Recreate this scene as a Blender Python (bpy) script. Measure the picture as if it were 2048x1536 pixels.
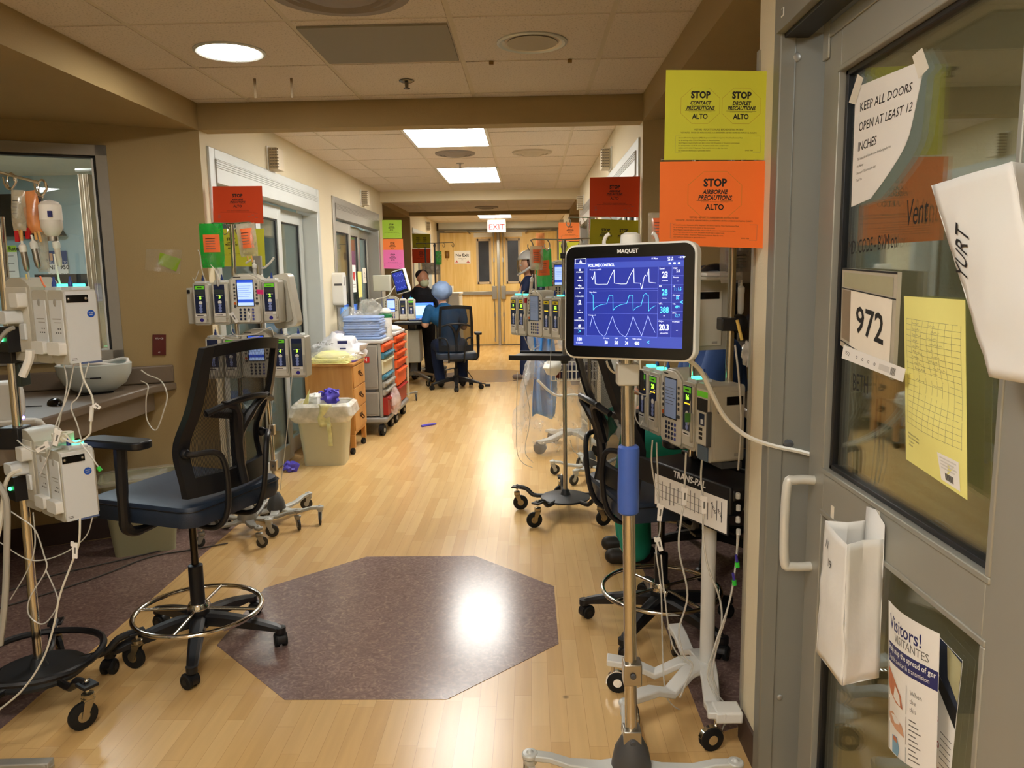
import bpy, bmesh, math, random
from mathutils import Vector, Matrix, noise
PI = math.pi
for o in list(bpy.data.objects): bpy.data.objects.remove(o)
sc = bpy.context.scene
COL = sc.collection
random.seed(7)

# ------------------------------------------------------------------ camera
F_PX, YAW, PITCH, ROLL = 1539.8, -0.0239, -0.1416, -0.0162
CAM = Vector((0.5894, 0.0, 1.4156))
_f = Vector((math.sin(YAW)*math.cos(PITCH), math.cos(YAW)*math.cos(PITCH), math.sin(PITCH)))
_r0 = Vector((math.cos(YAW), -math.sin(YAW), 0)); _u0 = _r0.cross(_f)
_r = math.cos(ROLL)*_r0 + math.sin(ROLL)*_u0
_u = -math.sin(ROLL)*_r0 + math.cos(ROLL)*_u0
cd = bpy.data.cameras.new('camera'); cam = bpy.data.objects.new('camera', cd); COL.objects.link(cam)
cd.sensor_fit = 'HORIZONTAL'; cd.sensor_width = 36; cd.lens = F_PX/2048*36
cd.clip_start = 0.05; cd.clip_end = 60
m = Matrix((( _r.x, _u.x, -_f.x), (_r.y, _u.y, -_f.y), (_r.z, _u.z, -_f.z))).to_4x4()
m.translation = CAM; cam.matrix_world = m
sc.camera = cam

# ------------------------------------------------------------------ world, exposure
w = bpy.data.worlds.new('world'); sc.world = w; w.use_nodes = True
w.node_tree.nodes['Background'].inputs[0].default_value = (1, .92, .8, 1)
w.node_tree.nodes['Background'].inputs[1].default_value = 0.05
vs = sc.view_settings
vs.view_transform = 'Standard'; vs.look = 'None'; vs.gamma = 1; vs.use_curve_mapping = False
vs.exposure = 0.0
LAMP = dict(down=70, panel=25, near=26, room=30, far=32)     # strength of each kind of ceiling lamp

def at(px, py, ax, val):
    """the point where the line of sight through a photo position meets the plane x, y or z = val"""
    d = (px-1024)/F_PX*_r + (768-py)/F_PX*_u + _f
    t = (val-CAM[ax])/d[ax]
    return CAM + t*d
def G(px, py): return at(px, py, 2, 0)
def Y(px, py, y): return at(px, py, 1, y)
def X(px, py, x): return at(px, py, 0, x)

# ------------------------------------------------------------------ materials
def lin(c):
    if isinstance(c, str): c = tuple(int(c[i:i+2], 16)/255 for i in (0, 2, 4))
    return tuple(((v+.055)/1.055)**2.4 if v > .04045 else v/12.92 for v in c)
MT = {}
def mat(name, col, rough=.5, metal=0, var=.06, scale=30, bump=0, emit=0, alpha=1, trans=0, ior=1.45, coat=0, sheen=0, bscale=None, spec=.5):
    if name in MT: return MT[name]
    c = lin(col); M = bpy.data.materials.new(name); M.use_nodes = True
    nt = M.node_tree; b = nt.nodes['Principled BSDF']; L = nt.links.new
    b.inputs['Base Color'].default_value = (*c, 1)
    b.inputs['Roughness'].default_value = rough; b.inputs['Metallic'].default_value = metal
    b.inputs['IOR'].default_value = ior; b.inputs['Specular IOR Level'].default_value = spec
    if trans: b.inputs['Transmission Weight'].default_value = trans
    if coat: b.inputs['Coat Weight'].default_value = coat; b.inputs['Coat Roughness'].default_value = .1
    if alpha < 1: b.inputs['Alpha'].default_value = alpha
    if emit:
        b.inputs['Emission Color'].default_value = (*c, 1); b.inputs['Emission Strength'].default_value = emit
    if var:
        tc = nt.nodes.new('ShaderNodeTexCoord'); n = nt.nodes.new('ShaderNodeTexNoise'); n.inputs['Scale'].default_value = scale
        n.inputs['Detail'].default_value = 3; L(tc.outputs['Object'], n.inputs['Vector'])
        mx = nt.nodes.new('ShaderNodeMix'); mx.data_type = 'RGBA'
        mx.inputs['A'].default_value = (*[v*(1-var) for v in c], 1); mx.inputs['B'].default_value = (*[min(1, v*(1+var)) for v in c], 1)
        L(n.outputs['Fac'], mx.inputs['Factor']); L(mx.outputs['Result'], b.inputs['Base Color'])
    if bump:
        tc = nt.nodes.new('ShaderNodeTexCoord'); n2 = nt.nodes.new('ShaderNodeTexNoise'); n2.inputs['Scale'].default_value = bscale or scale
        n2.inputs['Detail'].default_value = 4; L(tc.outputs['Object'], n2.inputs['Vector'])
        bp = nt.nodes.new('ShaderNodeBump'); bp.inputs['Strength'].default_value = min(1, bump); bp.inputs['Distance'].default_value = .004
        L(n2.outputs['Fac'], bp.inputs['Height']); L(bp.outputs['Normal'], b.inputs['Normal'])
    MT[name] = M; return M
def glass(name, tint=(.93, .97, .95), refl=.12, rough=0.0, film=1.0):
    """thin pane: clear with a mirror-like share that grows at grazing angles"""
    if name in MT: return MT[name]
    M = bpy.data.materials.new(name); M.use_nodes = True; nt = M.node_tree; L = nt.links.new
    nt.nodes.remove(nt.nodes['Principled BSDF']); out = nt.nodes['Material Output']
    t = nt.nodes.new('ShaderNodeBsdfTransparent'); t.inputs[0].default_value = (*tint, 1)
    g = nt.nodes.new('ShaderNodeBsdfGlossy'); g.inputs['Roughness'].default_value = rough; g.inputs[0].default_value = (.95, .97, .97, 1)
    lw = nt.nodes.new('ShaderNodeFresnel'); lw.inputs['IOR'].default_value = 1.5
    ad = nt.nodes.new('ShaderNodeMath'); ad.operation = 'MULTIPLY_ADD'; ad.inputs[1].default_value = .8; ad.inputs[2].default_value = refl-.04
    ad.use_clamp = True; L(lw.outputs[0], ad.inputs[0])
    mx = nt.nodes.new('ShaderNodeMixShader'); L(ad.outputs[0], mx.inputs[0]); L(t.outputs[0], mx.inputs[1]); L(g.outputs[0], mx.inputs[2])
    L(mx.outputs[0], out.inputs[0]); MT[name] = M; return M
def plastic(name, col, dens=.35, rough=.15):
    """thin clear or milky film: part see-through, part diffuse, part glossy"""
    if name in MT: return MT[name]
    c = lin(col); M = bpy.data.materials.new(name); M.use_nodes = True; nt = M.node_tree; L = nt.links.new
    b = nt.nodes['Principled BSDF']; b.inputs['Base Color'].default_value = (*c, 1); b.inputs['Roughness'].default_value = rough
    b.inputs['Specular IOR Level'].default_value = .9
    out = nt.nodes['Material Output']; t = nt.nodes.new('ShaderNodeBsdfTransparent')
    n = nt.nodes.new('ShaderNodeTexNoise'); n.inputs['Scale'].default_value = 14; n.inputs['Detail'].default_value = 5
    tc = nt.nodes.new('ShaderNodeTexCoord'); L(tc.outputs['Object'], n.inputs['Vector'])
    mr = nt.nodes.new('ShaderNodeMapRange'); mr.inputs[1].default_value = .3; mr.inputs[2].default_value = .75
    mr.inputs[3].default_value = dens*.6; mr.inputs[4].default_value = min(1, dens*1.5); L(n.outputs['Fac'], mr.inputs[0])
    mx = nt.nodes.new('ShaderNodeMixShader'); L(mr.outputs[0], mx.inputs[0]); L(t.outputs[0], mx.inputs[1]); L(b.outputs[0], mx.inputs[2])
    L(mx.outputs[0], out.inputs[0])
    bp = nt.nodes.new('ShaderNodeBump'); bp.inputs['Strength'].default_value = .5; bp.inputs['Distance'].default_value = .01
    L(n.outputs['Fac'], bp.inputs['Height']); L(bp.outputs['Normal'], b.inputs['Normal'])
    MT[name] = M; return M
def lamp_mat(name, col, s):
    M = bpy.data.materials.new(name); M.use_nodes = True; nt = M.node_tree
    nt.nodes.remove(nt.nodes['Principled BSDF']); e = nt.nodes.new('ShaderNodeEmission')
    e.inputs[0].default_value = (*lin(col), 1); e.inputs[1].default_value = s
    nt.links.new(e.outputs[0], nt.nodes['Material Output'].inputs[0]); MT[name] = M; return M

def wood_floor():
    M = bpy.data.materials.new('maple_strip_floor'); M.use_nodes = True; nt = M.node_tree; L = nt.links.new; N = nt.nodes.new
    b = nt.nodes['Principled BSDF']
    tc = N('ShaderNodeTexCoord'); mp = N('ShaderNodeMapping'); mp.inputs['Rotation'].default_value = (0, 0, PI/2)
    sp = N('ShaderNodeSeparateXYZ'); L(tc.outputs['Object'], sp.inputs[0]); dv = N('ShaderNodeMath'); dv.operation = 'DIVIDE'; dv.inputs[1].default_value = .058; L(sp.outputs['X'], dv.inputs[0])
    fl = N('ShaderNodeMath'); fl.operation = 'FLOOR'; L(dv.outputs[0], fl.inputs[0]); wn = N('ShaderNodeTexWhiteNoise'); wn.noise_dimensions = '1D'; L(fl.outputs[0], wn.inputs['W'])
    ay = N('ShaderNodeMath'); ay.operation = 'ADD'; L(sp.outputs['Y'], ay.inputs[0]); L(wn.outputs['Value'], ay.inputs[1]); cb = N('ShaderNodeCombineXYZ'); L(sp.outputs['X'], cb.inputs[0]); L(ay.outputs[0], cb.inputs[1]); L(cb.outputs[0], mp.inputs[0])
    br = N('ShaderNodeTexBrick'); br.offset = 0; br.offset_frequency = 2; br.squash = 1
    for k, v in (('Scale', 1), ('Mortar Size', .0008), ('Mortar Smooth', .6), ('Bias', 0), ('Brick Width', .40), ('Row Height', .058)): br.inputs[k].default_value = v
    br.inputs['Color1'].default_value = (*lin('E0BB80'), 1); br.inputs['Color2'].default_value = (*lin('D2A96C'), 1); br.inputs['Mortar'].default_value = (*lin('BC9460'), 1)
    L(mp.outputs[0], br.inputs[0])
    m2 = N('ShaderNodeMapping'); m2.inputs['Scale'].default_value = (26, 1.6, 1); L(tc.outputs['Object'], m2.inputs[0])
    n = N('ShaderNodeTexNoise'); n.inputs['Scale'].default_value = 1.5; n.inputs['Detail'].default_value = 5; L(m2.outputs[0], n.inputs[0])
    rp = N('ShaderNodeMapRange'); rp.inputs[3].default_value = .86; rp.inputs[4].default_value = 1.1; L(n.outputs['Fac'], rp.inputs[0])
    mu = N('ShaderNodeMix'); mu.data_type = 'RGBA'; mu.blend_type = 'MULTIPLY'; mu.inputs['Factor'].default_value = 1
    L(br.outputs['Color'], mu.inputs['A']); L(rp.outputs[0], mu.inputs['B'])
    # scattered scuffs
    vo = N('ShaderNodeTexVoronoi'); vo.inputs['Scale'].default_value = 2.3; L(tc.outputs['Object'], vo.inputs[0])
    sr = N('ShaderNodeMapRange'); sr.inputs[1].default_value = .012; sr.inputs[2].default_value = .03; sr.inputs[3].default_value = .45; sr.inputs[4].default_value = 1; L(vo.outputs['Distance'], sr.inputs[0])
    m3 = N('ShaderNodeMix'); m3.data_type = 'RGBA'; m3.blend_type = 'MULTIPLY'; m3.inputs['Factor'].default_value = 1; L(mu.outputs['Result'], m3.inputs['A']); L(sr.outputs[0], m3.inputs['B'])
    L(m3.outputs['Result'], b.inputs['Base Color'])
    n4 = N('ShaderNodeTexNoise'); n4.inputs['Scale'].default_value = 3; n4.inputs['Detail'].default_value = 4; L(tc.outputs['Object'], n4.inputs[0])
    rr = N('ShaderNodeMapRange'); rr.inputs[3].default_value = .22; rr.inputs[4].default_value = .27; L(n4.outputs['Fac'], rr.inputs[0]); L(rr.outputs[0], b.inputs['Roughness'])
    return M
def linoleum():
    M = bpy.data.materials.new('purple_linoleum'); M.use_nodes = True; nt = M.node_tree; L = nt.links.new; N = nt.nodes.new
    b = nt.nodes['Principled BSDF']; tc = N('ShaderNodeTexCoord')
    n = N('ShaderNodeTexNoise'); n.inputs['Scale'].default_value = 34; n.inputs['Detail'].default_value = 6; n.inputs['Distortion'].default_value = 2.2; L(tc.outputs['Object'], n.inputs[0])
    r = N('ShaderNodeValToRGB'); e = r.color_ramp.elements
    e[0].position = .3; e[0].color = (*lin('735D58'), 1); e[1].position = .62; e[1].color = (*lin('937B73'), 1)
    x = e.new(.72); x.color = (*lin('A68E80'), 1); x2 = e.new(.49); x2.color = (*lin('836B64'), 1)
    L(n.outputs['Fac'], r.inputs[0])
    vo = N('ShaderNodeTexVoronoi'); vo.inputs['Scale'].default_value = 16; L(tc.outputs['Object'], vo.inputs[0])
    sr = N('ShaderNodeMapRange'); sr.inputs[1].default_value = .05; sr.inputs[2].default_value = .09; sr.inputs[3].default_value = .35; sr.inputs[4].default_value = 0; L(vo.outputs['Distance'], sr.inputs[0])
    mx = N('ShaderNodeMix'); mx.data_type = 'RGBA'; mx.inputs['B'].default_value = (*lin('A98F7C'), 1); L(sr.outputs[0], mx.inputs['Factor']); L(r.outputs[0], mx.inputs['A'])
    L(mx.outputs['Result'], b.inputs['Base Color']); b.inputs['Roughness'].default_value = .2
    return M
def ceiling_tile(name, c1, c2):
    M = bpy.data.materials.new(name); M.use_nodes = True; nt = M.node_tree; L = nt.links.new; N = nt.nodes.new
    b = nt.nodes['Principled BSDF']; tc = N('ShaderNodeTexCoord'); b.inputs['Roughness'].default_value = .9
    n = N('ShaderNodeTexNoise'); n.inputs['Scale'].default_value = 130; n.inputs['Detail'].default_value = 2; L(tc.outputs['Object'], n.inputs[0])
    r = N('ShaderNodeValToRGB'); e = r.color_ramp.elements; e[0].position = .34; e[0].color = (*lin(c2), 1); e[1].position = .44; e[1].color = (*lin(c1), 1)
    L(n.outputs['Fac'], r.inputs[0]); L(r.outputs[0], b.inputs['Base Color'])
    bp = N('ShaderNodeBump'); bp.inputs['Strength'].default_value = .25; bp.inputs['Distance'].default_value = .002; L(n.outputs['Fac'], bp.inputs['Height']); L(bp.outputs[0], b.inputs['Normal'])
    MT[name] = M; return M
def veneer(name, c1, c2):
    M = bpy.data.materials.new(name); M.use_nodes = True; nt = M.node_tree; L = nt.links.new; N = nt.nodes.new
    b = nt.nodes['Principled BSDF']; tc = N('ShaderNodeTexCoord'); mp = N('ShaderNodeMapping'); mp.inputs['Scale'].default_value = (9, 9, .7); L(tc.outputs['Object'], mp.inputs[0])
    n = N('ShaderNodeTexNoise'); n.inputs['Scale'].default_value = 1.6; n.inputs['Detail'].default_value = 5; n.inputs['Distortion'].default_value = 1.2; L(mp.outputs[0], n.inputs[0])
    r = N('ShaderNodeValToRGB'); e = r.color_ramp.elements; e[0].position = .3; e[0].color = (*lin(c1), 1); e[1].position = .7; e[1].color = (*lin(c2), 1)
    L(n.outputs['Fac'], r.inputs[0]); L(r.outputs[0], b.inputs['Base Color']); b.inputs['Roughness'].default_value = .38
    MT[name] = M; return M

FLOOR, LINO = wood_floor(), linoleum()
TILE = ceiling_tile('ceiling_tile', 'DCD0C2', 'C0B4A4')
DOORWOOD = veneer('maple_door', 'D8B264', 'E6C785'); CHESTWOOD = veneer('oak_chest', 'B67C3A', 'D09A54')
CREAM = mat('cream_paint', 'E0D4B6', .75, var=.03, scale=4, bump=.25, bscale=180)
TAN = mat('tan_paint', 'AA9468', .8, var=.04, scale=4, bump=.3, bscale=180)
BLUEWALL = mat('pale_blue_paint', 'A9BFC4', .8, var=.03, scale=3)
ALU = mat('satin_aluminium', 'A9A59B', .42, .55, var=.04, scale=8)
ALUW = mat('pale_aluminium', 'C6CAC6', .45, .3, var=.04, scale=8)
DALU = mat('dark_aluminium', '7C7868', .45, .5, var=.05, scale=6)
CHROME = mat('chrome', 'D8D4CC', .12, 1, var=0)
STEEL = mat('brushed_steel', 'B0ACA4', .3, 1, var=.05)
BLACK = mat('black_plastic', '17171A', .42, var=.1)
BLACKG = mat('black_gloss', '08080B', .12, var=0)
RUBBER = mat('black_rubber', '101010', .7, var=.1)
GREYP = mat('grey_plastic', '9A978E', .5, var=.04)
DGREY = mat('dark_grey_plastic', '4A4B4C', .5, var=.06)
WHITEP = mat('white_plastic', 'E4E3DC', .38, var=.02)
PUMP = mat('beige_grey_pump_plastic', 'B9B5A6', .42, var=.03)
PUMPL = mat('pale_pump_plastic', 'D5D1C3', .4, var=.03)
PUMPW = mat('white_pump_plastic', 'D9DCDC', .4, var=.02)
NAVY = mat('navy_panel', '1E2A4C', .3, var=.03)
INK = mat('black_ink', '181614', .6, var=0)
GINK = mat('grey_ink', '6C6A64', .6, var=0)
WHT = mat('white_mark', 'EDEDED', .5, var=0)
PAPER = mat('white_paper', 'EFECE6', .8, var=.02, scale=6)
GLASS = glass('door_glass', (.86, .91, .89), .03)
GLASSC = glass('clear_glass', (.92, .95, .95), .05)
TUBE = plastic('clear_tubing', 'E2E0D8', .62, .2)
WIRE = mat('white_cable', 'E2DED0', .4, var=0)
BWIRE = mat('black_cable', '141414', .5, var=0)
FABRIC = mat('navy_vinyl', '243042', .45, var=.1, scale=60, bump=.2, bscale=400)
TEALLED = mat('green_glow', '3FF0B0', .4, emit=4, var=0)
GRN = mat('green_digit', '9CFF3A', .4, emit=2.5, var=0)
YEL = mat('amber_mark', 'FFD62A', .4, emit=1.2, var=0)
LCD = mat('lit_lcd', 'A9C4F6', .3, emit=1.0, var=0)
LCDB = mat('lit_lcd_blue', '2B50C8', .3, emit=.8, var=0)
LCDD = mat('dim_lcd', '7F8DA8', .3, emit=.25, var=0)

# ------------------------------------------------------------------ mesh builder
class MB:
    def __init__(s): s.v = []; s.f = []; s.m = []; s.mats = []; s.M = Matrix.Identity(4)
    def mi(s, m):
        if m not in s.mats: s.mats.append(m)
        return s.mats.index(m)
    def add(s, vs, fs, m):
        k = len(s.v); i = s.mi(m)
        s.v += [tuple(s.M @ Vector(p)) for p in vs]
        s.f += [tuple(a+k for a in f) for f in fs]; s.m += [i]*len(fs); return s
    def box(s, x0, x1, y0, y1, z0, z1, m):
        x0, x1 = sorted((x0, x1)); y0, y1 = sorted((y0, y1)); z0, z1 = sorted((z0, z1))
        return s.add([(x0,y0,z0),(x1,y0,z0),(x1,y1,z0),(x0,y1,z0),(x0,y0,z1),(x1,y0,z1),(x1,y1,z1),(x0,y1,z1)],
            [(0,3,2,1),(4,5,6,7),(0,1,5,4),(1,2,6,5),(2,3,7,6),(3,0,4,7)], m)
    def prism(s, pts, a, b, m, ax=2, cap=True):
        """closed outline pts (2-D) swept from a to b along axis ax"""
        def P(p, t):
            return (p[0], p[1], t) if ax == 2 else ((p[0], t, p[1]) if ax == 1 else (t, p[0], p[1]))
        n = len(pts); area = sum(pts[i][0]*pts[(i+1)%n][1]-pts[(i+1)%n][0]*pts[i][1] for i in range(n))
        if (area < 0) != (ax == 1): pts = pts[::-1]
        if a > b: a, b = b, a
        vs = [P(p, a) for p in pts]+[P(p, b) for p in pts]
        fs = [(i, (i+1)%n, n+(i+1)%n, n+i) for i in range(n)]
        if cap: fs += [tuple(range(n-1, -1, -1)), tuple(range(n, 2*n))]
        return s.add(vs, fs, m)
    def rrect(s, x0, x1, z0, z1, r, a, b, m, ax=1, seg=4):
        pts = []
        for cx, cz, t in ((x1-r, z1-r, 0), (x0+r, z1-r, 1), (x0+r, z0+r, 2), (x1-r, z0+r, 3)):
            for k in range(seg+1):
                q = (t+k/seg)*PI/2; pts.append((cx+r*math.cos(q), cz+r*math.sin(q)))
        return s.prism(pts, a, b, m, ax)
    def lathe(s, prof, m, c=(0,0,0), axis=(0,0,1), seg=20, cap=True):
        """profile [(radius, height)...] turned about an axis through c"""
        A = Vector(axis).normalized(); q = A.to_track_quat('Z', 'Y').to_matrix(); c = Vector(c)
        vs = [tuple(c + q @ Vector((r*math.cos(2*PI*k/seg), r*math.sin(2*PI*k/seg), h))) for r, h in prof for k in range(seg)]
        fs = [(i*seg+k, i*seg+(k+1)%seg, (i+1)*seg+(k+1)%seg, (i+1)*seg+k) for i in range(len(prof)-1) for k in range(seg)]
        if prof[-1][1] < prof[0][1]: fs = [f[::-1] for f in fs]
        if cap:
            a, b = tuple(range(seg-1, -1, -1)), tuple((len(prof)-1)*seg+k for k in range(seg))
            if prof[-1][1] < prof[0][1]: a, b = a[::-1], b[::-1]
            if prof[0][0] > 1e-6: fs.append(a)
            if prof[-1][0] > 1e-6: fs.append(b)
        return s.add(vs, fs, m)
    def cyl(s, p, q, r, m, r2=None, seg=14, cap=True):
        p = Vector(p); q = Vector(q); L = (q-p).length
        return s.lathe([(r, 0), (r if r2 is None else r2, L)], m, p, q-p, seg, cap)
    def tube(s, pts, r, m, seg=8, closed=False, smooth=0):
        P = [Vector(p) for p in pts]
        if smooth:
            P = spline(P, smooth, closed)
        n = len(P); vs = []; up = None
        for i, p in enumerate(P):
            a = P[(i-1) % n] if (closed or i) else P[0]; b = P[(i+1) % n] if (closed or i < n-1) else P[-1]
            d = (b-a).normalized() if (b-a).length > 1e-9 else Vector((0, 0, 1))
            if up is None: up = d.orthogonal().normalized()
            up = (up - d*up.dot(d)); up = up.normalized() if up.length > 1e-6 else d.orthogonal().normalized()
            sd = d.cross(up); rr = r[i*len(r)//n] if isinstance(r, (list, tuple)) else r
            vs += [tuple(p + up*rr*math.cos(2*PI*k/seg) + sd*rr*math.sin(2*PI*k/seg)) for k in range(seg)]
        N = n if closed else n-1
        fs = [(i*seg+k, i*seg+(k+1) % seg, ((i+1) % n)*seg+(k+1) % seg, ((i+1) % n)*seg+k) for i in range(N) for k in range(seg)]
        if not closed: fs += [tuple(range(seg-1, -1, -1)), tuple((n-1)*seg+k for k in range(seg))]
        return s.add(vs, fs, m)
    def ball(s, c, r, m, seg=16, rings=10, jit=0, zcut=None):
        if not isinstance(r, (tuple, list)): r = (r, r, r)
        vs = []; fs = []
        for i in range(rings+1):
            t = PI*i/rings
            for k in range(seg):
                q = 2*PI*k/seg; d = Vector((math.sin(t)*math.cos(q), math.sin(t)*math.sin(q), math.cos(t)))
                j = 1+jit*noise.noise(d*2.3+Vector(c)*9) if jit else 1
                vs.append((c[0]+r[0]*d.x*j, c[1]+r[1]*d.y*j, c[2]+r[2]*d.z*j))
        for i in range(rings):
            for k in range(seg): fs.append((i*seg+k, (i+1)*seg+k, (i+1)*seg+(k+1)%seg, i*seg+(k+1)%seg))
        return s.add(vs, fs, m)
    def grid(s, fn, nu, nv, m, both=0):
        vs = [tuple(fn(i/nu, j/nv)) for j in range(nv+1) for i in range(nu+1)]
        fs = [(j*(nu+1)+i, j*(nu+1)+i+1, (j+1)*(nu+1)+i+1, (j+1)*(nu+1)+i) for j in range(nv) for i in range(nu)]
        return s.add(vs, fs, m)
    def text(s, t, size, m, loc=(0,0,0), rx=PI/2, rz=0, ry=0, align='CENTER', shear=0, sx=1, bold=0, depth=.0003):
        """flat lettering; by default it stands upright and faces -Y"""
        cu = bpy.data.curves.new('t', 'FONT'); cu.body = t; cu.size = size; cu.align_x = align; cu.align_y = 'CENTER'
        cu.shear = shear; cu.offset = bold; cu.resolution_u = 2; cu.extrude = depth
        ob = bpy.data.objects.new('t', cu); me = bpy.data.meshes.new_from_object(ob)
        R = Matrix.Translation(loc) @ Matrix.Rotation(rz, 4, 'Z') @ Matrix.Rotation(ry, 4, 'Y') @ Matrix.Rotation(rx, 4, 'X') @ Matrix.Diagonal((sx, 1, 1, 1))
        s.add([tuple(R @ v.co) for v in me.vertices], [tuple(p.vertices) for p in me.polygons], m)
        bpy.data.objects.remove(ob); bpy.data.curves.remove(cu); bpy.data.meshes.remove(me); return s
    def build(s, name, parent=None, label=None, cat=None, group=None, kind=None, bevel=0, sub=0, solid=0, flat=False, origin=True, ang=35):
        me = bpy.data.meshes.new(name); vs = s.v; off = Vector((0, 0, 0))
        if parent is None and origin and vs:
            lo = [min(v[i] for v in vs) for i in range(3)]; hi = [max(v[i] for v in vs) for i in range(3)]
            off = Vector(((lo[0]+hi[0])/2, (lo[1]+hi[1])/2, lo[2]))
            vs = [(v[0]-off.x, v[1]-off.y, v[2]-off.z) for v in vs]
        me.from_pydata(vs, [], s.f); me.update()
        for m in s.mats: me.materials.append(m)
        me.polygons.foreach_set('material_index', s.m)
        if not flat:
            me.polygons.foreach_set('use_smooth', [True]*len(s.f)); me.set_sharp_from_angle(angle=math.radians(ang))
        o = bpy.data.objects.new(name, me); COL.objects.link(o); o.location = off
        if parent: o.parent = parent
        if solid:
            q = o.modifiers.new('thick', 'SOLIDIFY'); q.thickness = solid; q.offset = 0
        if bevel:
            q = o.modifiers.new('bevel', 'BEVEL'); q.width = bevel; q.segments = 2; q.limit_method = 'ANGLE'; q.angle_limit = math.radians(40)
        if sub:
            q = o.modifiers.new('sub', 'SUBSURF'); q.levels = sub; q.render_levels = sub
        tag(o, label, cat, group, kind); return o
def tag(o, label=None, cat=None, group=None, kind=None):
    if label: o['label'] = label
    if cat: o['category'] = cat
    if group: o['group'] = group
    if kind: o['kind'] = kind
    return o
def thing(name, label, cat, loc=(0,0,0), rz=0, group=None, rot=None):
    o = bpy.data.objects.new(name, None); COL.objects.link(o); o.location = loc
    o.rotation_euler = rot or (0, 0, rz); o.empty_display_size = .05
    return tag(o, label, cat, group)
def struct(name, mb, parent=None, **k):
    return mb.build(name, parent, kind=None if parent else 'structure', **k)
def spline(P, n, closed=False):
    out = []; N = len(P)
    R = range(N if closed else N-1)
    g = (lambda i: P[i % N]) if closed else (lambda i: P[max(0, min(N-1, i))])
    for i in R:
        a, b, c, d = g(i-1), g(i), g(i+1), g(i+2)
        for k in range(n):
            t = k/n; out.append(.5*((2*b)+(c-a)*t+(2*a-5*b+4*c-d)*t*t+(3*b-a-3*c+d)*t**3))
    if not closed: out.append(P[-1])
    return out
def copy_tree(o, parent=None):
    c = o.copy(); COL.objects.link(c); c.parent = parent
    for ch in [q for q in COL.objects if q.parent == o]: copy_tree(ch, c)
    return c
def line(name, label, cat, pts, r, m, smooth=6, group=None, seg=6):
    return MB().tube(pts, r, m, seg=seg, smooth=smooth).build(name, label=label, cat=cat, group=group)
# ================================================================== the setting
W = 1.22
Y0, Y1 = -3.6, 15.5                       # ends of the corridor
AL = [(2.20, 4.36), (9.74, 12.0)]         # the two pairs of recesses
NC, FC, BM = 2.373, 2.44, 2.229           # recess ceiling, corridor ceiling, underside of the beams
b = MB(); b.box(-6, 6, Y0-.2, Y1+3, -.1, 0, FLOOR); struct('floor', b)
# purple inlays: alcove floors, octagons
def octa(cx, cy, e):
    a = e/2; c = a*(1+2**.5); return [(cx+x, cy+y) for x, y in ((-a,-c),(a,-c),(c,-a),(c,a),(a,c),(-a,c),(-c,a),(-c,-a))]
struct('floor_inlay_octagon', MB().prism(octa(.02, 3.08, .552), 0, .0015, LINO))
struct('floor_inlay_octagon_far', MB().prism(octa(.0, 10.8, .552), 0, .0015, LINO))
AX = 2.35                                 # depth of a recess
for i, (a, c) in enumerate(AL):
    for s, n in ((-1, 'left'), (1, 'right')):
        k = .58
        struct('floor_inlay_%s_%d' % (n, i+1), MB().prism([(s*1.12, a), (s*AX, a+k), (s*AX, c-k), (s*1.12, c), (s*1.12, a)][:4], 0, .0015, LINO))
        # recess walls: two slanted sides, a short back; a window in the far slanted side of the near left one
        def slab(p, q, z0, z1, t=.1, m=TAN, nm='wall'):
            p = Vector((*p, 0)); q = Vector((*q, 0)); d = (q-p).normalized(); nn = Vector((-d.y, d.x, 0))
            if nn.x*s < 0: nn = -nn
            return [(p.x, p.y), (q.x, q.y), (q.x+nn.x*t, q.y+nn.y*t), (p.x+nn.x*t, p.y+nn.y*t)]
        P = [(s*W, a), (s*AX, a+k), (s*AX, c-k), (s*W, c)]
        wb = MB()
        for j in range(3):
            if i == 0 and s == -1 and j == 2:      # the wall with the window
                continue
            if i == 0 and s == 1 and j == 2:
                continue
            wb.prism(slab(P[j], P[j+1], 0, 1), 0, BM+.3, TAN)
        struct('wall_recess_%s_%d' % (n, i+1), wb)
        bb = MB()
        for j in range(3): bb.prism([(x-s*.008, y) for x, y in slab(P[j], P[j+1], 0, 1, .02)], 0, .12, mat('brown_cove_base', '4A3A34', .5))
        struct('baseboard_recess_%s_%d' % (n, i+1), bb)
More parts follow.
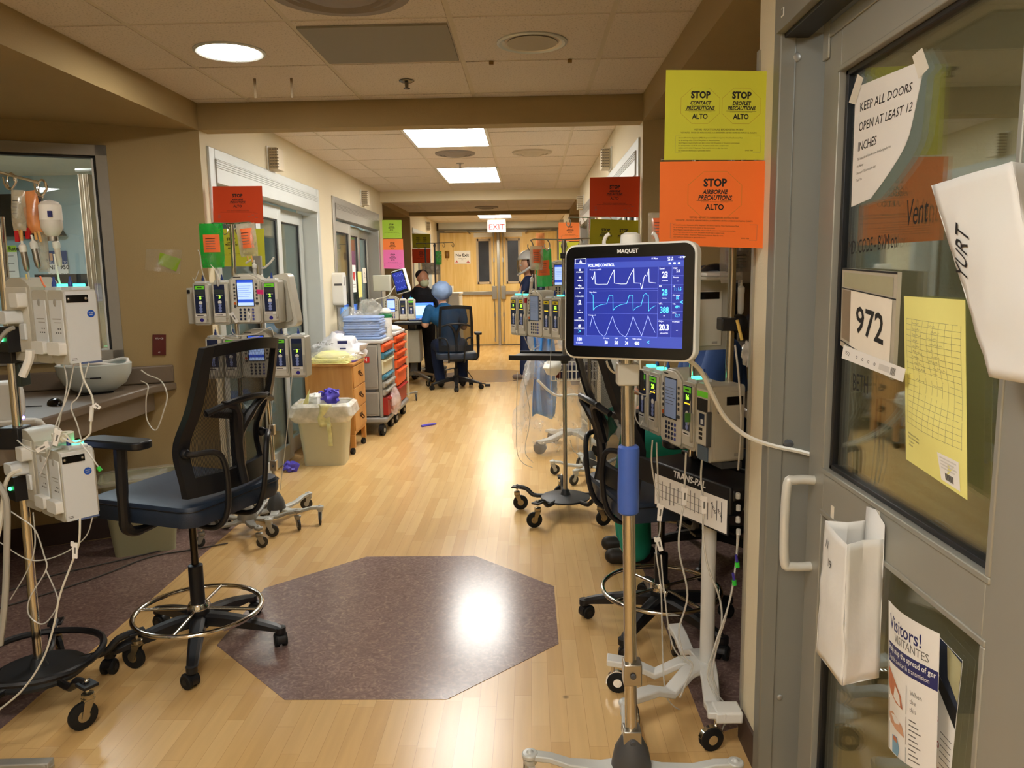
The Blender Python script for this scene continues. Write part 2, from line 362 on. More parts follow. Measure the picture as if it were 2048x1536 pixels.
# slanted walls with windows (near recess, far side, left and right)
def window_wall(s, name):
    p = Vector((s*W, 4.36, 0)); q = Vector((s*AX, 3.78, 0)); d = (q-p).normalized(); L = (q-p).length
    nn = Vector((-d.y, d.x, 0)); nn = nn if nn.y > 0 else -nn
    Mx = Matrix.Identity(4); Mx.col[0][:3] = d; Mx.col[1][:3] = nn; Mx.col[2][:3] = (0, 0, 1); Mx.translation = p
    wx0, wx1, wz0, wz1 = .462, 1.30, .99, 2.12
    b = MB(); b.M = Mx
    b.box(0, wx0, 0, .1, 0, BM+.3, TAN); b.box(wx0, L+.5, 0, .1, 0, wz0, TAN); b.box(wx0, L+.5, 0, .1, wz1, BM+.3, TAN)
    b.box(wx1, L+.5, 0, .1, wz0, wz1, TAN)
    struct('wall_window_'+name, b)
    f = MB(); f.M = Mx; t = .055
    fm = mat('grey_window_frame', '9A9488', .5, .1)
    for x0, x1, z0, z1 in ((wx0, wx1, wz1-t, wz1), (wx0, wx1, wz0, wz0+t), (wx0, wx0+t, wz0, wz1), (wx1-t, wx1, wz0, wz1)):
        f.box(x0, x1, -.02, .11, z0, z1, fm)
    for x0, x1, z0, z1 in ((wx0+t, wx1-t, wz1-t-.012, wz1-t), (wx0+t, wx0+t+.012, wz0+t, wz1-t)):
        f.box(x0, x1, .0, .05, z0, z1, BLACK)
    f.box(wx0+t+.012, wx0+t+.022, .0, .06, wz0+t, wz1-t-.012, WHITEP)
    o = struct('window_'+('1' if s < 0 else '2'), f, bevel=.002)
    g = MB(); g.M = Mx.copy(); g.M.translation = p - o.location; g.box(wx0+t, wx1-t, .045, .051, wz0+t, wz1-t, GLASSC); g.build('pane', o)
    return Mx
MXL = window_wall(-1, 'left'); MXR = window_wall(1, 'right')

# side walls of the corridor with door openings (y0, y1)
DT = 2.13
OPEN = {-1: [(4.48, 6.72), (7.25, 9.43), (12.2, 14.4), (0.1, 2.10)], 1: [(4.48, 6.72), (7.25, 9.43), (12.2, 14.4), (-.2, 2.035)]}
SEG = [(Y0, 2.20), (4.36, 9.74), (12.0, Y1)]
for s, n in ((-1, 'left'), (1, 'right')):
    b = MB(); bb = MB()
    for a, c in SEG:
        ops = sorted(q for q in OPEN[s] if q[0] >= a-.01 and q[1] <= c+.01)
        y = a
        for o0, o1 in ops+[(c, c)]:
            if o0 > y:
                b.box(s*W, s*(W+.18), y, o0, 0, 2.7, CREAM)
                if o0-y > .05: bb.box(s*(W-.008), s*W, y+.005, o0-.005, 0, .1, MT['brown_cove_base'])
            if o1 > o0: b.box(s*W, s*(W+.18), o0, o1, DT, 2.7, CREAM)
            y = o1
    struct('wall_'+n, b); struct('baseboard_'+n, bb)
b = MB(); b.box(-W-.2, -1.2, Y1, Y1+.15, 0, 2.7, CREAM).box(1.2, W+.2, Y1, Y1+.15, 0, 2.7, CREAM).box(-W-.2, W+.2, Y1, Y1+.15, 2.29, 2.7, CREAM)
struct('wall_back', b)
struct('wall_front', MB().box(-W-.2, W+.2, Y0-.15, Y0, 0, 2.7, CREAM))

# ceilings: tiles hung in a T-bar grid
def ceiling(name, x0, x1, y0, y1, z, ph, holes=()):
    b = MB(); g = MB(); xs = [x0]+[x for x in (-.915, -.305, .305, .915) if x0 < x < x1]+[x1]
    k = math.ceil((y0-ph)/.61-1e-6); ys = [y0]
    while ph+k*.61 < y1-.02:
        if ph+k*.61 > y0+.02: ys.append(ph+k*.61)
        k += 1
    ys.append(y1); t = .011
    for i in range(len(xs)-1):
        for j in range(len(ys)-1):
            cx, cy = (xs[i]+xs[i+1])/2, (ys[j]+ys[j+1])/2
            if any(h[0] < cx < h[1] and h[2] < cy < h[3] for h in holes): continue
            b.box(xs[i]+t, xs[i+1]-t, ys[j]+t, ys[j+1]-t, z-.004, z+.012, TILE)
    gm = mat('ceiling_grid', 'CFC3AE', .6)
    for x in xs[1:-1]: g.box(x-.0125, x+.0125, y0, y1, z-.001, z+.01, gm)
    for y in ys[1:-1]: g.box(x0, x1, y-.0125, y+.0125, z-.0012, z+.009, gm)
    for x in (x0, x1): g.box(x-.015, x+.015, y0, y1, z-.001, z+.02, gm)
    struct(name, b, flat=True); struct(name+'_grid', g, flat=True)
NL = [(-.305, .305, .45, 1.07), (-.305, .305, -2.0, -.8)]
ceiling('ceiling_front', -W, W, Y0, 2.2, FC, .45, NL)
ceiling('ceiling_recess', -W, W, 2.2, 4.36, NC, 3.03)
ML = [(-.305, .305, 5.16, 6.38), (-.305, .305, 7.60, 8.82)]
ceiling('ceiling_middle', -W, W, 4.48, 9.6, FC, 6.38, ML)
ceiling('ceiling_recess_far', -W, W, 9.72, 11.9, NC, 10.2)
FL = [(-.305, .305, 13.1, 14.3)]
ceiling('ceiling_back', -W, W, 12.02, Y1, FC, 13.1, FL)
b = MB(); b.box(-6.2, 6.2, Y0-.2, Y1+3.2, 2.72, 2.8, mat('slab', 'A0998A', .8)); struct('ceiling_slab', b)
# beams across the corridor, soffits over the recesses
for i, (y0, y1) in enumerate(((2.08, 2.20), (4.36, 4.48), (9.60, 9.74), (11.92, 12.04))):
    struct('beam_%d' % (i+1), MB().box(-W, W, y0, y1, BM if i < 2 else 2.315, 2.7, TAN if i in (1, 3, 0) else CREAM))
for i, (a, c) in enumerate(AL):
    for s, n in ((-1, 'left'), (1, 'right')):
        z = BM if i == 0 else 2.3
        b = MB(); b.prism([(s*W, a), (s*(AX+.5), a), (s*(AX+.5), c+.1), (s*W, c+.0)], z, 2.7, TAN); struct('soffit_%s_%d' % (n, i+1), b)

# lit panels
PANEL = lamp_mat('lit_panel', 'FFFBF4', LAMP['panel']); DOWN = lamp_mat('lit_downlight', 'FFF8EC', LAMP['down'])
NEARP = lamp_mat('lit_panel_near', 'FFFCF6', LAMP['near']); FARP = lamp_mat('lit_panel_far', 'FFF4DE', LAMP['far'])
def panel(h, z, m, label, grp=None):
    t = thing('ceiling_light_panel', label, 'ceiling light', ((h[0]+h[1])/2, (h[2]+h[3])/2, z), 0, grp)
    hx, hy = (h[1]-h[0])/2, (h[3]-h[2])/2
    MB().box(-hx+.02, hx-.02, -hy+.02, hy-.02, -.002, .002, m).build('diffuser', t)
    f = MB()
    for x0, x1, y0, y1 in ((-hx, hx, -hy, -hy+.022), (-hx, hx, hy-.022, hy), (-hx, -hx+.022, -hy, hy), (hx-.022, hx, -hy, hy)): f.box(x0, x1, y0, y1, -.006, .03, WHITEP)
    f.build('frame', t)
panel(ML[0], FC, PANEL, 'bright white ceiling light panel just beyond the nearest brown beam')
panel(ML[1], FC, PANEL, 'bright white ceiling light panel beyond the first one, farther down the hall')
panel(FL[0], FC, FARP, 'glaring light panel by the far double doors')
panel(NL[0], FC, NEARP, 'ceiling light panel over the near end of the hall, behind the camera', 'ceiling panels behind the camera')
panel(NL[1], FC, NEARP, 'ceiling light panel over the near end of the hall, behind the camera', 'ceiling panels behind the camera')
def downlight(x, y, z, lit, label, r=.125):
    t = thing('recessed_downlight', label, 'ceiling light', (x, y, z))
    MB().lathe([(r, -.004), (r+.012, -.008), (r+.022, -.004), (r+.022, .002)], ALUW, seg=40, cap=False).lathe([(r, -.004), (r-.02, .005), (r-.03, .011)], mat('satin_reflector', 'D2CAB8', .3, .2), seg=40, cap=False).build('trim_ring', t)
    if lit: MB().lathe([(.001, 0), (r-.004, 0), (r-.004, .004), (.001, .004)], DOWN, seg=40).build('lamp', t).location = (0, 0, -.006)
    else: MB().lathe([(.001, 0), (r-.02, 0), (r-.02, .002), (.001, .002)], mat('unlit_lens', 'A69C86', .5), seg=40).build('lens', t).location = (0, 0, .004-.009)
downlight(-.665, 3.40, NC-.005, True, 'round recessed downlight, lit, over the left of the hall')
downlight(.615, 3.37, NC-.005, False, 'round recessed downlight, unlit, to the right of the sprinkler')
def diffuser(x, y, z, label, r=.2, dark=False):
    t = MB(); m = mat('ivory_diffuser', 'BFB29B', .6) if not dark else mat('grey_diffuser', '8E8378', .6)
    t.lathe([(r, .0), (r*.97, -.012), (r*.8, -.016), (r*.76, -.008), (r*.6, -.024), (r*.56, -.014), (r*.4, -.03), (r*.02, -.032)], m, (0, 0, 0), seg=36, cap=False)
    o = t.build('air_diffuser', label=label, cat='air vent', origin=False); o.location = (x, y, z); return o
diffuser(-.035, 2.72, NC-.004, 'round air diffuser at the top edge of the picture', .25, True)
diffuser(-.02, 6.70, FC-.004, 'grey round air diffuser between the two bright panels', .17, True)
diffuser(.63, 6.72, FC-.004, 'pale round air diffuser to the right of the grey one', .17)
diffuser(.0, 11.2, NC-.004, 'small round air diffuser over the far recess', .17, True)
b = MB().box(-.29, .29, 3.095, 3.595, -.0, .008, mat('grey_speaker_mesh', '8C8676', .6, var=.15, scale=900))
o = b.build('ceiling_grille', label='flat grey rectangular grille panel set in the near ceiling', cat='grille'); o.location.z = NC-.013
o = MB().lathe([(.001, 0), (.034, 0), (.038, -.004), (.028, -.01), (.01, -.012), (.008, -.035), (.016, -.037), (.016, -.041), (.001, -.042)], mat('dark_chrome', '6E6A60', .25, .9), seg=20).build('sprinkler', label='small metal fire sprinkler hanging from the near ceiling', cat='sprinkler', origin=False); o.location = (0, 3.95, NC-.004)
o = MB().lathe([(.001, 0), (.034, 0), (.034, -.006), (.008, -.01), (.008, -.04), (.016, -.045), (.001, -.046)], STEEL, seg=16).build('sprinkler', label='small fire sprinkler between the two bright ceiling panels', cat='sprinkler', origin=False); o.location = (-.03, 7.3, FC-.004)
for x, y in ((-.719, 3.85), (-.544, 3.86)):
    MB().box(x-.006, x+.006, y, y+.002, NC-.095, NC-.0045, mat('worn_rail', '8A7656', .6)).build('ceiling_hanger', label='thin brown strip hanging from the near ceiling, the ' + ('left' if x < -.6 else 'right') + ' one of two', cat='hanger')
for x in (.432, .786):
    MB().box(x-.01, x+.01, 3.64, 3.655, NC-.018, NC-.004, mat('brass_clip', '8B6A30', .5)).build('ceiling_clip', label='small brass clip on the grid beside the unlit downlight', cat='clip', group='ceiling grid clips by the unlit downlight')

# wall-mounted louvred boxes above the doors
def louvre(s, y, z, label):
    t = thing('wall_speaker', label, 'wall speaker', (s*W, y, z)); 
    b = MB(); b.box(0, -s*.012, -.085, .085, -.085, .085, WHITEP).box(-s*.012, -s*.075, -.07, .07, -.075, .075, mat('cream_housing', 'DCCFB4', .5)); b.build('housing', t, bevel=.004)
    g = MB()
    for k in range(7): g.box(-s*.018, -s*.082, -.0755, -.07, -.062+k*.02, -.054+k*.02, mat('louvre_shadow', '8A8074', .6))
    for k in range(4): g.box(-s*(.018+k*.018), -s*(.021+k*.018), -.076, -.07, -.065, .066, mat('ivory_slat', 'C9BDA2', .5))
    g.build('louvre', t)
louvre(-1, 5.55, 2.24, 'louvred white box high on the left wall over the first sliding door')
louvre(-1, 8.55, 2.26, 'louvred white box high on the left wall over the second sliding door')
louvre(-1, 13.9, 2.28, 'tiny louvred white box high on the far left wall')
louvre(1, 6.0, 2.26, 'louvred white box high on the right wall above the orange sign')
louvre(1, 8.9, 2.2, 'small louvred white box farther along the right wall')
louvre(1, 13.9, 2.28, 'tiny louvred white box high on the far right wall')

# sliding glass door units
def door_unit(s, n, y0, y1, pm, fm, leaves, x_in=.07):
    """frame lining the opening, header, leaves = [(y0, y1, x offset)] each with glass above and below a mid rail"""
    root = thing('door_%d' % n, None, None, (s*W, (y0+y1)/2, 0)); root['kind'] = 'structure'
    yc = (y0+y1)/2; a, c = y0-yc, y1-yc
    f = MB()
    f.box(-s*.012, s*.16, a-.03, a+.05, 0, DT+.03, fm).box(-s*.012, s*.16, c-.05, c+.03, 0, DT+.03, fm)
    f.box(-s*.012, s*.16, a+.05, c-.05, DT-.03, DT+.03, fm); f.build('frame', root, bevel=.004)
    h = MB(); h.box(-s*.02, s*.10, a+.05, c-.05, 1.965, DT-.03, fm)
    for k in range(4): h.box(-s*.0235, -s*.02, a+.05, c-.05, 2.05+k*.013, 2.056+k*.013, pm)
    h.build('header', root, bevel=.002)
    for l0, l1, xo in leaves:
        lf = MB(); p, q = l0-yc, l1-yc; st = .085; x0, x1 = s*xo, s*(xo+.04); T = 1.95
        lf.box(x0, x1, p, p+st, .01, T, pm).box(x0, x1, q-st, q, .01, T, pm).box(x0, x1, p+st, q-st, T-.1, T, pm).box(x0, x1, p+st, q-st, .83, .95, pm).box(x0, x1, p+st, q-st, .01, .13, pm)
        for z0, z1 in ((.95, T-.1), (.13, .83)):      # dark gasket round the glass
            for yy in (p+st, q-st-.012): lf.box(s*(xo+.012), s*(xo+.03), yy, yy+.012, z0, z1, BLACK)
            lf.box(s*(xo+.012), s*(xo+.03), p+st, q-st, z1-.01, z1, BLACK)
        o = lf.build('leaf', root, bevel=.003)
        g = MB().box(s*(xo+.018), s*(xo+.024), p+st, q-st, .95, T-.1, GLASS).box(s*(xo+.018), s*(xo+.024), p+st, q-st, .13, .83, GLASS); g.build('pane', o)
    return root
door_unit(-1, 1, 4.48, 6.72, ALUW, ALUW, [(4.55, 5.35, .03), (5.20, 5.95, .075), (5.9, 6.65, .115)])
door_unit(-1, 2, 7.25, 9.43, ALU, ALU, [(7.32, 8.08, .03), (7.95, 8.7, .075), (8.6, 9.36, .115)])
door_unit(-1, 3, 12.2, 14.4, ALU, ALUW, [(13.2, 13.75, .03), (13.65, 14.3, .075)])
door_unit(1, 4, 4.48, 6.72, ALUW, ALUW, [(4.55, 5.25, .03), (5.15, 5.9, .075), (5.85, 6.6, .115)])
door_unit(1, 5, 7.25, 9.43, ALU, ALU, [(7.32, 8.08, .03), (7.95, 8.7, .075)])
door_unit(-1, 6, .1, 2.1, ALU, ALU, [(.2, 1.1, .03), (1.05, 2.03, .075)])

# rooms behind the glass: floor continues; walls, ceiling, a lamp in the lit ones, an added one in the dark near right room
def room(nm, s, x_out, y0, y1, wm, lamp=None, cz=2.5, skip=()):
    xi = s*(W+.18); xo = s*x_out; b = MB()
    b.box(xo, xo+s*.1, y0-.1, y1+.1, 0, 2.6, wm).box(xi, xo, y1, y1+.1, 0, 2.6, wm)
    if 'front' not in skip: b.box(xi, xo, y0-.1, y0, 0, 2.6, wm)
    struct('wall_'+nm, b); struct('ceiling_'+nm, MB().box(xi, xo, y0, y1, cz, cz+.05, mat('room_ceiling', 'D9D8D0', .85)))
room('left_room', -1, 5.6, 4.75, 7.02, BLUEWALL, skip=('front',), cz=2.36); 
room('left_room_two', -1, 4.2, 7.15, 9.6, BLUEWALL)
room('left_room_three', -1, 4.2, 12.1, 15.4, CREAM)
room('right_room', 1, 4.6, 4.6, 7.0, TAN)
room('right_room_two', 1, 4.2, 7.15, 9.6, CREAM)
room('left_front_room', -1, 4.2, -.5, 2.1, TAN)
room('room_972', 1, 4.6, -1.0, 2.32, mat('textured_tan', 'A88F60', .8, bump=.8, bscale=70, var=.05), skip=('front',), cz=2.5)
struct('wall_left_room_side', MB().box(-5.6, -2.9, 3.7, 3.8, 0, 2.6, BLUEWALL).box(-5.7, -5.6, 3.7, 4.75, 0, 2.6, BLUEWALL))
struct('ceiling_left_room_side', MB().prism([(-5.6, 3.8), (-2.6, 3.8), (-1.5, 4.5), (-1.5, 4.75), (-5.6, 4.75)], 2.36, 2.41, MT['room_ceiling']))
ROOML = lamp_mat('lit_room_panel', 'E8F0F4', LAMP['room'])
ROOMD = lamp_mat('dim_room_panel', 'E8F0F4', LAMP['room']*.45)
def roomlamp(x, y, label, z=2.5, m=None):
    t = thing('ceiling_light_panel', label, 'ceiling light', (x, y, z), 0)
    MB().box(-.28, .28, -.55, .55, -.012, -.004, m or ROOML).build('diffuser', t); MB().box(-.3, .3, -.57, .57, -.008, 0, WHITEP).build('frame', t)
roomlamp(-2.9, 4.9, 'ceiling light panel inside the room behind the left window', 2.36)
roomlamp(2.6, 1.2, 'ceiling light panel inside room 972', m=ROOMD)  # added fill light: the room is unlit, this lifts the wall behind the door glass
roomlamp(-2.6, 8.3, 'ceiling light panel inside the second left room')
roomlamp(-2.6, 13.3, 'ceiling light panel inside the far left room')
roomlamp(2.6, 5.8, 'ceiling light panel inside the room behind the right recess', m=ROOMD)
# ================================================================== flat sheets and lettering on curved or tilted sheets
class Patch:
    """a sheet of w x h metres through four corners, optionally bowed"""
    def __init__(s, TL, TR, BR, BL, w, h, bow=None):
        s.c = [Vector(q) for q in (TL, TR, BR, BL)]; s.w, s.h = w, h; s.bow = bow
        s.n = (s.c[3]-s.c[0]).cross(s.c[1]-s.c[0]).normalized()
    def P(s, x, y, e=0):
        u, v = x/s.w, y/s.h      # y down from the top edge
        TL, TR, BR, BL = s.c
        q = (TL*(1-u)+TR*u)*(1-v)+(BL*(1-u)+BR*u)*v
        return q+s.n*(e+(s.bow(u, v) if s.bow else 0))
    def sheet(s, b, m, nu=1, nv=1, t=.0008, x0=0, x1=None, y0=0, y1=None, e=0, mb=None):
        x1 = s.w if x1 is None else x1; y1 = s.h if y1 is None else y1
        f = lambda ee: (lambda i, j: s.P(x0+(x1-x0)*i, y1+(y0-y1)*j, ee))
        b.grid(f(e+t), nu, nv, m)
        b.grid((lambda i, j: s.P(x1+(x0-x1)*i, y1+(y0-y1)*j, e)), nu, nv, mb or m)
        rim = lambda k: [s.P(x0+(x1-x0)*i/nu, y1, k) for i in range(nu)]+[s.P(x1, y1+(y0-y1)*j/nv, k) for j in range(nv)]+[s.P(x1+(x0-x1)*i/nu, y0, k) for i in range(nu)]+[s.P(x0, y0+(y1-y0)*j/nv, k) for j in range(nv)]
        a, c = rim(e), rim(e+t); n = len(a)
        b.add(a+c, [(i, (i+1) % n, n+(i+1) % n, n+i) for i in range(n)], m)
    def text(s, b, t, size, x, y, m, align='CENTER', shear=0, sx=1, bold=0, e=.0011, rot=0):
        k = MB(); k.text(t, size, m, (0, 0, 0), rx=0, align=align, shear=shear, sx=sx, bold=bold, depth=0)
        cr, sr = math.cos(rot), math.sin(rot)
        b.add([s.P(x+v[0]*cr-v[1]*sr, y-(v[1]*cr+v[0]*sr), e) for v in k.v], k.f, m)
    def bar(s, b, x0, x1, y0, y1, m, e=.0011, n=1):
        b.grid(lambda i, j: s.P(x0+(x1-x0)*i, y1+(y0-y1)*j, e), n, 1, m)
    def poly(s, b, pts, m, e=.0011):
        b.add([s.P(x, y, e) for x, y in pts], [tuple(range(len(pts)))[::-1]], m)
    def path(s, b, pts, wd, m, e=.0012, closed=False):
        P = pts+[pts[0]] if closed else pts
        for (x0, y0), (x1, y1) in zip(P, P[1:]):
            L = math.hypot(x1-x0, y1-y0) or 1; nx, ny = -(y1-y0)/L*wd/2, (x1-x0)/L*wd/2
            s.poly(b, [(x0+nx, y0+ny), (x1+nx, y1+ny), (x1-nx, y1-ny), (x0-nx, y0-ny)], m, e)
def scrawl(p, b, x, y, h, m, n=4, wd=.0015, seed=1, sp=.7):
    """a stroke of illegible handwriting"""
    r = random.Random(seed); pts = []
    for k in range(n*4): pts.append((x+k*h*sp/4, y-h*(r.random() if k % 2 else r.random()*.4)))
    p.path(b, pts, wd, m)
YELP = mat('yellow_green_paper', 'CFD03A', .75, var=.03, scale=5); ORGP = mat('orange_paper', 'FF7B2E', .75, var=.03, scale=5)
DORG = mat('deep_orange_paper', 'DC4A1C', .75, var=.03, scale=5); PNKP = mat('pink_paper', 'F07CC0', .75, var=.03, scale=5)
LIME = mat('lime_paper', 'AFDA4A', .75, var=.03, scale=5); OLV = mat('olive_yellow_paper', 'B0A81C', .75, var=.03, scale=5)
LORG = mat('light_orange_paper', 'FF8E48', .75, var=.03, scale=5)
def stop_sign(pt, words, m, label, fine=True, group=None, tilt=0, box=True, h=.216, hide=0):
    """landscape sheet standing out from the wall, facing down the hall; pt = its four corners"""
    p = Patch(*pt, .28, h, bow=lambda u, v: .004*math.sin(PI*u)*(1-.5*v)); b = MB(); p.sheet(b, m, 8, 2)
    n = len(words); oc = mat('octagon_outline', 'A8862A' if n == 2 else 'C05A22', .7, var=0)
    for k, (wd) in enumerate(words):
        cx = .14 if n == 1 else (.09 if k == 0 else .196); cy = .085; q = 1.0 if n == 1 else .84
        r = .058*(1.18 if n == 1 else .86)
        o = [(cx+r*sx_, cy+r*.86*sy_) for sx_, sy_ in ((-.42,-1),(.42,-1),(1,-.42),(1,.42),(.42,1),(-.42,1),(-1,.42),(-1,-.42))]
        if fine: p.path(b, o, .0006, oc, closed=True)
        p.text(b, 'STOP', .0265*q, cx, cy-.03*q, INK, bold=.0011, sx=.92)
        for i, t in enumerate((wd, 'PRECAUTIONS')):
            yy = cy-.0075*q+.0145*i*q
            p.text(b, t, .0150*q, cx, yy, INK, shear=.25, bold=.0005, sx=.86)
            w2 = .0042*len(t)*q; p.bar(b, cx-w2, cx+w2, yy+.0072*q, yy+.0080*q, INK)
        p.text(b, 'IN ADDITION TO STANDARD PRECAUTIONS', .0038*q, cx, cy+.0175*q, INK, sx=.9)
        p.text(b, 'ALTO', .0200*q, cx, cy+.031*q, INK, bold=.0005, sx=.92)
    p.text(b, 'VISITORS - REPORT TO NURSE BEFORE VISITING PATIENT', .0062, .14, .1425, INK, sx=.8)
    p.text(b, 'VISITANTES - FAVOR DE ANNUNCIARSE A LA ENFERMERA DE PISO ANTES DE ENTRAR AL CUARTO', .0052, .14, .150, INK, sx=.85)
    x0, x1, y0, y1 = (.028, .25, .158, .197)
    if fine:
        p.path(b, [(x0, y0), (x1, y0), (x1, y1), (x0, y1)], .0005, GINK, closed=True)
        rr = random.Random(len(label)); lines = ['Personal Protective Equipment (PPE): Respirator and Gloves required. Wear Fluid Resistant Mask',
            'for all working within 3 feet of the patient or the environment', 'Hand Hygiene required before and after contact with the patient or the patient environment.',
            'For transportation out of the room, the patient should wear a surgical mask.', 'CLEAN ROOM DAILY. Respirator Mask must be worn to clean the room.', 'Use healthcare disinfectant or germicidal cleaner.']
        for i, t in enumerate(lines): p.text(b, t, .0043, x0+.008, y0+.0045+.0062*i, INK, align='LEFT', sx=.98)
        p.text(b, 'EMH3 1004', .0042, x1-.03, y1-.004, INK)
    else:
        for i in range(5): p.bar(b, x0, x1-.02*(i % 3), y0+.008*i, y0+.0015+.008*i, GINK)
    return b.build('precaution_sign', label=label, cat='sign', group=group, flat=True)
def fc(x0, x1, z1, z0, y, lean=0):
    """corners of a sheet facing the camera end of the hall at depth y"""
    return [(x0, y-lean, z1), (x1, y, z1), (x1, y, z0), (x0, y-lean, z0)]
yy = 2.13
stop_sign([Y(1332, 140, yy), Y(1550, 143, yy), Y(1543, 320, yy), Y(1328, 320, yy)], ['CONTACT', 'DROPLET'], YELP, 'large yellow STOP contact and droplet precautions sign beside the nearest door')
stop_sign([Y(1320, 324, yy-.01), Y(1541, 321, yy-.01), Y(1536, 497, yy-.01), Y(1318, 490, yy-.01)], ['AIRBORNE'], ORGP, 'large orange STOP airborne precautions sign below the near yellow one')
SH = plastic('sign_holder', 'E8E6DC', .22, .1)
for z0, z1, n in ((1.725, 1.90, 'upper'), (1.47, 1.66, 'lower')):
    MB().box(1.222, 1.253, yy-.022, yy-.0205, z0, z1, SH).box(1.246, 1.253, yy-.022, yy-.004, z0-.01, z1+.01, SH).build('sign_holder', label='clear plastic clip holding the %s near sign to the door frame' % ('yellow' if n == 'upper' else 'orange'), cat='sign holder')
ya = 4.42
stop_sign([Y(425, 373, ya), Y(524, 372, ya), Y(527, 447, ya), Y(427, 447, ya)], ['AIRBORNE'], DORG, 'dark orange STOP airborne sign on the first left door frame', fine=False)
stop_sign([Y(430, 458, ya), Y(528, 457, ya), Y(531, 533, ya), Y(433, 533, ya)], ['CONTACT', 'DROPLET'], YELP, 'yellow STOP sign on the first left door frame behind the hanging infusion bags', fine=False)
stop_sign([Y(1180, 355, ya), Y(1280, 353, ya), Y(1277, 435, ya), Y(1179, 433, ya)], ['AIRBORNE'], DORG, 'dark orange STOP sign on the right door frame above the ventilator screen', fine=False)
stop_sign([Y(1181, 438, ya), Y(1277, 441, ya), Y(1275, 517, ya), Y(1179, 515, ya)], ['CONTACT', 'DROPLET'], OLV, 'olive yellow STOP sign partly hidden by the top of the ventilator screen', fine=False)
yb = 9.7
stop_sign([Y(762, 440, yb), Y(803, 440, yb), Y(804, 477, yb), Y(763, 477, yb)], ['CONTACT'], LIME, 'lime green STOP sign, top of three, on the left corner down the hall', fine=False)
stop_sign([Y(763, 478, yb), Y(806, 478, yb), Y(807, 512, yb), Y(764, 512, yb)], ['AIRBORNE'], LORG, 'light orange STOP sign, middle of three, on the left corner down the hall', fine=False)
stop_sign([Y(763, 500, yb-.01), Y(807, 500, yb-.01), Y(809, 538, yb-.01), Y(764, 537, yb-.01)], ['DROPLET'], PNKP, 'pink STOP sign, bottom of three, on the left corner down the hall', fine=False)
yc = 11.97
stop_sign([Y(824, 467, yc), Y(860, 468, yc), Y(861, 496, yc), Y(825, 497, yc)], ['CONTACT', 'DROPLET'], OLV, 'small olive yellow STOP sign beside the far left door', fine=False)
stop_sign([Y(824, 498, yc), Y(861, 497, yc), Y(861, 526, yc), Y(825, 526, yc)], ['AIRBORNE'], DORG, 'small dark orange STOP sign beside the far left door', fine=False)
stop_sign([Y(1117, 445, yb), Y(1163, 445, yb), Y(1163, 482, yb), Y(1117, 482, yb)], ['AIRBORNE'], LORG, 'light orange STOP sign down the hall on the right, above the drip stands', fine=False)
stop_sign([Y(1118, 484, yb), Y(1163, 484, yb), Y(1163, 520, yb), Y(1118, 520, yb)], ['CONTACT', 'DROPLET'], YELP, 'yellow STOP sign down the hall on the right behind a drip stand', fine=False)

# ================================================================== door 972 (near right)
d = thing('door_972', None, None, (1.22, 1.55, 0)); d['kind'] = 'structure'; d.name = 'door_7'
JM = mat('grey_door_jamb', '8C8B82', .5, .35, var=.06, scale=5)
b = MB(); b.box(.002, .20, .445, .487, 0, 2.2, JM).box(-.010, .03, .44, .492, 0, 2.2, JM)
b.build('jamb', d, bevel=.004)
b = MB(); b.box(-.02, .10, -.80, .445, 1.985, 2.2, JM).box(.0, .06, -.80, .445, 1.975, 1.985, BLACK).box(-.022, -.02, .385, .405, 2.01, 2.03, WHITEP).box(-.024, -.022, .389, .401, 2.013, 2.027, JM); b.build('header', d, bevel=.003)
lf = MB(); x0, x1 = .075, .12; yA, yB = -.52, .375; T = 1.955
ALN = mat('leaf_aluminium', 'A5A49A', .45, .45, var=.04, scale=6)
lf.box(x0, x1, yB-.10, yB, .02, T, ALN).box(x0, x1, yA, yA+.13, .02, T, ALN).box(x0, x1, yA+.13, yB-.10, 1.855, T, ALN).box(x0, x1, yA+.13, yB-.10, .825, .94, ALN).box(x0, x1, yA+.13, yB-.10, .02, .15, ALN)
lf.box(x0-.006, x0, yB-.035, yB-.0, 1.90, 1.99, ALN).box(x0-.004, x0, yA, yB-.03, 1.945, T+.02, ALN)
g0, g1 = yA+.13, yB-.10
for z0, z1 in ((.94, 1.855), (.15, .825)):
    for a, c in ((g0, g0+.014), (g1-.014, g1)): lf.box(x0+.012, x0+.034, a, c, z0, z1, BLACK)
    lf.box(x0+.012, x0+.034, g0, g1, z0, z0+.012, BLACK).box(x0+.012, x0+.034, g0, g1, z1-.012, z1, BLACK)
    lf.box(x0-.003, x0+.004, g0-.012, g0, z0-.0, z1, ALN).box(x0-.003, x0+.004, g1, g1+.012, z0, z1, ALN).box(x0-.003, x0+.004, g0-.012, g1+.012, z1, z1+.012, ALN).box(x0-.003, x0+.004, g0-.012, g1+.012, z0-.012, z0, ALN)
leaf = lf.build('leaf', d, bevel=.0025)
g = MB(); g.box(x0+.02, x0+.026, g0, g1, .94, 1.855, GLASS).box(x0+.02, x0+.026, g0, g1, .15, .825, GLASS); g.build('pane', leaf)
h = MB(); hx, hy = .008, .335
h.tube([(x0, hy, .895), (hx+.02, hy, .895), (hx, hy, .875), (hx, hy, .69), (hx+.02, hy, .67), (x0, hy, .67)], .0115, mat('handle_white', 'D8D6CC', .35, .2), seg=14, smooth=6)
h.build('door_handle', leaf)
b = MB(); b.ball((.03, .443, 1.93), (.012, .004, .012), ALU).ball((.045, .443, .962), (.013, .006, .013), DGREY, jit=.3).ball((.045, .443, .25), (.008, .004, .008), ALU); b.build('screw_cap', d)
b = MB(); r5 = random.Random(4)
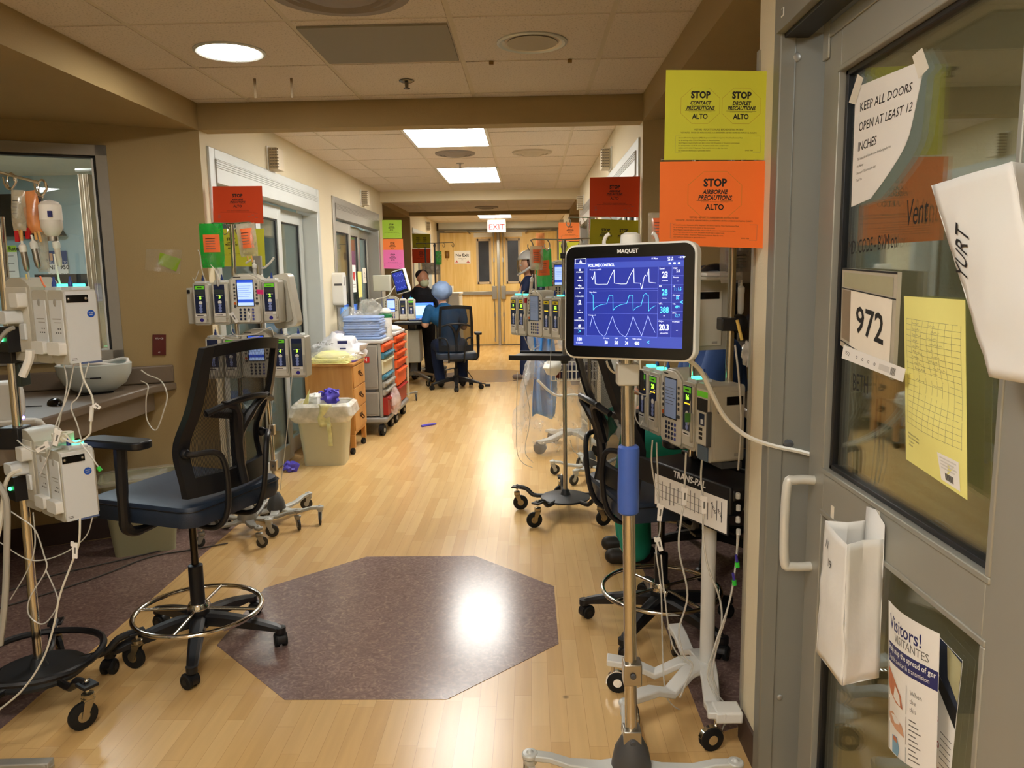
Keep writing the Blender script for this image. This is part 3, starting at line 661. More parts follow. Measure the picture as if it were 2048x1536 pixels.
for k in range(5): b.add([(.14+r5.uniform(-.012, .012), .444, 1.40+r5.uniform(-.015, .015)) for _ in range(4)], [(0, 1, 2, 3)], WHT)
b.build('peeled_sticker', d)
MB().box(1.214, 1.225, 2.182, 2.203, .0, 2.0, mat('corner_guard_grey', '9A9484', .5)).build('trim_1', kind='structure')
# things taped to the leaf. S() gives a point on the leaf plane
XL = 1.3125       # just off the glass
def S(px, py, dx=0): return X(px, py, XL-dx)
def taped(name, mb, label, cat, **k): return mb.build(name, label=label, cat=cat, **k)
p = Patch(S(1712, 175), S(1852, 118), S(1800, 372, .012), S(1705, 414), .216, .279, bow=lambda u, v: .002*v)
b = MB(); TP = mat('masking_tape', 'E6DFCF', .7, var=.04)
nu, nv = 10, 12
def cut(i, j):      # sheet whose lower right corner curls away
    return p.P(.216*i, .279*(1-j))
def outl(v): return 1 if v < .55 else 1-((v-.55)/.45)**2*.55
b.grid(lambda i, j: p.P(.216*i*outl(1-j), .279*(1-j), .0008), nu, nv, PAPER)
b.grid(lambda i, j: p.P(.216*(1-i)*outl(1-j), .279*(1-j), 0), nu, nv, PAPER)
for i, t in enumerate(('KEEP ALL DOORS', 'OPEN AT LEAST 12', 'INCHES')): p.text(b, t, .030, .02, .052+.046*i, INK, align='LEFT', sx=.74, bold=.0002)
for i, t in enumerate(('This keeps the air from the room from being pulled into', 'the Hallway', 'One room RTB doors can be shut', 'Thank You')): p.text(b, t, .0088, .02, .172+.0165*i, GINK, align='LEFT', sx=.68)
for (x, y, a) in ((.004, .006, .5), (.205, .004, -.5)):
    q = [(-.03, -.012), (.03, -.016), (.034, .012), (-.032, .014)]
    ca, sa = math.cos(a+1.6), math.sin(a+1.6); p.poly(b, [(x+u*ca-v*sa, y+u*sa+v*ca) for u, v in q][::-1], TP, e=.002)
taped('paper_notice', b, 'white KEEP ALL DOORS OPEN notice taped high on the glass of the near door', 'notice')
# room number plaque
p = Patch(S(1692, 536, .012), S(1804, 544, .012), S(1793, 760, .012), S(1688, 690, .012), .15, .20); b = MB()
p.sheet(b, mat('taupe_plaque', 'B4AC98', .5), 1, 1, .008); p.bar(b, .0, .15, .0, .004, BLACK, e=.0085)
p.bar(b, .006, .142, .010, .046, mat('olive_plaque_band', 'A9A484', .5), e=.0088); p.bar(b, 0, .15, .049, .0515, BLACK, e=.0088)
p.bar(b, .004, .03, .054, .178, mat('brown_plaque_band', '8C7A62', .5), e=.0088); p.bar(b, .03, .142, .052, .185, mat('ivory_card', 'EFE6D4', .7), e=.009)
p.text(b, '972', .085, .086, .118, INK, sx=.62, bold=.0012, e=.0095); p.bar(b, 0, .15, .185, .188, BLACK, e=.0088)
taped('room_number_plaque', b, 'taupe room number plaque reading 972 on the near glass door', 'sign')
p = Patch(S(1688, 690, .024), S(1812, 738, .024), S(1806, 764, .024), S(1684, 716, .024), .17, .032); b = MB(); p.sheet(b, PAPER, 2, 1)
p.text(b, '972', .012, .016, .016, INK, sx=.8, rot=-.2)
for k in range(4): p.text(b, '0', .011, .045+.017*k, .017, INK)
p.bar(b, .108, .135, .010, .024, mat('pale_label', 'D6D3CC', .6)); [p.bar(b, .138+.002*k, .139+.002*k, .008, .026, INK) for k in range(6)]
taped('patient_label_strip', b, 'white label strip marked 972 hanging under the room number plaque', 'label')
# yellow chart sheet
p = Patch(S(1813, 592, .006), S(1936, 600, .01), S(1940, 1000, .006), S(1817, 918, .004), .20, .38, bow=lambda u, v: .004+.010*math.sin(PI*2*v)**2*math.sin(PI*u))
b = MB(); p.sheet(b, mat('pale_yellow_paper', 'ECE58A', .8, var=.02), 8, 12)
for k in range(20): p.bar(b, .012, .19, .05+.0125*k, .0505+.0125*k, GINK, n=8)
for x in (.012, .035, .055, .078, .098, .115, .132, .150, .168, .19): p.path(b, [(x, .05+.02*j) for j in range(13)], .0005, GINK)
for k in range(11): scrawl(p, b, .038+.002*(k % 3), .061+.0125*k, .006, GINK, 5+k % 3, .0005, k, .9); scrawl(p, b, .10+.01*(k % 2), .061+.0125*k, .006, GINK, 4+k % 4, .0004, k+40, .9)
for k, t in enumerate(('Additional Notes', 'Date Performed', 'Signature', 'Other')): p.text(b, t, .007, .014, .312+.009*k, GINK, align='LEFT')
p.bar(b, .125, .182, .315, .372, PAPER, e=.0015)
for k in range(4): p.bar(b, .131, .176-.006*(k % 2), .321+.007*k, .324+.007*k, mat('pale_label', 'D6D3CC'), e=.002)
for k in range(9): p.bar(b, .14+.0028*k, .1415+.0028*k, .352, .366, INK, e=.002)
taped('yellow_chart_sheet', b, 'pale yellow ruled chart sheet with a label, taped to the near glass door', 'paper')
# paper bags
def paper_bag(F, xb, label, texts, back_up=.03):
    """white paper sack: F = front face TL, TR, BR, BL standing off the door; xb = plane of its back"""
    b = MB(); TL, TR, BR, BL = [Vector(q) for q in F]; WP = mat('white_bag_paper', 'E2E0DA', .75, var=.03, scale=9, bump=.35, bscale=22)
    w, h = (TR-TL).length, (BL-TL).length; sx = TL.x
    def cr(q, a=1): return a*Vector((.0035*noise.noise(q*14)+.002*noise.noise(q*34), 0, 0))
    front = lambda u, v: (lambda q: q+cr(q)+Vector((-.006*math.sin(PI*u)*math.sin(PI*v), 0, 0)))((TL*(1-u)+TR*u)*(1-v)+(BL*(1-u)+BR*u)*v)
    b.grid(lambda i, j: front(i, 1-j), 12, 20, WP)
    dn, df = Vector((xb-sx, .03, .0)), Vector((xb-sx, .0, 0))
    for side, (T0, B0, dd) in enumerate(((TR, BR, dn), (TL, BL, df))):   # gussets with an inward crease
        sg = 1 if side == 0 else -1
        def gus(u, v):
            q = (T0*(1-v)+B0*v)+dd*u; q = q+Vector((0, sg*.014*(1-abs(2*u-1))*(1-.8*v), 0))
            q.z -= .018*u*(1-v)*0; return q+Vector((0, .003*noise.noise(q*30), 0))
        b.grid((lambda i, j: gus(i, 1-j)) if side == 0 else (lambda i, j: gus(1-i, 1-j)), 8, 16, WP)
    A, B_, C_, D_ = TL+df+Vector((0, 0, back_up)), TR+dn+Vector((0, 0, back_up)), BR+dn, BL+df
    b.add([A, B_, C_, D_, (A+B_)/2+Vector((0, 0, .012))], [(0, 4, 1, 2, 3)], WP); b.add([BL, BR, C_, D_], [(0, 3, 2, 1)], WP)
    o = b.build('paper_bag', label=label, cat='paper bag', ang=25, solid=.0008)
    for t_, sz, px, py, rot in texts:
        K = MB(); K.text(t_, sz, INK, (0, 0, 0), rx=0, align='LEFT', sx=.8, shear=.1, depth=0); k = MB(); c_, s_ = math.cos(rot), math.sin(rot)
        k.add([front((px+v[0]*c_-v[1]*s_)/w, (py-(v[1]*c_+v[0]*s_))/h)+Vector((-.0022, 0, 0))-o.location for v in K.v], K.f, INK); k.build('marker_writing', o, label='black marker writing')
    return o
paper_bag([X(1862, 371, 1.235), X(2022, 323, 1.235), X(2112, 778, 1.235), X(1981, 754, 1.235)], 1.312, 'big tilted white paper sack taped high on the near glass door', [('YURT', .052, .012, .18, 1.0)], .0)
paper_bag([X(1650, 1041, 1.205), X(1694, 1090, 1.205), X(1685, 1371, 1.205), X(1632, 1303, 1.205)], 1.29, 'open white paper sack taped below the rail of the near door', [('N', .026, .02, .04, 0), ('19', .026, .035, .075, 0)])
for px, py, n in ((1665, 1022, 'left'), (1756, 1030, 'right')):
    A = X(px, py, 1.2945); MB().box(1.2935, 1.2948, A.y-.008, A.y+.008, A.z-.03, A.z+.012, TP).build('tape_strip', label='strip of masking tape above the lower paper sack, the %s one' % n, cat='tape')
# visitors poster, folded
p = Patch(S(1778, 1200, .012), S(1880, 1268, .03), S(1872, 1560, .03), S(1778, 1494, .012), .165, .30, bow=lambda u, v: .012*math.sin(PI*u)); b = MB(); p.sheet(b, PAPER, 8, 8)
IN = mat('indigo_ink', '272A66', .6, var=0)
p.text(b, 'Visitors!', .040, .014, .036, IN, align='LEFT', sx=.86, bold=.0005); p.text(b, 'VISITANTES', .024, .040, .062, GINK, align='LEFT', sx=.85)
p.bar(b, .006, .165, .078, .118, IN, n=8); p.text(b, 'Help stop the spread of ger', .0165, .010, .088, WHT, align='LEFT', sx=.82, e=.0016, bold=.0003); p.text(b, '¡Ayude a evitar la transmision', .0145, .012, .106, WHT, align='LEFT', sx=.78, e=.0016)
SK = mat('printed_skin', 'C47A56', .7, var=.2, scale=40); SKL = mat('printed_light_skin', 'D8A684', .7, var=.2, scale=40); PBG = mat('printed_blue', '7FA9C4', .7, var=.15, scale=30); PGR = mat('printed_grey', 'B9BDBB', .7, var=.15, scale=20)
p.poly(b, [(.006, .122), (.09, .140), (.09, .200), (.006, .188)], PGR); p.poly(b, [(.006, .128), (.03, .14), (.07, .17), (.078, .195), (.05, .192), (.02, .18), (.006, .165)], SK, e=.0016)
p.poly(b, [(.006, .195), (.09, .205), (.09, .262), (.006, .236)], mat('printed_tan', 'B7A79A', .7)); p.poly(b, [(.008, .222), (.03, .215), (.075, .228), (.085, .250), (.05, .246), (.02, .24)], SKL, e=.0016)
p.poly(b, [(.006, .242), (.09, .268), (.09, .298), (.006, .298)], PGR); p.poly(b, [(.03, .262), (.055, .26), (.066, .28), (.06, .298), (.03, .298)], PBG, e=.0016); p.poly(b, [(.036, .262), (.055, .262), (.056, .272), (.036, .270)], SK, e=.002)
for k, t in enumerate(('When', 'the', 'this')): p.text(b, t, .014, .10, .15+.017*k, GINK, align='LEFT', sx=.9)
for k in range(9): p.bar(b, .098, .118+.006*(k % 3), .205+.010*k, .2075+.010*k, GINK)
taped('visitors_poster', b, 'curved white Visitors poster with hand washing pictures on the near door', 'poster')
p = Patch(S(1868, 1262, .004), S(1926, 1322, .002), S(1896, 1600, .002), S(1862, 1560, .004), .12, .30); b = MB(); p.sheet(b, PAPER, 2, 2)
p.poly(b, [(0, .0), (.12, .0), (.12, .11), (0, .06)], mat('printed_night', '2A3348', .6, var=.3, scale=12)); p.poly(b, [(.06, .0), (.12, .005), (.12, .09), (.07, .06)], mat('printed_haze', 'B9B48C', .6, var=.3, scale=14), e=.0016)
p.poly(b, [(0, .062), (.12, .105), (.12, .145), (0, .085)], BLACK, e=.0016)
for k in range(3): p.text(b, 'o', .03, .03+.01*k, .16+.05*k, mat('printed_rose', 'B04848', .7))
for k in range(8): p.bar(b, .05, .11, .18+.013*k, .182+.013*k, GINK)
taped('folded_poster', b, 'second folded leaf with a dark picture behind the Visitors poster', 'poster')
# marker writing on the glass itself
p = Patch((XL-.0, 1.81, 1.86), (XL, 1.15, 1.86), (XL, 1.15, .94), (XL, 1.81, .94), .66, .92); b = MB()
for t, px, py, sz, sh in (('Vent', 1812, 430, .07, .15), ('MD. CODE - BVM on', 1697, 498, .042, .1), ('BETH', 1706, 765, .055, -.05)):
    b2 = MB(); q = S(px, py); p.text(b2, t, sz, 1.81-q.y, 1.86-q.z, INK, align='LEFT', sx=.62, shear=sh, e=.001, rot=.04)
    b2.build('glass_marker_writing', label='black marker writing on the near door glass reading ' + t.replace('.', ''), cat='writing')
# switch plates on the wall behind the glass
RED = mat('dark_red_plate', '5A1512', .35); 
def plate(px0, py0, px1, py1, y, m, t1, t2, label, toggle=False):
    A, B = Y(px0, py0, y), Y(px1, py1, y); b = MB(); b.box(A.x, B.x, y-.006, y, B.z, A.z, m); cx = (A.x+B.x)/2; im = WHT if m is RED else GINK
    b.text(t1, .012, im, (cx, y-.0065, A.z-.018)); b.text(t2, .012, im, (cx, y-.0065, B.z+.014))
    if toggle: b.box(cx-.006, cx+.006, y-.018, y-.006, (A.z+B.z)/2-.013, (A.z+B.z)/2+.012, WHITEP)
    b.build('wall_plate', label=label, cat='wall plate', bevel=.002)
plate(1692, 798, 1750, 884, 2.30, RED, 'ICU-CB', '40', 'dark red wall plate marked ICU-CB 40 seen through the near door glass')
plate(1764, 798, 1838, 886, 2.30, mat('beige_plate', 'A7A183', .5), 'ICU-P', '21', 'beige light switch plate marked ICU-P seen through the near door glass', True)

# ================================================================== near left recess
def SWp(px, py, off=0):       # point on the slanted window wall
    n = Vector((MXL.col[1][0], MXL.col[1][1], 0)); P0_ = Vector((-W, 4.36, 0)); dd = (px-1024)/F_PX*_r+(768-py)/F_PX*_u+_f
    t = ((P0_-CAM).dot(n)+off)/dd.dot(n); return CAM+t*dd
CT = mat('grey_brown_laminate', '7A6C5C', .4, var=.08, scale=120)
b = MB(); b.prism([(-1.40, 4.255), (-1.47, 4.12), (-1.47, 2.50), (-1.9, 2.56), (-2.34, 2.79), (-2.34, 3.77)], .80, .845, CT)
d0 = Vector(MXL.col[0][:3]); n0 = Vector(MXL.col[1][:3]); q0 = Vector((-W, 4.36, 0))
P = [q0+d0*.22-n0*.002, q0+d0*1.24-n0*.002, q0+d0*1.24-n0*.02, q0+d0*.22-n0*.02]
b.prism([(v.x, v.y) for v in P], .845, .945, CT)
b.build('counter', label='grey brown laminate counter in the left recess under the window', cat='counter', bevel=.012)
b = MB(); b.prism([(-1.50, 4.18), (-1.52, 4.18), (-1.52, 2.55), (-1.50, 2.55)], .70, .80, CT); b.build('counter_apron', label='dark front rail under the left counter edge', cat='counter rail')
# respirator helmet lying on the counter
HC = Vector((-1.66, 3.90, .846)); HM = mat('pale_helmet_shell', 'C9D2CE', .35, var=.02)
t = thing('respirator_helmet', 'white respirator helmet lying upside down on the left counter', 'helmet', HC, .35)
b = MB(); seg = 28
pr = [(.02, 0), (.09, .006), (.145, .045), (.172, .10), (.178, .145), (.172, .15), (.165, .14), (.14, .06), (.08, .025), (.01, .02)]
b.lathe(pr, HM, seg=seg, cap=False); o = b.build('shell', t); o.scale = (1.0, .78, 1)
b = MB(); b.tube([(.16*math.cos(a), .125*math.sin(a), .15+.012*math.sin(3*a)) for a in [k*2*PI/20 for k in range(20)]], .009, PAPER, closed=True); b.box(-.03, .03, -.08, .0, .15, .185, PAPER); b.build('lining', t)
b = MB(); b.text('3M', .02, INK, (.0, -.1395, .085), rx=PI/2-.35); b.text('VERSAFLO', .012, GINK, (-.035, -.138, .085), rx=PI/2-.35); b = MB().box(.0, .05, -.1385, -.134, .083, .09, INK).box(-.03, -.005, -.1385, -.134, .084, .089, GINK); b.build('marking', t)
line('white_hose', 'thin white cord looping off the helmet past the counter edge', 'cord', [Y(282, 762, 4.0), Y(296, 772, 3.95), Y(292, 800, 3.95), Y(294, 840, 3.95), Y(312, 860, 3.95), Y(328, 820, 3.98), Y(334, 790, 4.0), Y(322, 762, 4.03), Y(296, 750, 4.05), Y(282, 740, 4.05)], .0035, WIRE)
t = thing('computer_mouse', 'glossy black computer mouse on the left counter', 'mouse', (-1.63, 3.50, .846), .9)
b = MB(); b.ball((0, 0, .0), (.032, .055, .032), BLACKG, seg=20, rings=12); v = b.v; b.v = [(x, y, max(z, 0)) for x, y, z in v]; b.build('body', t)
line('mouse_cord', 'black cord of the mouse on the left counter', 'cord', [(-1.66, 3.45, .85), (-1.75, 3.42, .85), (-1.83, 3.36, .85), (-1.80, 3.28, .85), (-1.86, 3.2, .85)], .0025, BWIRE)
MB().tube([(-1.66, 3.72, .852), (-1.55, 3.86, .852)], [.004, .005], BLACKG).build('pen', label='black pen lying on the left counter by the mouse', cat='pen')
t = thing('charging_dock', 'white rounded dock with a violet light at the left edge of the counter', 'dock', Vector((-1.56, 3.02, .850)), .5)
b = MB(); b.rrect(-.09, .09, 0, .17, .05, -.05, .05, WHITEP, ax=1); b.build('body', t, bevel=.01)
b = MB(); b.ball((.082, -.03, .02), .009, mat('violet_light', '7A5CFF', .4, emit=12, var=0)); b.build('status_light', t)
b = MB(); b.box(-.10, .13, -.09, -.055, .0, .02, WHITEP).tube([(.09, -.07, 0.01), (.14, -.06, -.0), (.15, -.06, -.04), (.15, -.06, -.08)], .016, WHITEP, smooth=3); b.build('bracket', t, bevel=.004)
# red plate and taped note on the window wall
def wallpatch(px0, py0, px1, py1):
    return [SWp(px0, py0, -.006), SWp(px1, py0, -.006), SWp(px1, py1, -.006), SWp(px0, py1, -.006)]
p = Patch(*wallpatch(305, 669, 332, 710), .07, .115); b = MB(); p.sheet(b, RED, 1, 1, .005); p.text(b, 'ICU-CB', .013, .035, .022, WHT, e=.0055); p.text(b, '41', .012, .035, .1, WHT, e=.0055)
b.build('wall_plate', label='dark red wall plate on the tan wall left of the mesh chair', cat='wall plate', bevel=.001)
p = Patch(SWp(320, 505, -.004), SWp(362, 518, -.004), SWp(352, 543, -.004), SWp(316, 528, -.004), .1, .06); b = MB(); p.sheet(b, mat('lime_note', '8FAE1E', .7), 2, 1)
p2 = Patch(*[SWp(x, y, -.007) for x, y in ((292, 498), (364, 500), (360, 548), (290, 540))], .18, .1, bow=lambda u, v: .004*math.sin(9*u+4*v)); p2.sheet(b, plastic('clear_tape', 'D9D2BC', .1, .05), 8, 5)
b.build('taped_note', label='lime green note under clear tape on the tan wall by the window', cat='note')
# waste bin below the counter
def bin_(loc, rz, m, label, h=.44, w=.17, dpt=.13, liner=None, lh=.14, cat='waste bin', over=.02):
    t = thing('waste_bin', label, cat, loc, rz)
    def ring(sx, sy, z, r, n=6):
        pts = []
        for cx, cy, q in ((sx-r, sy-r, 0), (-sx+r, sy-r, 1), (-sx+r, -sy+r, 2), (sx-r, -sy+r, 3)):
            for k in range(n): a = (q+k/(n-1))*PI/2; pts.append((cx+r*math.cos(a), cy+r*math.sin(a), z))
        return pts
    def loft(b, rings, m, cap0=True, wob=0):
        n = len(rings[0]); vs = [v for r_ in rings for v in r_]
        if wob: vs = [(x*(1+wob*noise.noise(Vector((x*9, y*9, z*14)))), y*(1+wob*noise.noise(Vector((y*9, x*9, z*14+3)))), z+wob*.08*noise.noise(Vector((x*20, y*20, 5)))) for x, y, z in vs]
        fs = [(i*n+k, i*n+(k+1) % n, (i+1)*n+(k+1) % n, (i+1)*n+k) for i in range(len(rings)-1) for k in range(n)]
        if cap0: fs.append(tuple(range(n-1, -1, -1)))
        b.add(vs, fs, m)
    b = MB(); k = .78
    loft(b, [ring(w*k, dpt*k, 0, .03), ring(w*k*1.01, dpt*k*1.01, .012, .035), ring(w, dpt, h-.01, .045), ring(w+.008, dpt+.008, h-.008, .05), ring(w+.008, dpt+.008, h, .05), ring(w-.004, dpt-.004, h, .045), ring(w*k-.004, dpt*k-.004, .015, .03)], m)
    loft(b, [ring(w*k-.004, dpt*k-.004, .015, .03)], m); b.build('bucket', t)
    if liner:
        b = MB(); o = over
        loft(b, [ring(w+.006+o*.3, dpt+.006+o*.3, h-lh, .05, 9), ring(w+.012+o, dpt+.012+o, h-lh*.6, .05, 9), ring(w+.014+o*.6, dpt+.014+o*.6, h-.01, .055, 9), ring(w+.006, dpt+.006, h+.012, .05, 9), ring(w-.01, dpt-.01, h-.01, .045, 9), ring(w-.03, dpt-.03, h-.12, .04, 9)], liner, cap0=False, wob=.10); b.build('liner', t)
    return t
BINM = mat('sage_plastic_bin', 'A8A582', .5, var=.03); CLR = plastic('clear_liner', 'CFC9B4', .22, .15)
bin_((-1.47, 3.90, .0015), .45, BINM, 'sage plastic waste bin with a clear liner under the left counter', h=.40, w=.185, dpt=.125, liner=CLR, lh=.0, over=.03)
# paddle lever and cords on the recess floor
line('floor_cable', 'grey cable on the recess floor, the one running nearer the wall', 'cable', [(-1.35, 3.86, .006), (-1.5, 3.72, .006), (-1.75, 3.5, .006), (-1.85, 3.3, .006), (-2.1, 3.0, .006)], .004, mat('grey_cable', '4C4742', .6))
line('floor_cable', 'grey cable on the recess floor, curving past the bin to the chair', 'cable', [(-1.05, 3.95, .006), (-1.2, 3.86, .006), (-1.38, 3.75, .006), (-1.5, 3.5, .006), (-1.7, 3.2, .006), (-1.9, 3.0, .006)], .004, MT['grey_cable'])
# seen through the left window
TVM = mat('tv_black', '0C0D10', .25)
yw = 6.99
A, B = Y(-80, 392, yw), Y(133, 472, yw); b = MB(); b.prism([(A.x, A.z), (Y(82, 392, yw).x, A.z), (B.x+.02, B.z), (A.x, B.z)], yw-.09, yw-.02, TVM, ax=1).build('wall_television', label='black wall television seen through the left window', cat='television', bevel=.005)
def poster(px0, py0, px1, py1, y, label, fn, name='wall_poster', cat='poster'):
    A, B = Y(px0, py0, y), Y(px1, py1, y); p = Patch((A.x, y, A.z), (B.x, y, A.z), (B.x, y, B.z), (A.x, y, B.z), B.x-A.x, A.z-B.z); b = MB(); p.sheet(b, PAPER); fn(p, b)
    return b.build(name, label=label, cat=cat, flat=True)
def f1(p, b):
    p.bar(b, 0, p.w, 0, p.h*.13, LIME); p.text(b, 'Results Room Rates', .05, p.w*.5, p.h*.065, INK, e=.0018, bold=.001)
    for k in range(9): p.bar(b, .03, p.w*(.9-.2*(k % 3)), p.h*(.2+.05*k), p.h*(.212+.05*k), GINK)
    p.bar(b, 0, p.w, p.h*.82, p.h, mat('teal_print', '2A6A80', .6)); p.bar(b, .02, p.w*.35, p.h*.66, p.h*.78, mat('lime_note', '8FAE1E'))
poster(-40, 492, 43, 592, yw, 'white poster with a green heading on the blue wall past the window', f1)
def f2(p, b):
    p.bar(b, 0, p.w, 0, p.h*.42, mat('navy_print', '26457A', .6)); p.bar(b, p.w*.15, p.w*.3, p.h*.08, p.h*.3, SKL, e=.0015); p.bar(b, p.w*.5, p.w*.62, p.h*.1, p.h*.3, SK, e=.0015); p.text(b, 'WELCOME TO', .03, p.w*.5, p.h*.37, WHT, e=.0018)
    p.text(b, 'UNIT 950', .055, p.w*.45, p.h*.52, INK, bold=.001); p.text(b, '324-1715', .055, p.w*.5, p.h*.78, GINK); p.bar(b, 0, p.w, p.h*.9, p.h, MT['navy_print'])
poster(92, 502, 139, 565, yw, 'small blue and white welcome poster reading UNIT 950 past the window', f2)
CU = mat('beige_pink_curtain', 'BFAE98', .8, var=.05); b = MB()
A, B = Y(158, 345, 5.3), Y(205, 700, 5.3)
b.grid(lambda i, j: (A.x+(B.x-A.x)*i*1.5, 5.3+.035*math.sin(i*30), .35+(2.13-.35)*j), 60, 2, CU); b.build('privacy_curtain', label='beige hanging curtain just inside the left window', cat='curtain', solid=.004)
MB().tube([(A.x-.02, 5.3, 2.16), (A.x+.4, 5.3, 2.16)], .012, ALU).build('curtain_rail', label='curtain rail inside the left window', cat='rail')
b = MB(); b.box(-.25, .25, -.02, .02, -.16, .16, TVM).build('room_monitor', label='dark screen on an arm low behind the left window', cat='monitor', origin=False).location = Y(140, 590, 5.9)
# ================================================================== builders for wheeled equipment
def mesh_fabric():
    M = bpy.data.materials.new('black_mesh_fabric'); M.use_nodes = True; nt = M.node_tree; L = nt.links.new; N = nt.nodes.new
    b = nt.nodes['Principled BSDF']; b.inputs['Base Color'].default_value = (.012, .012, .014, 1); b.inputs['Roughness'].default_value = .7
    tc = N('ShaderNodeTexCoord'); wv = N('ShaderNodeTexWave'); wv.bands_direction = 'X'; wv.inputs['Scale'].default_value = 62; wv.inputs['Distortion'].default_value = .3
    L(tc.outputs['Object'], wv.inputs[0]); mr = N('ShaderNodeMapRange'); mr.inputs[1].default_value = .25; mr.inputs[2].default_value = .75; mr.inputs[3].default_value = .5; mr.inputs[4].default_value = .92
    L(wv.outputs['Fac'], mr.inputs[0]); L(mr.outputs[0], b.inputs['Alpha']); return M
MESHF = mesh_fabric()
def caster(parent, x, y, z, r=.03, w=.02, yaw=0, wheel=RUBBER, fork=BLACK, hub=None, hood=True, stem=.02):
    """twin-hooded or forked caster; z = height of the mounting face"""
    c, s_ = math.cos(yaw), math.sin(yaw); M = Matrix.Translation((x, y, 0)) @ Matrix.Rotation(yaw, 4, 'Z')
    b = MB(); b.M = M; tr = -r*.45
    b.cyl((0, 0, z-.006), (0, 0, r*1.9), .006, CHROME if not hood else fork)
    if hood:
        pts = [(tr+(r+.004)*math.cos(a), r+(r+.004)*math.sin(a)) for a in [PI*k/10-.25 for k in range(11)]]
        pts = [(px, pz) for px, pz in pts]+[(tr-(r-.002), r), (tr, r*1.2), (tr+r*.9, r*.9)]
        b.prism(pts, -w*.62, w*.62, fork, ax=1)
    else:
        for yy in (-w*.75, w*.75): b.prism([(tr-.008, r-.006), (tr+.008, r-.008), (.016, r*2.05), (-.016, r*2.05)], yy-.0015, yy+.0015, fork, ax=1)
        b.box(-.018, .018, -w*.75, w*.75, r*2.05, r*2.05+.006, fork)
        b.lathe([(.017, 0), (.019, .004), (.019, .014), (.012, .018)], fork, (0, 0, r*2.05+.006))
    o = b.build('caster', parent)
    wb = MB(); wb.M = M; ww = w*.5
    for a, q in ((-ww, ww),) if not hood else ((-w, -w*.18), (w*.18, w)):
        wb.lathe([(r*.3, a), (r*.86, a), (r, a+ww*.25), (r, q-ww*.25), (r*.86, q), (r*.3, q)], wheel, (tr, 0, r), (0, 1, 0), seg=22)
        wb.lathe([(.001, a-.0015), (r*.42, a-.0015), (r*.42, q+.0015), (.001, q+.0015)], hub or fork, (tr, 0, r), (0, 1, 0), seg=14)
    wb.build('wheel', o)
    return o
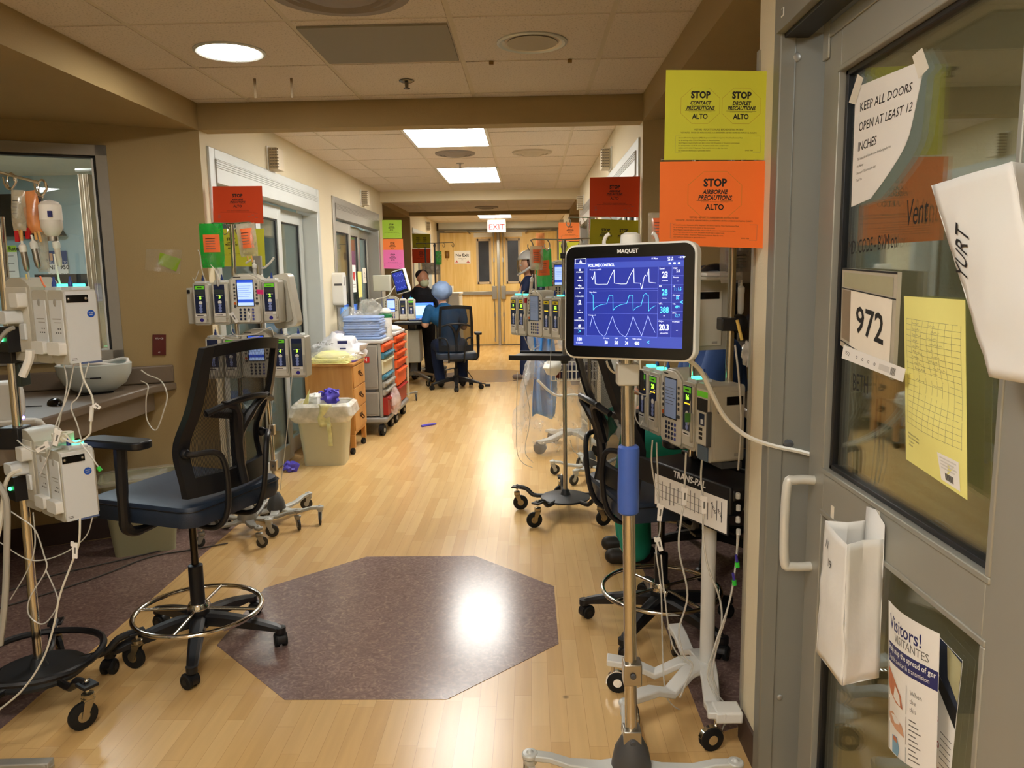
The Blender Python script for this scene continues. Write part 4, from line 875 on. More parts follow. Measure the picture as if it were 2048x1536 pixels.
def stool(name, label, x, y, rz, zs=.65, ring=.155, phase=0, R=.325, back=.52, seatm=None, arms=(1, 1), lean=.16, group=None, cast=None, cat='chair'):
    """mesh-back drafting chair; it faces local +Y"""
    t = thing(name, label, cat, (x, y, 0), rz, group); S_ = seatm or FABRIC
    b = MB(); b.lathe([(.035, .085), (.042, .095), (.042, .16), (.034, .17)], BLACK, seg=20)
    top = zs-.115; sl = min(top-.05, .17+(top-.17)*.45)
    b.lathe([(.027, .16), (.027, sl), (.020, sl+.004)], BLACK, seg=18).cyl((0, 0, sl), (0, 0, top), .0135, mat('dark_gas_strut', '3A352E', .25, .8)); b.build('column', t)
    for k in range(5):
        a = phase+k*2*PI/5; c, s_ = math.cos(a), math.sin(a); b = MB(); b.M = Matrix.Rotation(a, 4, 'Z')
        n = 10; secs = []
        for i in range(n+1):
            u = i/n; xx = .03+u*(R-.03); hw = .028-.010*u; zt = .145-.062*u**1.7; zb = .10-.035*u**1.3
            if i == n: hw *= .7; zt -= .006
            secs.append([(xx, -hw, zb), (xx, hw, zb), (xx, hw, zt-.010), (xx, hw*.55, zt), (xx, -hw*.55, zt), (xx, -hw, zt-.010)])
        b.add([v for q in secs for v in q], [(i*6+j, i*6+(j+1) % 6, (i+1)*6+(j+1) % 6, (i+1)*6+j)[::-1] for i in range(n) for j in range(6)]+[(5, 4, 3, 2, 1, 0)[::-1], tuple(n*6+j for j in range(6))[::-1]], BLACK)
        b.lathe([(.013, .052), (.02, .06), (.02, .082)], BLACK, (R-.012, 0, 0)); b.build('base_arm', t)
        caster(t, (R-.012)*c, (R-.012)*s_, .06, .027, .024, a+(cast or [.8, -1.1, 2.0, .3, -2.2])[k])
    if ring:
        b = MB(); rr = .232; b.tube([(rr*math.cos(q), rr*math.sin(q), ring) for q in [k*2*PI/48 for k in range(48)]], .0095, CHROME, seg=12, closed=True)
        for k in range(4): a = k*PI/2+.35; b.cyl((.03*math.cos(a), .03*math.sin(a), ring+.006), (rr*math.cos(a), rr*math.sin(a), ring), .0065, CHROME)
        b.lathe([(.036, ring-.028), (.040, ring-.02), (.040, ring+.02), (.034, ring+.03)], CHROME, seg=24).ball((.045, 0, ring), (.018, .012, .018), CHROME); b.build('foot_ring', t)
    # seat
    def sq(w_, d_, r_, z): 
        pts = []
        for cx, cy, q in ((w_-r_, d_-r_, 0), (-w_+r_, d_-r_, 1), (-w_+r_, -d_+r_, 2), (w_-r_, -d_+r_, 3)):
            for k in range(6): a = (q+k/5)*PI/2; pts.append((cx+r_*math.cos(a), cy+r_*math.sin(a), z))
        return pts
    b = MB(); zz = zs; rings = [sq(.21, .21, .06, zz-.085), sq(.243, .235, .06, zz-.075), sq(.25, .242, .06, zz-.05), sq(.25, .242, .06, zz-.018), sq(.243, .236, .058, zz-.003), sq(.225, .218, .05, zz+.003), sq(.12, .12, .05, zz-.004)]
    n = 24; b.add([v for q in rings for v in q], [(i*n+k, i*n+(k+1) % n, (i+1)*n+(k+1) % n, (i+1)*n+k) for i in range(len(rings)-1) for k in range(n)]+[tuple(range(n-1, -1, -1)), tuple((len(rings)-1)*n+k for k in range(n))], S_)
    o = b.build('seat', t)
    b = MB(); b.tube(sq(.2515, .2435, .06, zz-.016), .0025, BLACK, seg=6, closed=True); b.build('piping', o)
    b = MB(); b.box(-.09, .09, -.12, .12, zs-.118, zs-.08, BLACK).tube([(.10, .02, zs-.10), (.22, .03, zs-.115), (.26, .03, zs-.12)], .005, BLACK).box(.24, .29, .012, .05, zs-.126, zs-.116, BLACK); b.build('tilt_mechanism', t, bevel=.006)
    # back
    zb = zs+.02
    def B(u, v, e=0):
        wd = .212+.012*math.sin(PI*v)-.018*v; yv = -.235-.01*v+.045*math.exp(-((v-.33)/.2)**2)-lean*v**1.5
        cx = (2*u-1)*wd; return (cx, yv+.05*(2*u-1)**2+e, zb+back*v+.018*(1-(2*u-1)**2)*(v > .5)*v)
    def strip(b, u0, u1, v0, v1, nu, nv, th=.026):
        f = lambda e, fl: (lambda i, j: B(u0+(u1-u0)*(i if not fl else 1-i), v0+(v1-v0)*j, e))
        b.grid(f(-th/2, 0), nu, nv, BLACK); b.grid(f(th/2, 1), nu, nv, BLACK)
        for (ua, ub, va, vb, k) in ((u0, u0, v0, v1, nv), (u1, u1, v1, v0, nv), (u0, u1, v1, v1, nu), (u1, u0, v0, v0, nu)):
            b.grid(lambda i, j: B(ua+(ub-ua)*i, va+(vb-va)*i, th/2-th*j), k, 1, BLACK)
    b = MB(); strip(b, 0, .085, 0, 1, 1, 16); strip(b, .915, 1, 0, 1, 1, 16); strip(b, .085, .915, 0, .13, 10, 2); strip(b, .085, .915, .925, 1, 10, 1, .03)
    o = b.build('back_frame', t, bevel=.003)
    b = MB(); b.grid(lambda i, j: B(.08+.84*i, .12+.81*j), 12, 16, MESHF); b.build('backrest', t)
    b = MB(); q = lambda u, v: Vector(B(u, v, -.03))
    b.tube([q(.5, .02), q(.5, .2), q(.47, .42), q(.36, .56), q(.22, .60)], [.016, .018, .02, .016, .012], BLACK, smooth=4).tube([q(.5, .3), q(.53, .42), q(.64, .56), q(.78, .60)], [.018, .018, .014, .012], BLACK, smooth=4)
    b.tube([q(.10, .56), q(.3, .60), q(.5, .61), q(.7, .60), q(.9, .56)], .012, BLACK, smooth=3); b.build('lumbar_support', t)
    b = MB()
    for sx in (-1, 1):
        u = .5+.46*sx; a = Vector(B(u, .30, -.02)); b.tube([a, a+Vector((0, -.03, 0)), (sx*.12, a.y-.085, a.z-.02), (sx*.095, a.y-.075, zs-.03), (sx*.095, -.20, zs-.115), (sx*.08, -.05, zs-.11)], .0105, BLACK, smooth=6, seg=10).ball(a, .018, BLACK)
    b.build('back_tube', t)
    for k, sx in enumerate((-1, 1)):
        if not arms[k]: continue
        b = MB(); X0 = sx*.285; az = zs+.235
        b.tube([(sx*.12, .02, zs-.10), (sx*.22, .03, zs-.11), (sx*.27, .03, zs-.085), (X0, .02, zs-.02), (X0, .015, zs+.10), (X0, .01, az-.025)], [.015, .018, .02, .018, .02, .022], BLACK, smooth=5, seg=10)
        o = b.build('arm_support', t)
        b = MB(); b.rrect(X0-.043, X0+.043, -.11, .15, .035, az-.028, az, BLACK, ax=2); b.build('arm_pad', t, bevel=.006)
    return t
LEGW = mat('pale_grey_casting', 'C4C5BF', .4, .15, var=.02); LEGG = mat('grey_casting', '9C9A92', .4, .4, var=.03)
def stand(name, label, x, y, H, rz=0, base='five', legm=None, R=.3, hooks=True, pole_r=.0125, polem=None, lean=(0, 0), group=None, hub_z=.10, wr=.036, cat='drip stand', phase=0, n=5, fork=None, wheel=None, z2=None, hookn=4, arms=.13, skip=()):
    t = thing(name, label, cat, (x, y, 0), rz, group); P = polem or CHROME; lm = legm or LEGW
    top = Vector((lean[0], lean[1], H))
    b = MB(); b.cyl((0, 0, hub_z), top, pole_r, P, seg=18)
    if z2: k = z2/H; b.cyl((lean[0]*k, lean[1]*k, z2-.035), (lean[0]*k, lean[1]*k, z2+.035), pole_r*1.5, STEEL)
    b.build('pole', t)
    if base == 'five':
        b = MB(); b.lathe([(.05, hub_z-.035), (.055, hub_z-.02), (.045, hub_z+.03), (.022, hub_z+.075), (pole_r+.003, hub_z+.08)], DGREY if lm is LEGW else lm, seg=20).build('hub', t)
        for k in range(n):
            if k in skip: continue
            a = phase+k*2*PI/n; c, s_ = math.cos(a), math.sin(a); b = MB(); b.M = Matrix.Rotation(a, 4, 'Z')
            sec = [(.02, .05, .0), (R*.3, .045, -.01), (R*.6, .034, -.005), (R*.8, .03, .012), (R, .03, .016)]
            vs = []
            for xx, ww, dz in sec:
                z1 = hub_z-.012+dz; vs += [(xx, -ww/2*1.1, z1-.016), (xx, ww/2*1.1, z1-.016), (xx, ww/2, z1), (xx, -ww/2, z1)]
            b.add(vs, [(i*4+j, i*4+(j+1) % 4, i*4+4+(j+1) % 4, i*4+4+j)[::-1] for i in range(len(sec)-1) for j in range(4)]+[(0, 1, 2, 3), (19, 18, 17, 16)], lm)
            b.lathe([(.022, hub_z-.01), (.022, hub_z+.004), (.008, hub_z+.006), (.006, hub_z+.012)], lm, (R, 0, 0)); b.build('leg', t, bevel=.004)
            caster(t, R*c, R*s_, hub_z-.01, wr, .012, a+(1.9, -.8, .5, 2.6, -1.7, .9)[k % 6], wheel=wheel or mat('grey_tyre', '3C3B38', .6), fork=fork or lm, hub=fork or lm, hood=False)
    elif base == 'disc':
        b = MB(); b.lathe([(.001, .088), (.13, .088), (.145, .095), (.145, .104), (.12, .112), (.03, .118), (.018, .15)], mat('dark_disc', '2E3032', .45, .2), seg=36).build('weight', t)
        for k in range(n):
            if k in skip: continue
            a = phase+k*2*PI/n; c, s_ = math.cos(a), math.sin(a)
            b = MB(); b.M = Matrix.Rotation(a, 4, 'Z')
            b.tube([(.12, 0, .10), (R*.66, 0, .10), (R*.8, 0, .135), (R, 0, .145)], .013, BLACK, smooth=3, seg=10).box(R-.028, R+.03, -.024, .024, .137, .147, BLACK).ball((R, 0, .153), .008, CHROME); b.build('leg', t, bevel=.002)
            caster(t, R*c, R*s_, .137, .045, .016, a+(1.5, -.9, .4, 2.4, -1.9)[k % 5], fork=mat('nickel_fork', 'A79B82', .25, .9), hood=False)
    if hooks:
        b = MB(); zz = H-.015; ax_ = arms; b.tube([(lean[0]-ax_, lean[1], zz+.02), (lean[0]-ax_*.9, lean[1], zz+.025), (lean[0], lean[1], zz+.02), (lean[0]+ax_*.9, lean[1], zz+.025), (lean[0]+ax_, lean[1], zz+.02)], .004, P)
        for k in range(hookn):
            hx = lean[0]-ax_+2*ax_*k/(hookn-1); b.tube([(hx, lean[1], zz+.022), (hx+.014, lean[1]-.004, zz), (hx+.012, lean[1]-.006, zz-.03), (hx-.004, lean[1]-.008, zz-.036), (hx-.014, lean[1]-.006, zz-.02), (hx-.013, lean[1]-.004, zz-.004)], .0034, P, smooth=3)
        b.build('hook_bar', t)
    return t
def clamp(t, z, w=.03, m=None, dx=0): MB().box(dx-w, dx+w, -w, w, z-.03, z+.03, m or STEEL).cyl((dx, -w, z), (dx, -w-.008, z), .008, DGREY).build('clamp', t, bevel=.003)
def front_marks(b, w, zs, tag_m, digit, lit):
    pass
def channel(label, loc, rz, tag_m=None, digit='3', glow=True, knob=True, group='infusion pump channels', circ=None, led=True, detail=True, dim=False, rear=False, tilt=0):
    """one slim infusion channel; front faces local -Y"""
    t = thing('infusion_pump', label, 'infusion pump', loc, rz); 
    if tilt: t.rotation_euler = (0, tilt, rz)
    w, h, d_ = .043, .222, .055
    b = MB(); b.rrect(-w, w, 0, h, .012, -d_, d_*.8, PUMP); b.box(-w*.9, w*.9, -d_-.004, -d_, .012, h-.012, PUMPL).box(w*.62, w*.86, -d_-.012, -d_-.004, .03, .125, PUMP)
    if rear:
        b.box(-w*.8, w*.8, d_*.8, d_*.8+.003, .03, h-.03, PUMPW).rrect(-w*.85, w*.75, .03, .068, .006, d_*.8, d_*.8+.022, WHITEP)
        for k in range(5): b.box(-w*.5+.012*(k % 3), -w*.5+.012*(k % 3)+.006, d_*.8+.003, d_*.8+.0034, .085+.012*(k//3)+.008, .089+.012*(k//3)+.008, DGREY)
        b.box(-w*.6, w*.5, d_*.8+.003, d_*.8+.0034, .135, .138, GREYP).box(-w*.6, w*.3, d_*.8+.003, d_*.8+.0034, .125, .127, GREYP).ball((0, d_*.8+.002, .185), (.008, .004, .012), GREYP)
    b.build('body', t, bevel=.003)
    b = MB(); fy = -d_-.0045
    b.box(-w*.74, w*.58, fy-.001, fy, .062, h-.012, NAVY); 
    if tag_m: b.box(-w*.66, w*.5, fy-.0016, fy-.001, h-.034, h-.016, tag_m).box(-w*.4, w*.2, fy-.002, fy-.0016, h-.027, h-.023, INK)
    b.box(-w*.66, w*.5, fy-.0016, fy-.001, h-.062, h-.038, mat('pump_lcd', '3C4648', .25)); 
    if digit: b.text(digit, .022, GRN, (-.002, fy-.0021, h-.05 if not dim else h-.078), bold=.0008)
    if detail:
        b.box(-w*.5, w*.35, fy-.0016, fy-.001, h-.072, h-.068, YEL if not dim else GREYP)
        for k, zz in enumerate((.118, .104, .088, .074)):
            b.lathe([(.0001, 0), (.0085 if k else .010, 0), (.0085 if k else .010, .0012), (.0001, .0012)], WHT if k == 0 else mat('blue_key', '8FA0DC', .4), (-.003, fy-.001, zz), (0, -1, 0), seg=12)
    b.box(-w*.8, w*.62, fy-.0012, fy, .046, .058, PAPER).box(-w*.6, w*.2, fy-.0016, fy-.0012, .050, .054, INK)
    if circ: b.lathe([(.0001, 0), (.010, 0), (.010, .001), (.0001, .001)], circ, (-.002, fy, .028), (0, -1, 0), seg=16)
    b.build('front_panel', t)
    b = MB(); b.rrect(-w*.8, w*.6, h-.004, h+.010, .006, -d_*.8, d_*.2, PUMPW if not led else PUMPW)
    if led: b.rrect(-w*.35, w*.45, h+.010, h+.018, .004, -d_*.75, -d_*.3, TEALLED)
    b.build('top_cap', t)
    if knob: MB().lathe([(.007, 0), (.007, .012), (.004, .02), (.003, .032)], mat('blue_fitting', '26408C', .4), (-.008, 0, h+.008)).build('tube_fitting', t)
    return t
def controller(label, loc, rz, lit=True, tilt=0, small=False, rear=False):
    t = thing('pump_controller', label, 'pump controller', loc, rz)
    if tilt: t.rotation_euler = (0, tilt, rz)
    w, h, d_ = .085, .262, .05
    pts = [(-w, .012), (-w+.012, 0), (w-.012, 0), (w, .012), (w, h-.03), (w*.7, h-.012), (w*.35, h), (-w*.35, h), (-w*.7, h-.012), (-w, h-.03)]
    b = MB(); b.prism(pts, -d_, d_*.9, PUMP, ax=1); q = [(x*.90, .006+z*.955) for x, z in pts]; b.prism(q, -d_-.006, -d_, PUMPL, ax=1)
    if rear:
        b.box(-w*.8, w*.8, d_*.9, d_*.9+.003, .03, h-.03, PUMPL)
    b.build('body', t, bevel=.003)
    fy = -d_-.0065; b = MB()
    b.box(-.046, .046, fy-.001, fy, .092, .232, BLACK).box(-.040, .042, fy-.002, fy-.001, .096, .228, LCD if lit else LCDD)
    if lit: b.box(-.040, .042, fy-.0026, fy-.002, .215, .228, LCDB).box(-.040, .042, fy-.0026, fy-.002, .112, .128, LCDB)
    for k in range(6): b.box(-.036, .02+.006*(k % 3), fy-.0026, fy-.002, .142+.011*k, .1435+.011*k, GINK if not lit else mat('lcd_grey', '7C93CC', .5, emit=.4))
    b.build('screen', t)
    b = MB()
    for sx in (-1, 1):
        for k in range(5): b.lathe([(.0001, 0), (.0055, 0), (.0055, .002), (.0001, .002)], DGREY, (sx*.058+.002, fy, .205-.018*k), (0, -1, 0), seg=10)
    b.lathe([(.0001, 0), (.007, 0), (.007, .002), (.0001, .002)], mat('orange_key', 'D2682E', .4), (-.056, fy, .108), (0, -1, 0), seg=12).lathe([(.0001, 0), (.007, 0), (.007, .002), (.0001, .002)], DGREY, (-.056, fy, .093), (0, -1, 0), seg=12).box(.052, .068, fy-.003, fy, .102, .112, DGREY)
    for i in range(4):
        for j in range(4): b.lathe([(.0001, 0), (.0062, 0), (.0062, .002), (.0001, .002)], NAVY if i < 3 else mat('violet_key', '5A5FA8', .4), (-.030+.022*i, fy, .075-.0165*j), (0, -1, 0), seg=10)
    b.box(-.06, -.02, fy-.0006, fy, .242, .246, INK); b.build('keypad', t)
    return t
def bag(label, top, w, h, fluid, lab=None, rz=0, th=.022, cat='infusion bag', name='infusion_bag', port=True, group=None, labm=None, lz=(.3, .85), tilt=0):
    """soft bag hanging from its top point; faces local -Y"""
    t = thing(name, label, cat, top, rz, group)
    if tilt: t.rotation_euler = (0, tilt, rz)
    def f(side):
        def g(i, j):
            z = -h*(1-j); x = w*(i-.5)*(1-.1*(1-j)**6)
            e = math.sin(PI*i)**.6*math.sin(PI*min(1, max(0, j)))**.5*th*(1.2-.6*j)
            return (x, side*e+.002*noise.noise(Vector((i*6, j*6, w*50))), z)
        return g
    b = MB(); b.grid(f(-1), 10, 12, fluid); b.grid(lambda i, j: f(1)(1-i, j), 10, 12, fluid); b.build('pouch', t)
    if labm:
        b = MB(); b.grid(lambda i, j: (lambda q: (q[0]*.82, q[1]-.0015, q[2]))(f(-1)(.08+.84*i, lz[0]+(lz[1]-lz[0])*j)), 8, 8, labm)
        q = f(-1)
        for k in range(5): b.grid(lambda i, j: (lambda q: (q[0]*.8, q[1]-.0028, q[2]))(f(-1)(.2+.5*i-.02*(k % 2)*i, lz[0]+(lz[1]-lz[0])*(.2+.14*k+.03*j))), 4, 1, INK if k == 4 else GINK)
        b.build('label_sticker', t)
    if port: b = MB(); b.cyl((w*.1, 0, -h+.004), (w*.1, 0, -h-.03), .004, mat('amber_port', 'D9A860', .4)).cyl((-w*.12, 0, -h+.004), (-w*.12, 0, -h-.022), .004, mat('amber_port', 'D9A860', .4)); b.build('port', t)
    return t
def drip(label, top, length=.10, r=.008, m=None, metal=False, group=None, tilt=(0, 0), cap=None):
    t = thing('drip_chamber', label, 'drip chamber', top); b = MB()
    q = Vector((tilt[0], tilt[1], -1)).normalized()
    b.cyl((0, 0, 0), q*.02, .0035, WHITEP).lathe([(.005, 0), (.011, .006), (.011, .022), (r, .026)], WHITEP, q*.018, q); b.build('spike', t)
    b = MB(); b.lathe([(r, 0), (r, length-.015), (r*.8, length), (.003, length+.006)], STEEL if metal else (m or TUBE), q*.044, q); b.build('chamber', t)
    if cap: b = MB(); b.box(-.016, -.004, -.006, .006, -.012, .022, cap); b.build('clip', t)
    return t
def flag(label, p, h=.055, w=.014, rz=0, m=None, tilt=0, group=None):
    """small folded white paper label wrapped round a drip line"""
    b = MB(); b.M = Matrix.Translation(p) @ Matrix.Rotation(rz, 4, 'Z') @ Matrix.Rotation(tilt, 4, 'Y')
    b.prism([(-w/2, 0), (w/2, -.002), (w*.42, -h), (-w*.36, -h)], -.002, .002, m or PAPER, ax=1).box(-w*.7, -w*.3, -.0025, .0025, -.012, .002, m or PAPER).box(-w*.1, w*.2, -.0024, -.002, -h*.7, -h*.3, GINK)
    return b.build('line_label', label=label, cat='label', group=group)
def PX(*q, y): return [Y(a, c, y) for a, c in q]

# ================================================================== near left: mesh chair, pump stand
stool('mesh_chair', 'black mesh-back drafting chair with navy seat and chrome foot ring in the left foreground', -.70, 2.79, math.atan2(.33, -.94)-PI/2, .65, .155, phase=math.radians(-72)-(math.atan2(.33, -.94)-PI/2), lean=.09)
IVP = (-1.10, 2.43)
stand('drip_stand', 'chrome pole on a wide black wheeled base at the left edge', IVP[0], IVP[1], 1.62, base='disc', R=.31, phase=math.radians(-32), hooks=False, pole_r=.0145, polem=CHROME, lean=(.03, 0))
t = bpy.data.objects['drip_stand']
b = MB(); b.tube([(.20*math.cos(a), .20*math.sin(a), .155+.004*math.sin(3*a)) for a in [math.radians(-30)+k*PI/12 for k in range(24)]], .012, BLACK, closed=True, smooth=2); b.build('push_rail', t)
MB().box(-.03, .04, -.035, .035, .88, .95, BLACK).build('pole_clamp', t, bevel=.003); MB().box(.0, .05, -.04, .04, 1.16, 1.26, BLACK).box(.005, .045, .0, .05, 1.08, 1.16, mat('smoked_clip', '26302A', .3)).build('pole_clamp', t, bevel=.003)
# hanger arm with hooks at the top left, bags hang from it
b = MB(); yh = 2.42
b.tube([Y(-60, 340, yh), Y(0, 345, yh), Y(80, 366, yh)], .0045, CHROME)
for px, py in ((20, 362), (82, 375)):
    c = Y(px, py, yh); b.tube([c+Vector((.014*math.cos(a), .010*math.sin(a*.7), .024*math.sin(a))) for a in [k*2*PI/14 for k in range(12)]], .0032, CHROME, smooth=2)
    b.tube([c+Vector((-.02, 0, .012)), c+Vector((-.012, -.005, -.016)), c+Vector((.004, -.005, -.026)), c+Vector((.018, 0, -.004)), c+Vector((.016, 0, .014))], .0032, CHROME, smooth=3)
b.build('hanger_arm', label='chrome hanger arm with curled hooks at the upper left', cat='hanger')
CLB = plastic('clear_bag', 'D8CFB8', .42, .12); ORB = plastic('orange_bag', 'F0A060', .8, .2); MILK = mat('milky_glass', 'DAD5CC', .3)
bag('clear infusion bag hanging leftmost at the upper left', Y(36, 380, yh), .045, .125, CLB, labm=plastic('faint_label', 'D0CCBC', .5), tilt=.06)
bag('orange tinted infusion bag behind the clear one at the upper left', Y(56, 382, yh+.03), .055, .13, ORB, tilt=-.12)
t = thing('glass_vial', 'upside down milky glass bottle with white label at the upper left', 'infusion bottle', Y(98, 396, yh), .0)
b = MB(); b.lathe([(.004, -.006), (.024, -.012), (.029, -.02), (.031, -.075), (.031, -.092), (.020, -.112), (.013, -.118), (.013, -.128)], MILK, seg=24, cap=True); b.build('bottle', t)
b = MB(); b.lathe([(.0315, -.022), (.0325, -.068)], PAPER, seg=24, cap=False).box(.012, .024, -.036, -.029, -.060, -.042, mat('indigo_ink', '272A66')); b.build('label_band', t)
b = MB(); b.lathe([(.015, -.118), (.015, -.132)], STEEL, seg=20); b.build('cap', t)
b = MB(); b.tube([(-.02, 0, .0), (-.012, 0, .022), (.0, 0, .028)], .002, CHROME); b.build('bail', t)
bag('small bag with a blue and purple band between the orange bag and the bottle', Y(72, 398, yh+.05), .03, .055, mat('blue_purple_print', '34407C', .4, var=.5, scale=40), port=False)
drip('clear drip chamber hanging below the milky bottle', Y(109, 469, yh), .05, .0085, mat('milky_tube', 'CFC6B8', .3), tilt=(.08, 0))
drip('grey metal drip chamber on the left of the two at the upper left', Y(42, 476, yh), .055, .0095, metal=True, cap=mat('red_clip', 'B81E22', .4), tilt=(.09, 0))
drip('grey metal drip chamber on the right of the two at the upper left', Y(63, 470, yh+.02), .055, .0095, metal=True, cap=MT['red_clip'], tilt=(.12, 0))
bag('long hazy clear bag behind the drip chambers at the left', Y(78, 440, yh+.06), .04, .165, CLB, labm=plastic('faint_label', 'D0CCBC', .5), port=False)
# pump rows seen from behind: rears face left, the end module's side faces us
def rear_row(org, rz, names, zc):
    Rz = Matrix.Rotation(rz, 4, 'Z'); o = Vector(org)
    off = lambda x: o+Rz @ Vector((x, 0, 0))
    return off
rzU = math.radians(149)
for nm, org, rz, kx in (('upper', Y(153, 726, 2.31), rzU, 0), ('lower', Y(150, 1034, 2.31), math.radians(143), 1)):
    Rz = Matrix.Rotation(rz, 4, 'Z')
    f = lambda x, z=0: Vector(org)+Rz @ Vector((x, 0, 0))+Vector((0, 0, z))
    channel('end pump channel of the %s left row, side with blue sticker facing us' % nm, f(0), rz, rear=True, glow=False, digit='', detail=False)
    e = COL.objects[-1]; root = [q for q in COL.objects if q.name.startswith('infusion_pump') and q.parent is None][-1]
    b = MB(); x = -.043
    b.box(x-.0075, x, -.050, .042, .004, .218, PUMPW).box(x-.009, x-.0075, -.025, .040, .185, .207, BLACKG)
    for yy in (-.018, .034): b.ball((x-.009, yy, .196), .0045, STEEL)
    b.lathe([(.0001, 0), (.0115, 0), (.0115, .001), (.0001, .001)], mat('blue_sticker', '1F57C0', .4, var=0), (x-.0078, -.030, .150), (-1, 0, 0), seg=24)
    b.text('SCAN', .0055, WHT, (x-.0092, -.030, .153), rz=-PI/2); b.text('HERE', .0045, WHT, (x-.0092, -.030, .147), rz=-PI/2)
    b.box(x-.0085, x-.0072, .022, .038, .013, .0145, DGREY).box(x-.0085, x-.0072, .024, .038, .018, .0195, DGREY).box(x-.0078, x-.0, -.052, .012, .0, .006, mat('slate_blue_edge', '5C6C94', .4))
    b.build('side_panel', root, bevel=.001)
    channel('pump channel next to the end one in the %s row at the left' % nm, f(.092), rz, rear=True, digit='', detail=False)
    controller('controller of the %s pump row at the left, seen from behind' % nm, f(.225, -.0), rz, rear=True)
    ct = [q for q in COL.objects if q.name.startswith('pump_controller') and q.parent is None][-1]
    b = MB(); b.rrect(-.07, -.02, .17, .215, .008, .048, .078, WHITEP).rrect(-.035, .03, .12, .16, .01, .048, .10, PUMPW).box(.0, .07, .045, .085, .03, .11, BLACK).box(-.05, -.02, .048, .056, .07, .12, PUMPW)
    b.build('rear_fitting', ct, bevel=.002)
    b = MB(); b.ball((.03, .087, .07), .006, mat('green_led', '3CFF8C', .4, emit=8, var=0)); b.build('status_light', ct)
    if kx == 0:
        b = MB(); b.tube([Rz.inverted() @ (Y(60, 700, 2.2)-ct.location), Rz.inverted() @ (Y(58, 720, 2.2)-ct.location), Rz.inverted() @ (Y(45, 752, 2.2)-ct.location)], .012, WHITEP, smooth=3); b.build('clip_arm', ct)
    else:
        o = MB().lathe([(.014, 0), (.031, 0), (.031, .024), (.014, .024), (.014, 0)], mat('ivory_tape_roll', 'D8D0B4', .6), seg=28, cap=False).build('tape_roll', label='ivory roll of tape lying on the lower left pump row', cat='tape', origin=False); o.location = f(.03, .243)
TUBEL = [((88, 1070), 2.28)]
line('infusion_line', 'white line dropping from the lower pump row to the floor at the left', 'tubing', PX((160, 1036), (158, 1085), (146, 1120), (120, 1190), (108, 1250), (85, 1320), (40, 1385), (-30, 1440), y=2.22), .0032, WIRE)
flag('white paper label on the line below the lower pump row', Y(150, 1085, 2.21), .05, .018, tilt=.1)
for k, (q, yv, r_, m) in enumerate((
        (((128, 730), (134, 770), (122, 830), (115, 870), (124, 886)), 2.28, .0022, TUBE), (((148, 728), (135, 790), (112, 850), (100, 900), (80, 950)), 2.27, .0022, TUBE),
        (((160, 726), (168, 760), (186, 800), (182, 845), (178, 870), (150, 886), (130, 868), (125, 875), (144, 886)), 2.26, .003, WIRE), (((178, 726), (158, 790), (142, 812), (155, 850), (164, 885)), 2.27, .0022, TUBE),
        (((160, 885), (180, 910), (200, 938)), 2.2, .0022, TUBE), (((0, 1010), (40, 1035), (70, 1060), (88, 1110), (92, 1140), (60, 1195), (58, 1230), (85, 1248), (108, 1225), (115, 1195), (92, 1140)), 2.24, .0022, TUBE),
        (((66, 1025), (70, 1090), (55, 1140), (20, 1200)), 2.3, .002, TUBE), (((185, 1035), (170, 1075), (120, 1110), (60, 1120), (0, 1085)), 2.3, .002, TUBE),
        (((34, 880), (60, 900), (90, 905)), 2.3, .0022, TUBE), (((108, 508), (118, 560), (132, 610), (142, 640), (160, 652)), 2.4, .003, mat('white_line', 'E8E4DA', .4)), (((56, 545), (66, 580), (90, 588), (150, 590), (168, 592)), 2.38, .0026, TUBE), (((52, 548), (60, 580), (84, 600)), 2.38, .0026, mat('yellow_line', 'D8C070', .4)), (((80, 552), (92, 575), (120, 582)), 2.37, .0028, mat('coral_line', 'F07A50', .4)))):
    line('infusion_line', 'thin line at the left pumps, ' + ['second from left between the rows', 'crossing over the laptop dock between the pump rows', 'thick white one with an inline filter', 'from the right corner of the upper row', 'short, ending in a green cap', 'looping wide in front of the chrome pole', 'hanging straight under the lower controller', 'curving low from the lower row back to the pole', 'lying over the lower controller', 'white, bottle to upper row', 'clear, draped along the top of the upper row', 'yellow, under the left metal chamber', 'coral, under the right metal chamber'][k], 'tubing', PX(*q, y=yv), r_, m)
flag('white paper label tied above the lower row at the left, upright', Y(118, 860, 2.24), .05, .018, tilt=.35)
flag('white paper label lying above the lower row at the left', Y(98, 888, 2.24), .045, .016, tilt=1.1)
flag('white winged tag on the filter line at the left', Y(188, 808, 2.24), .022, .012, tilt=-.9)
MB().cyl(Y(184, 812, 2.25), Y(182, 842, 2.25), .006, WHITEP).build('inline_filter', label='white inline filter on the looped line at the left', cat='filter')
MB().cyl(Y(196, 934, 2.2), Y(202, 942, 2.2), .006, mat('green_cap', '2FBF3A', .4)).build('tube_cap', label='green cap at the end of a line beside the lower row', cat='cap')
line('power_cable', 'thick white cable plugged into the lower left controller', 'cable', PX((42, 940), (20, 950), (8, 980), (2, 1040), (-10, 1100), y=2.2), .006, WIRE)
line('power_cable', 'thick grey cable plugged into the upper left controller', 'cable', PX((28, 655), (10, 665), (-6, 690), (-20, 730), y=2.2), .006, GREYP)
line('grey_hose', 'grey hose along the left edge of the picture', 'hose', PX((-10, 960), (12, 1000), (14, 1080), (10, 1200), (0, 1290), y=2.15), .009, mat('pale_hose', 'A8A498', .5))
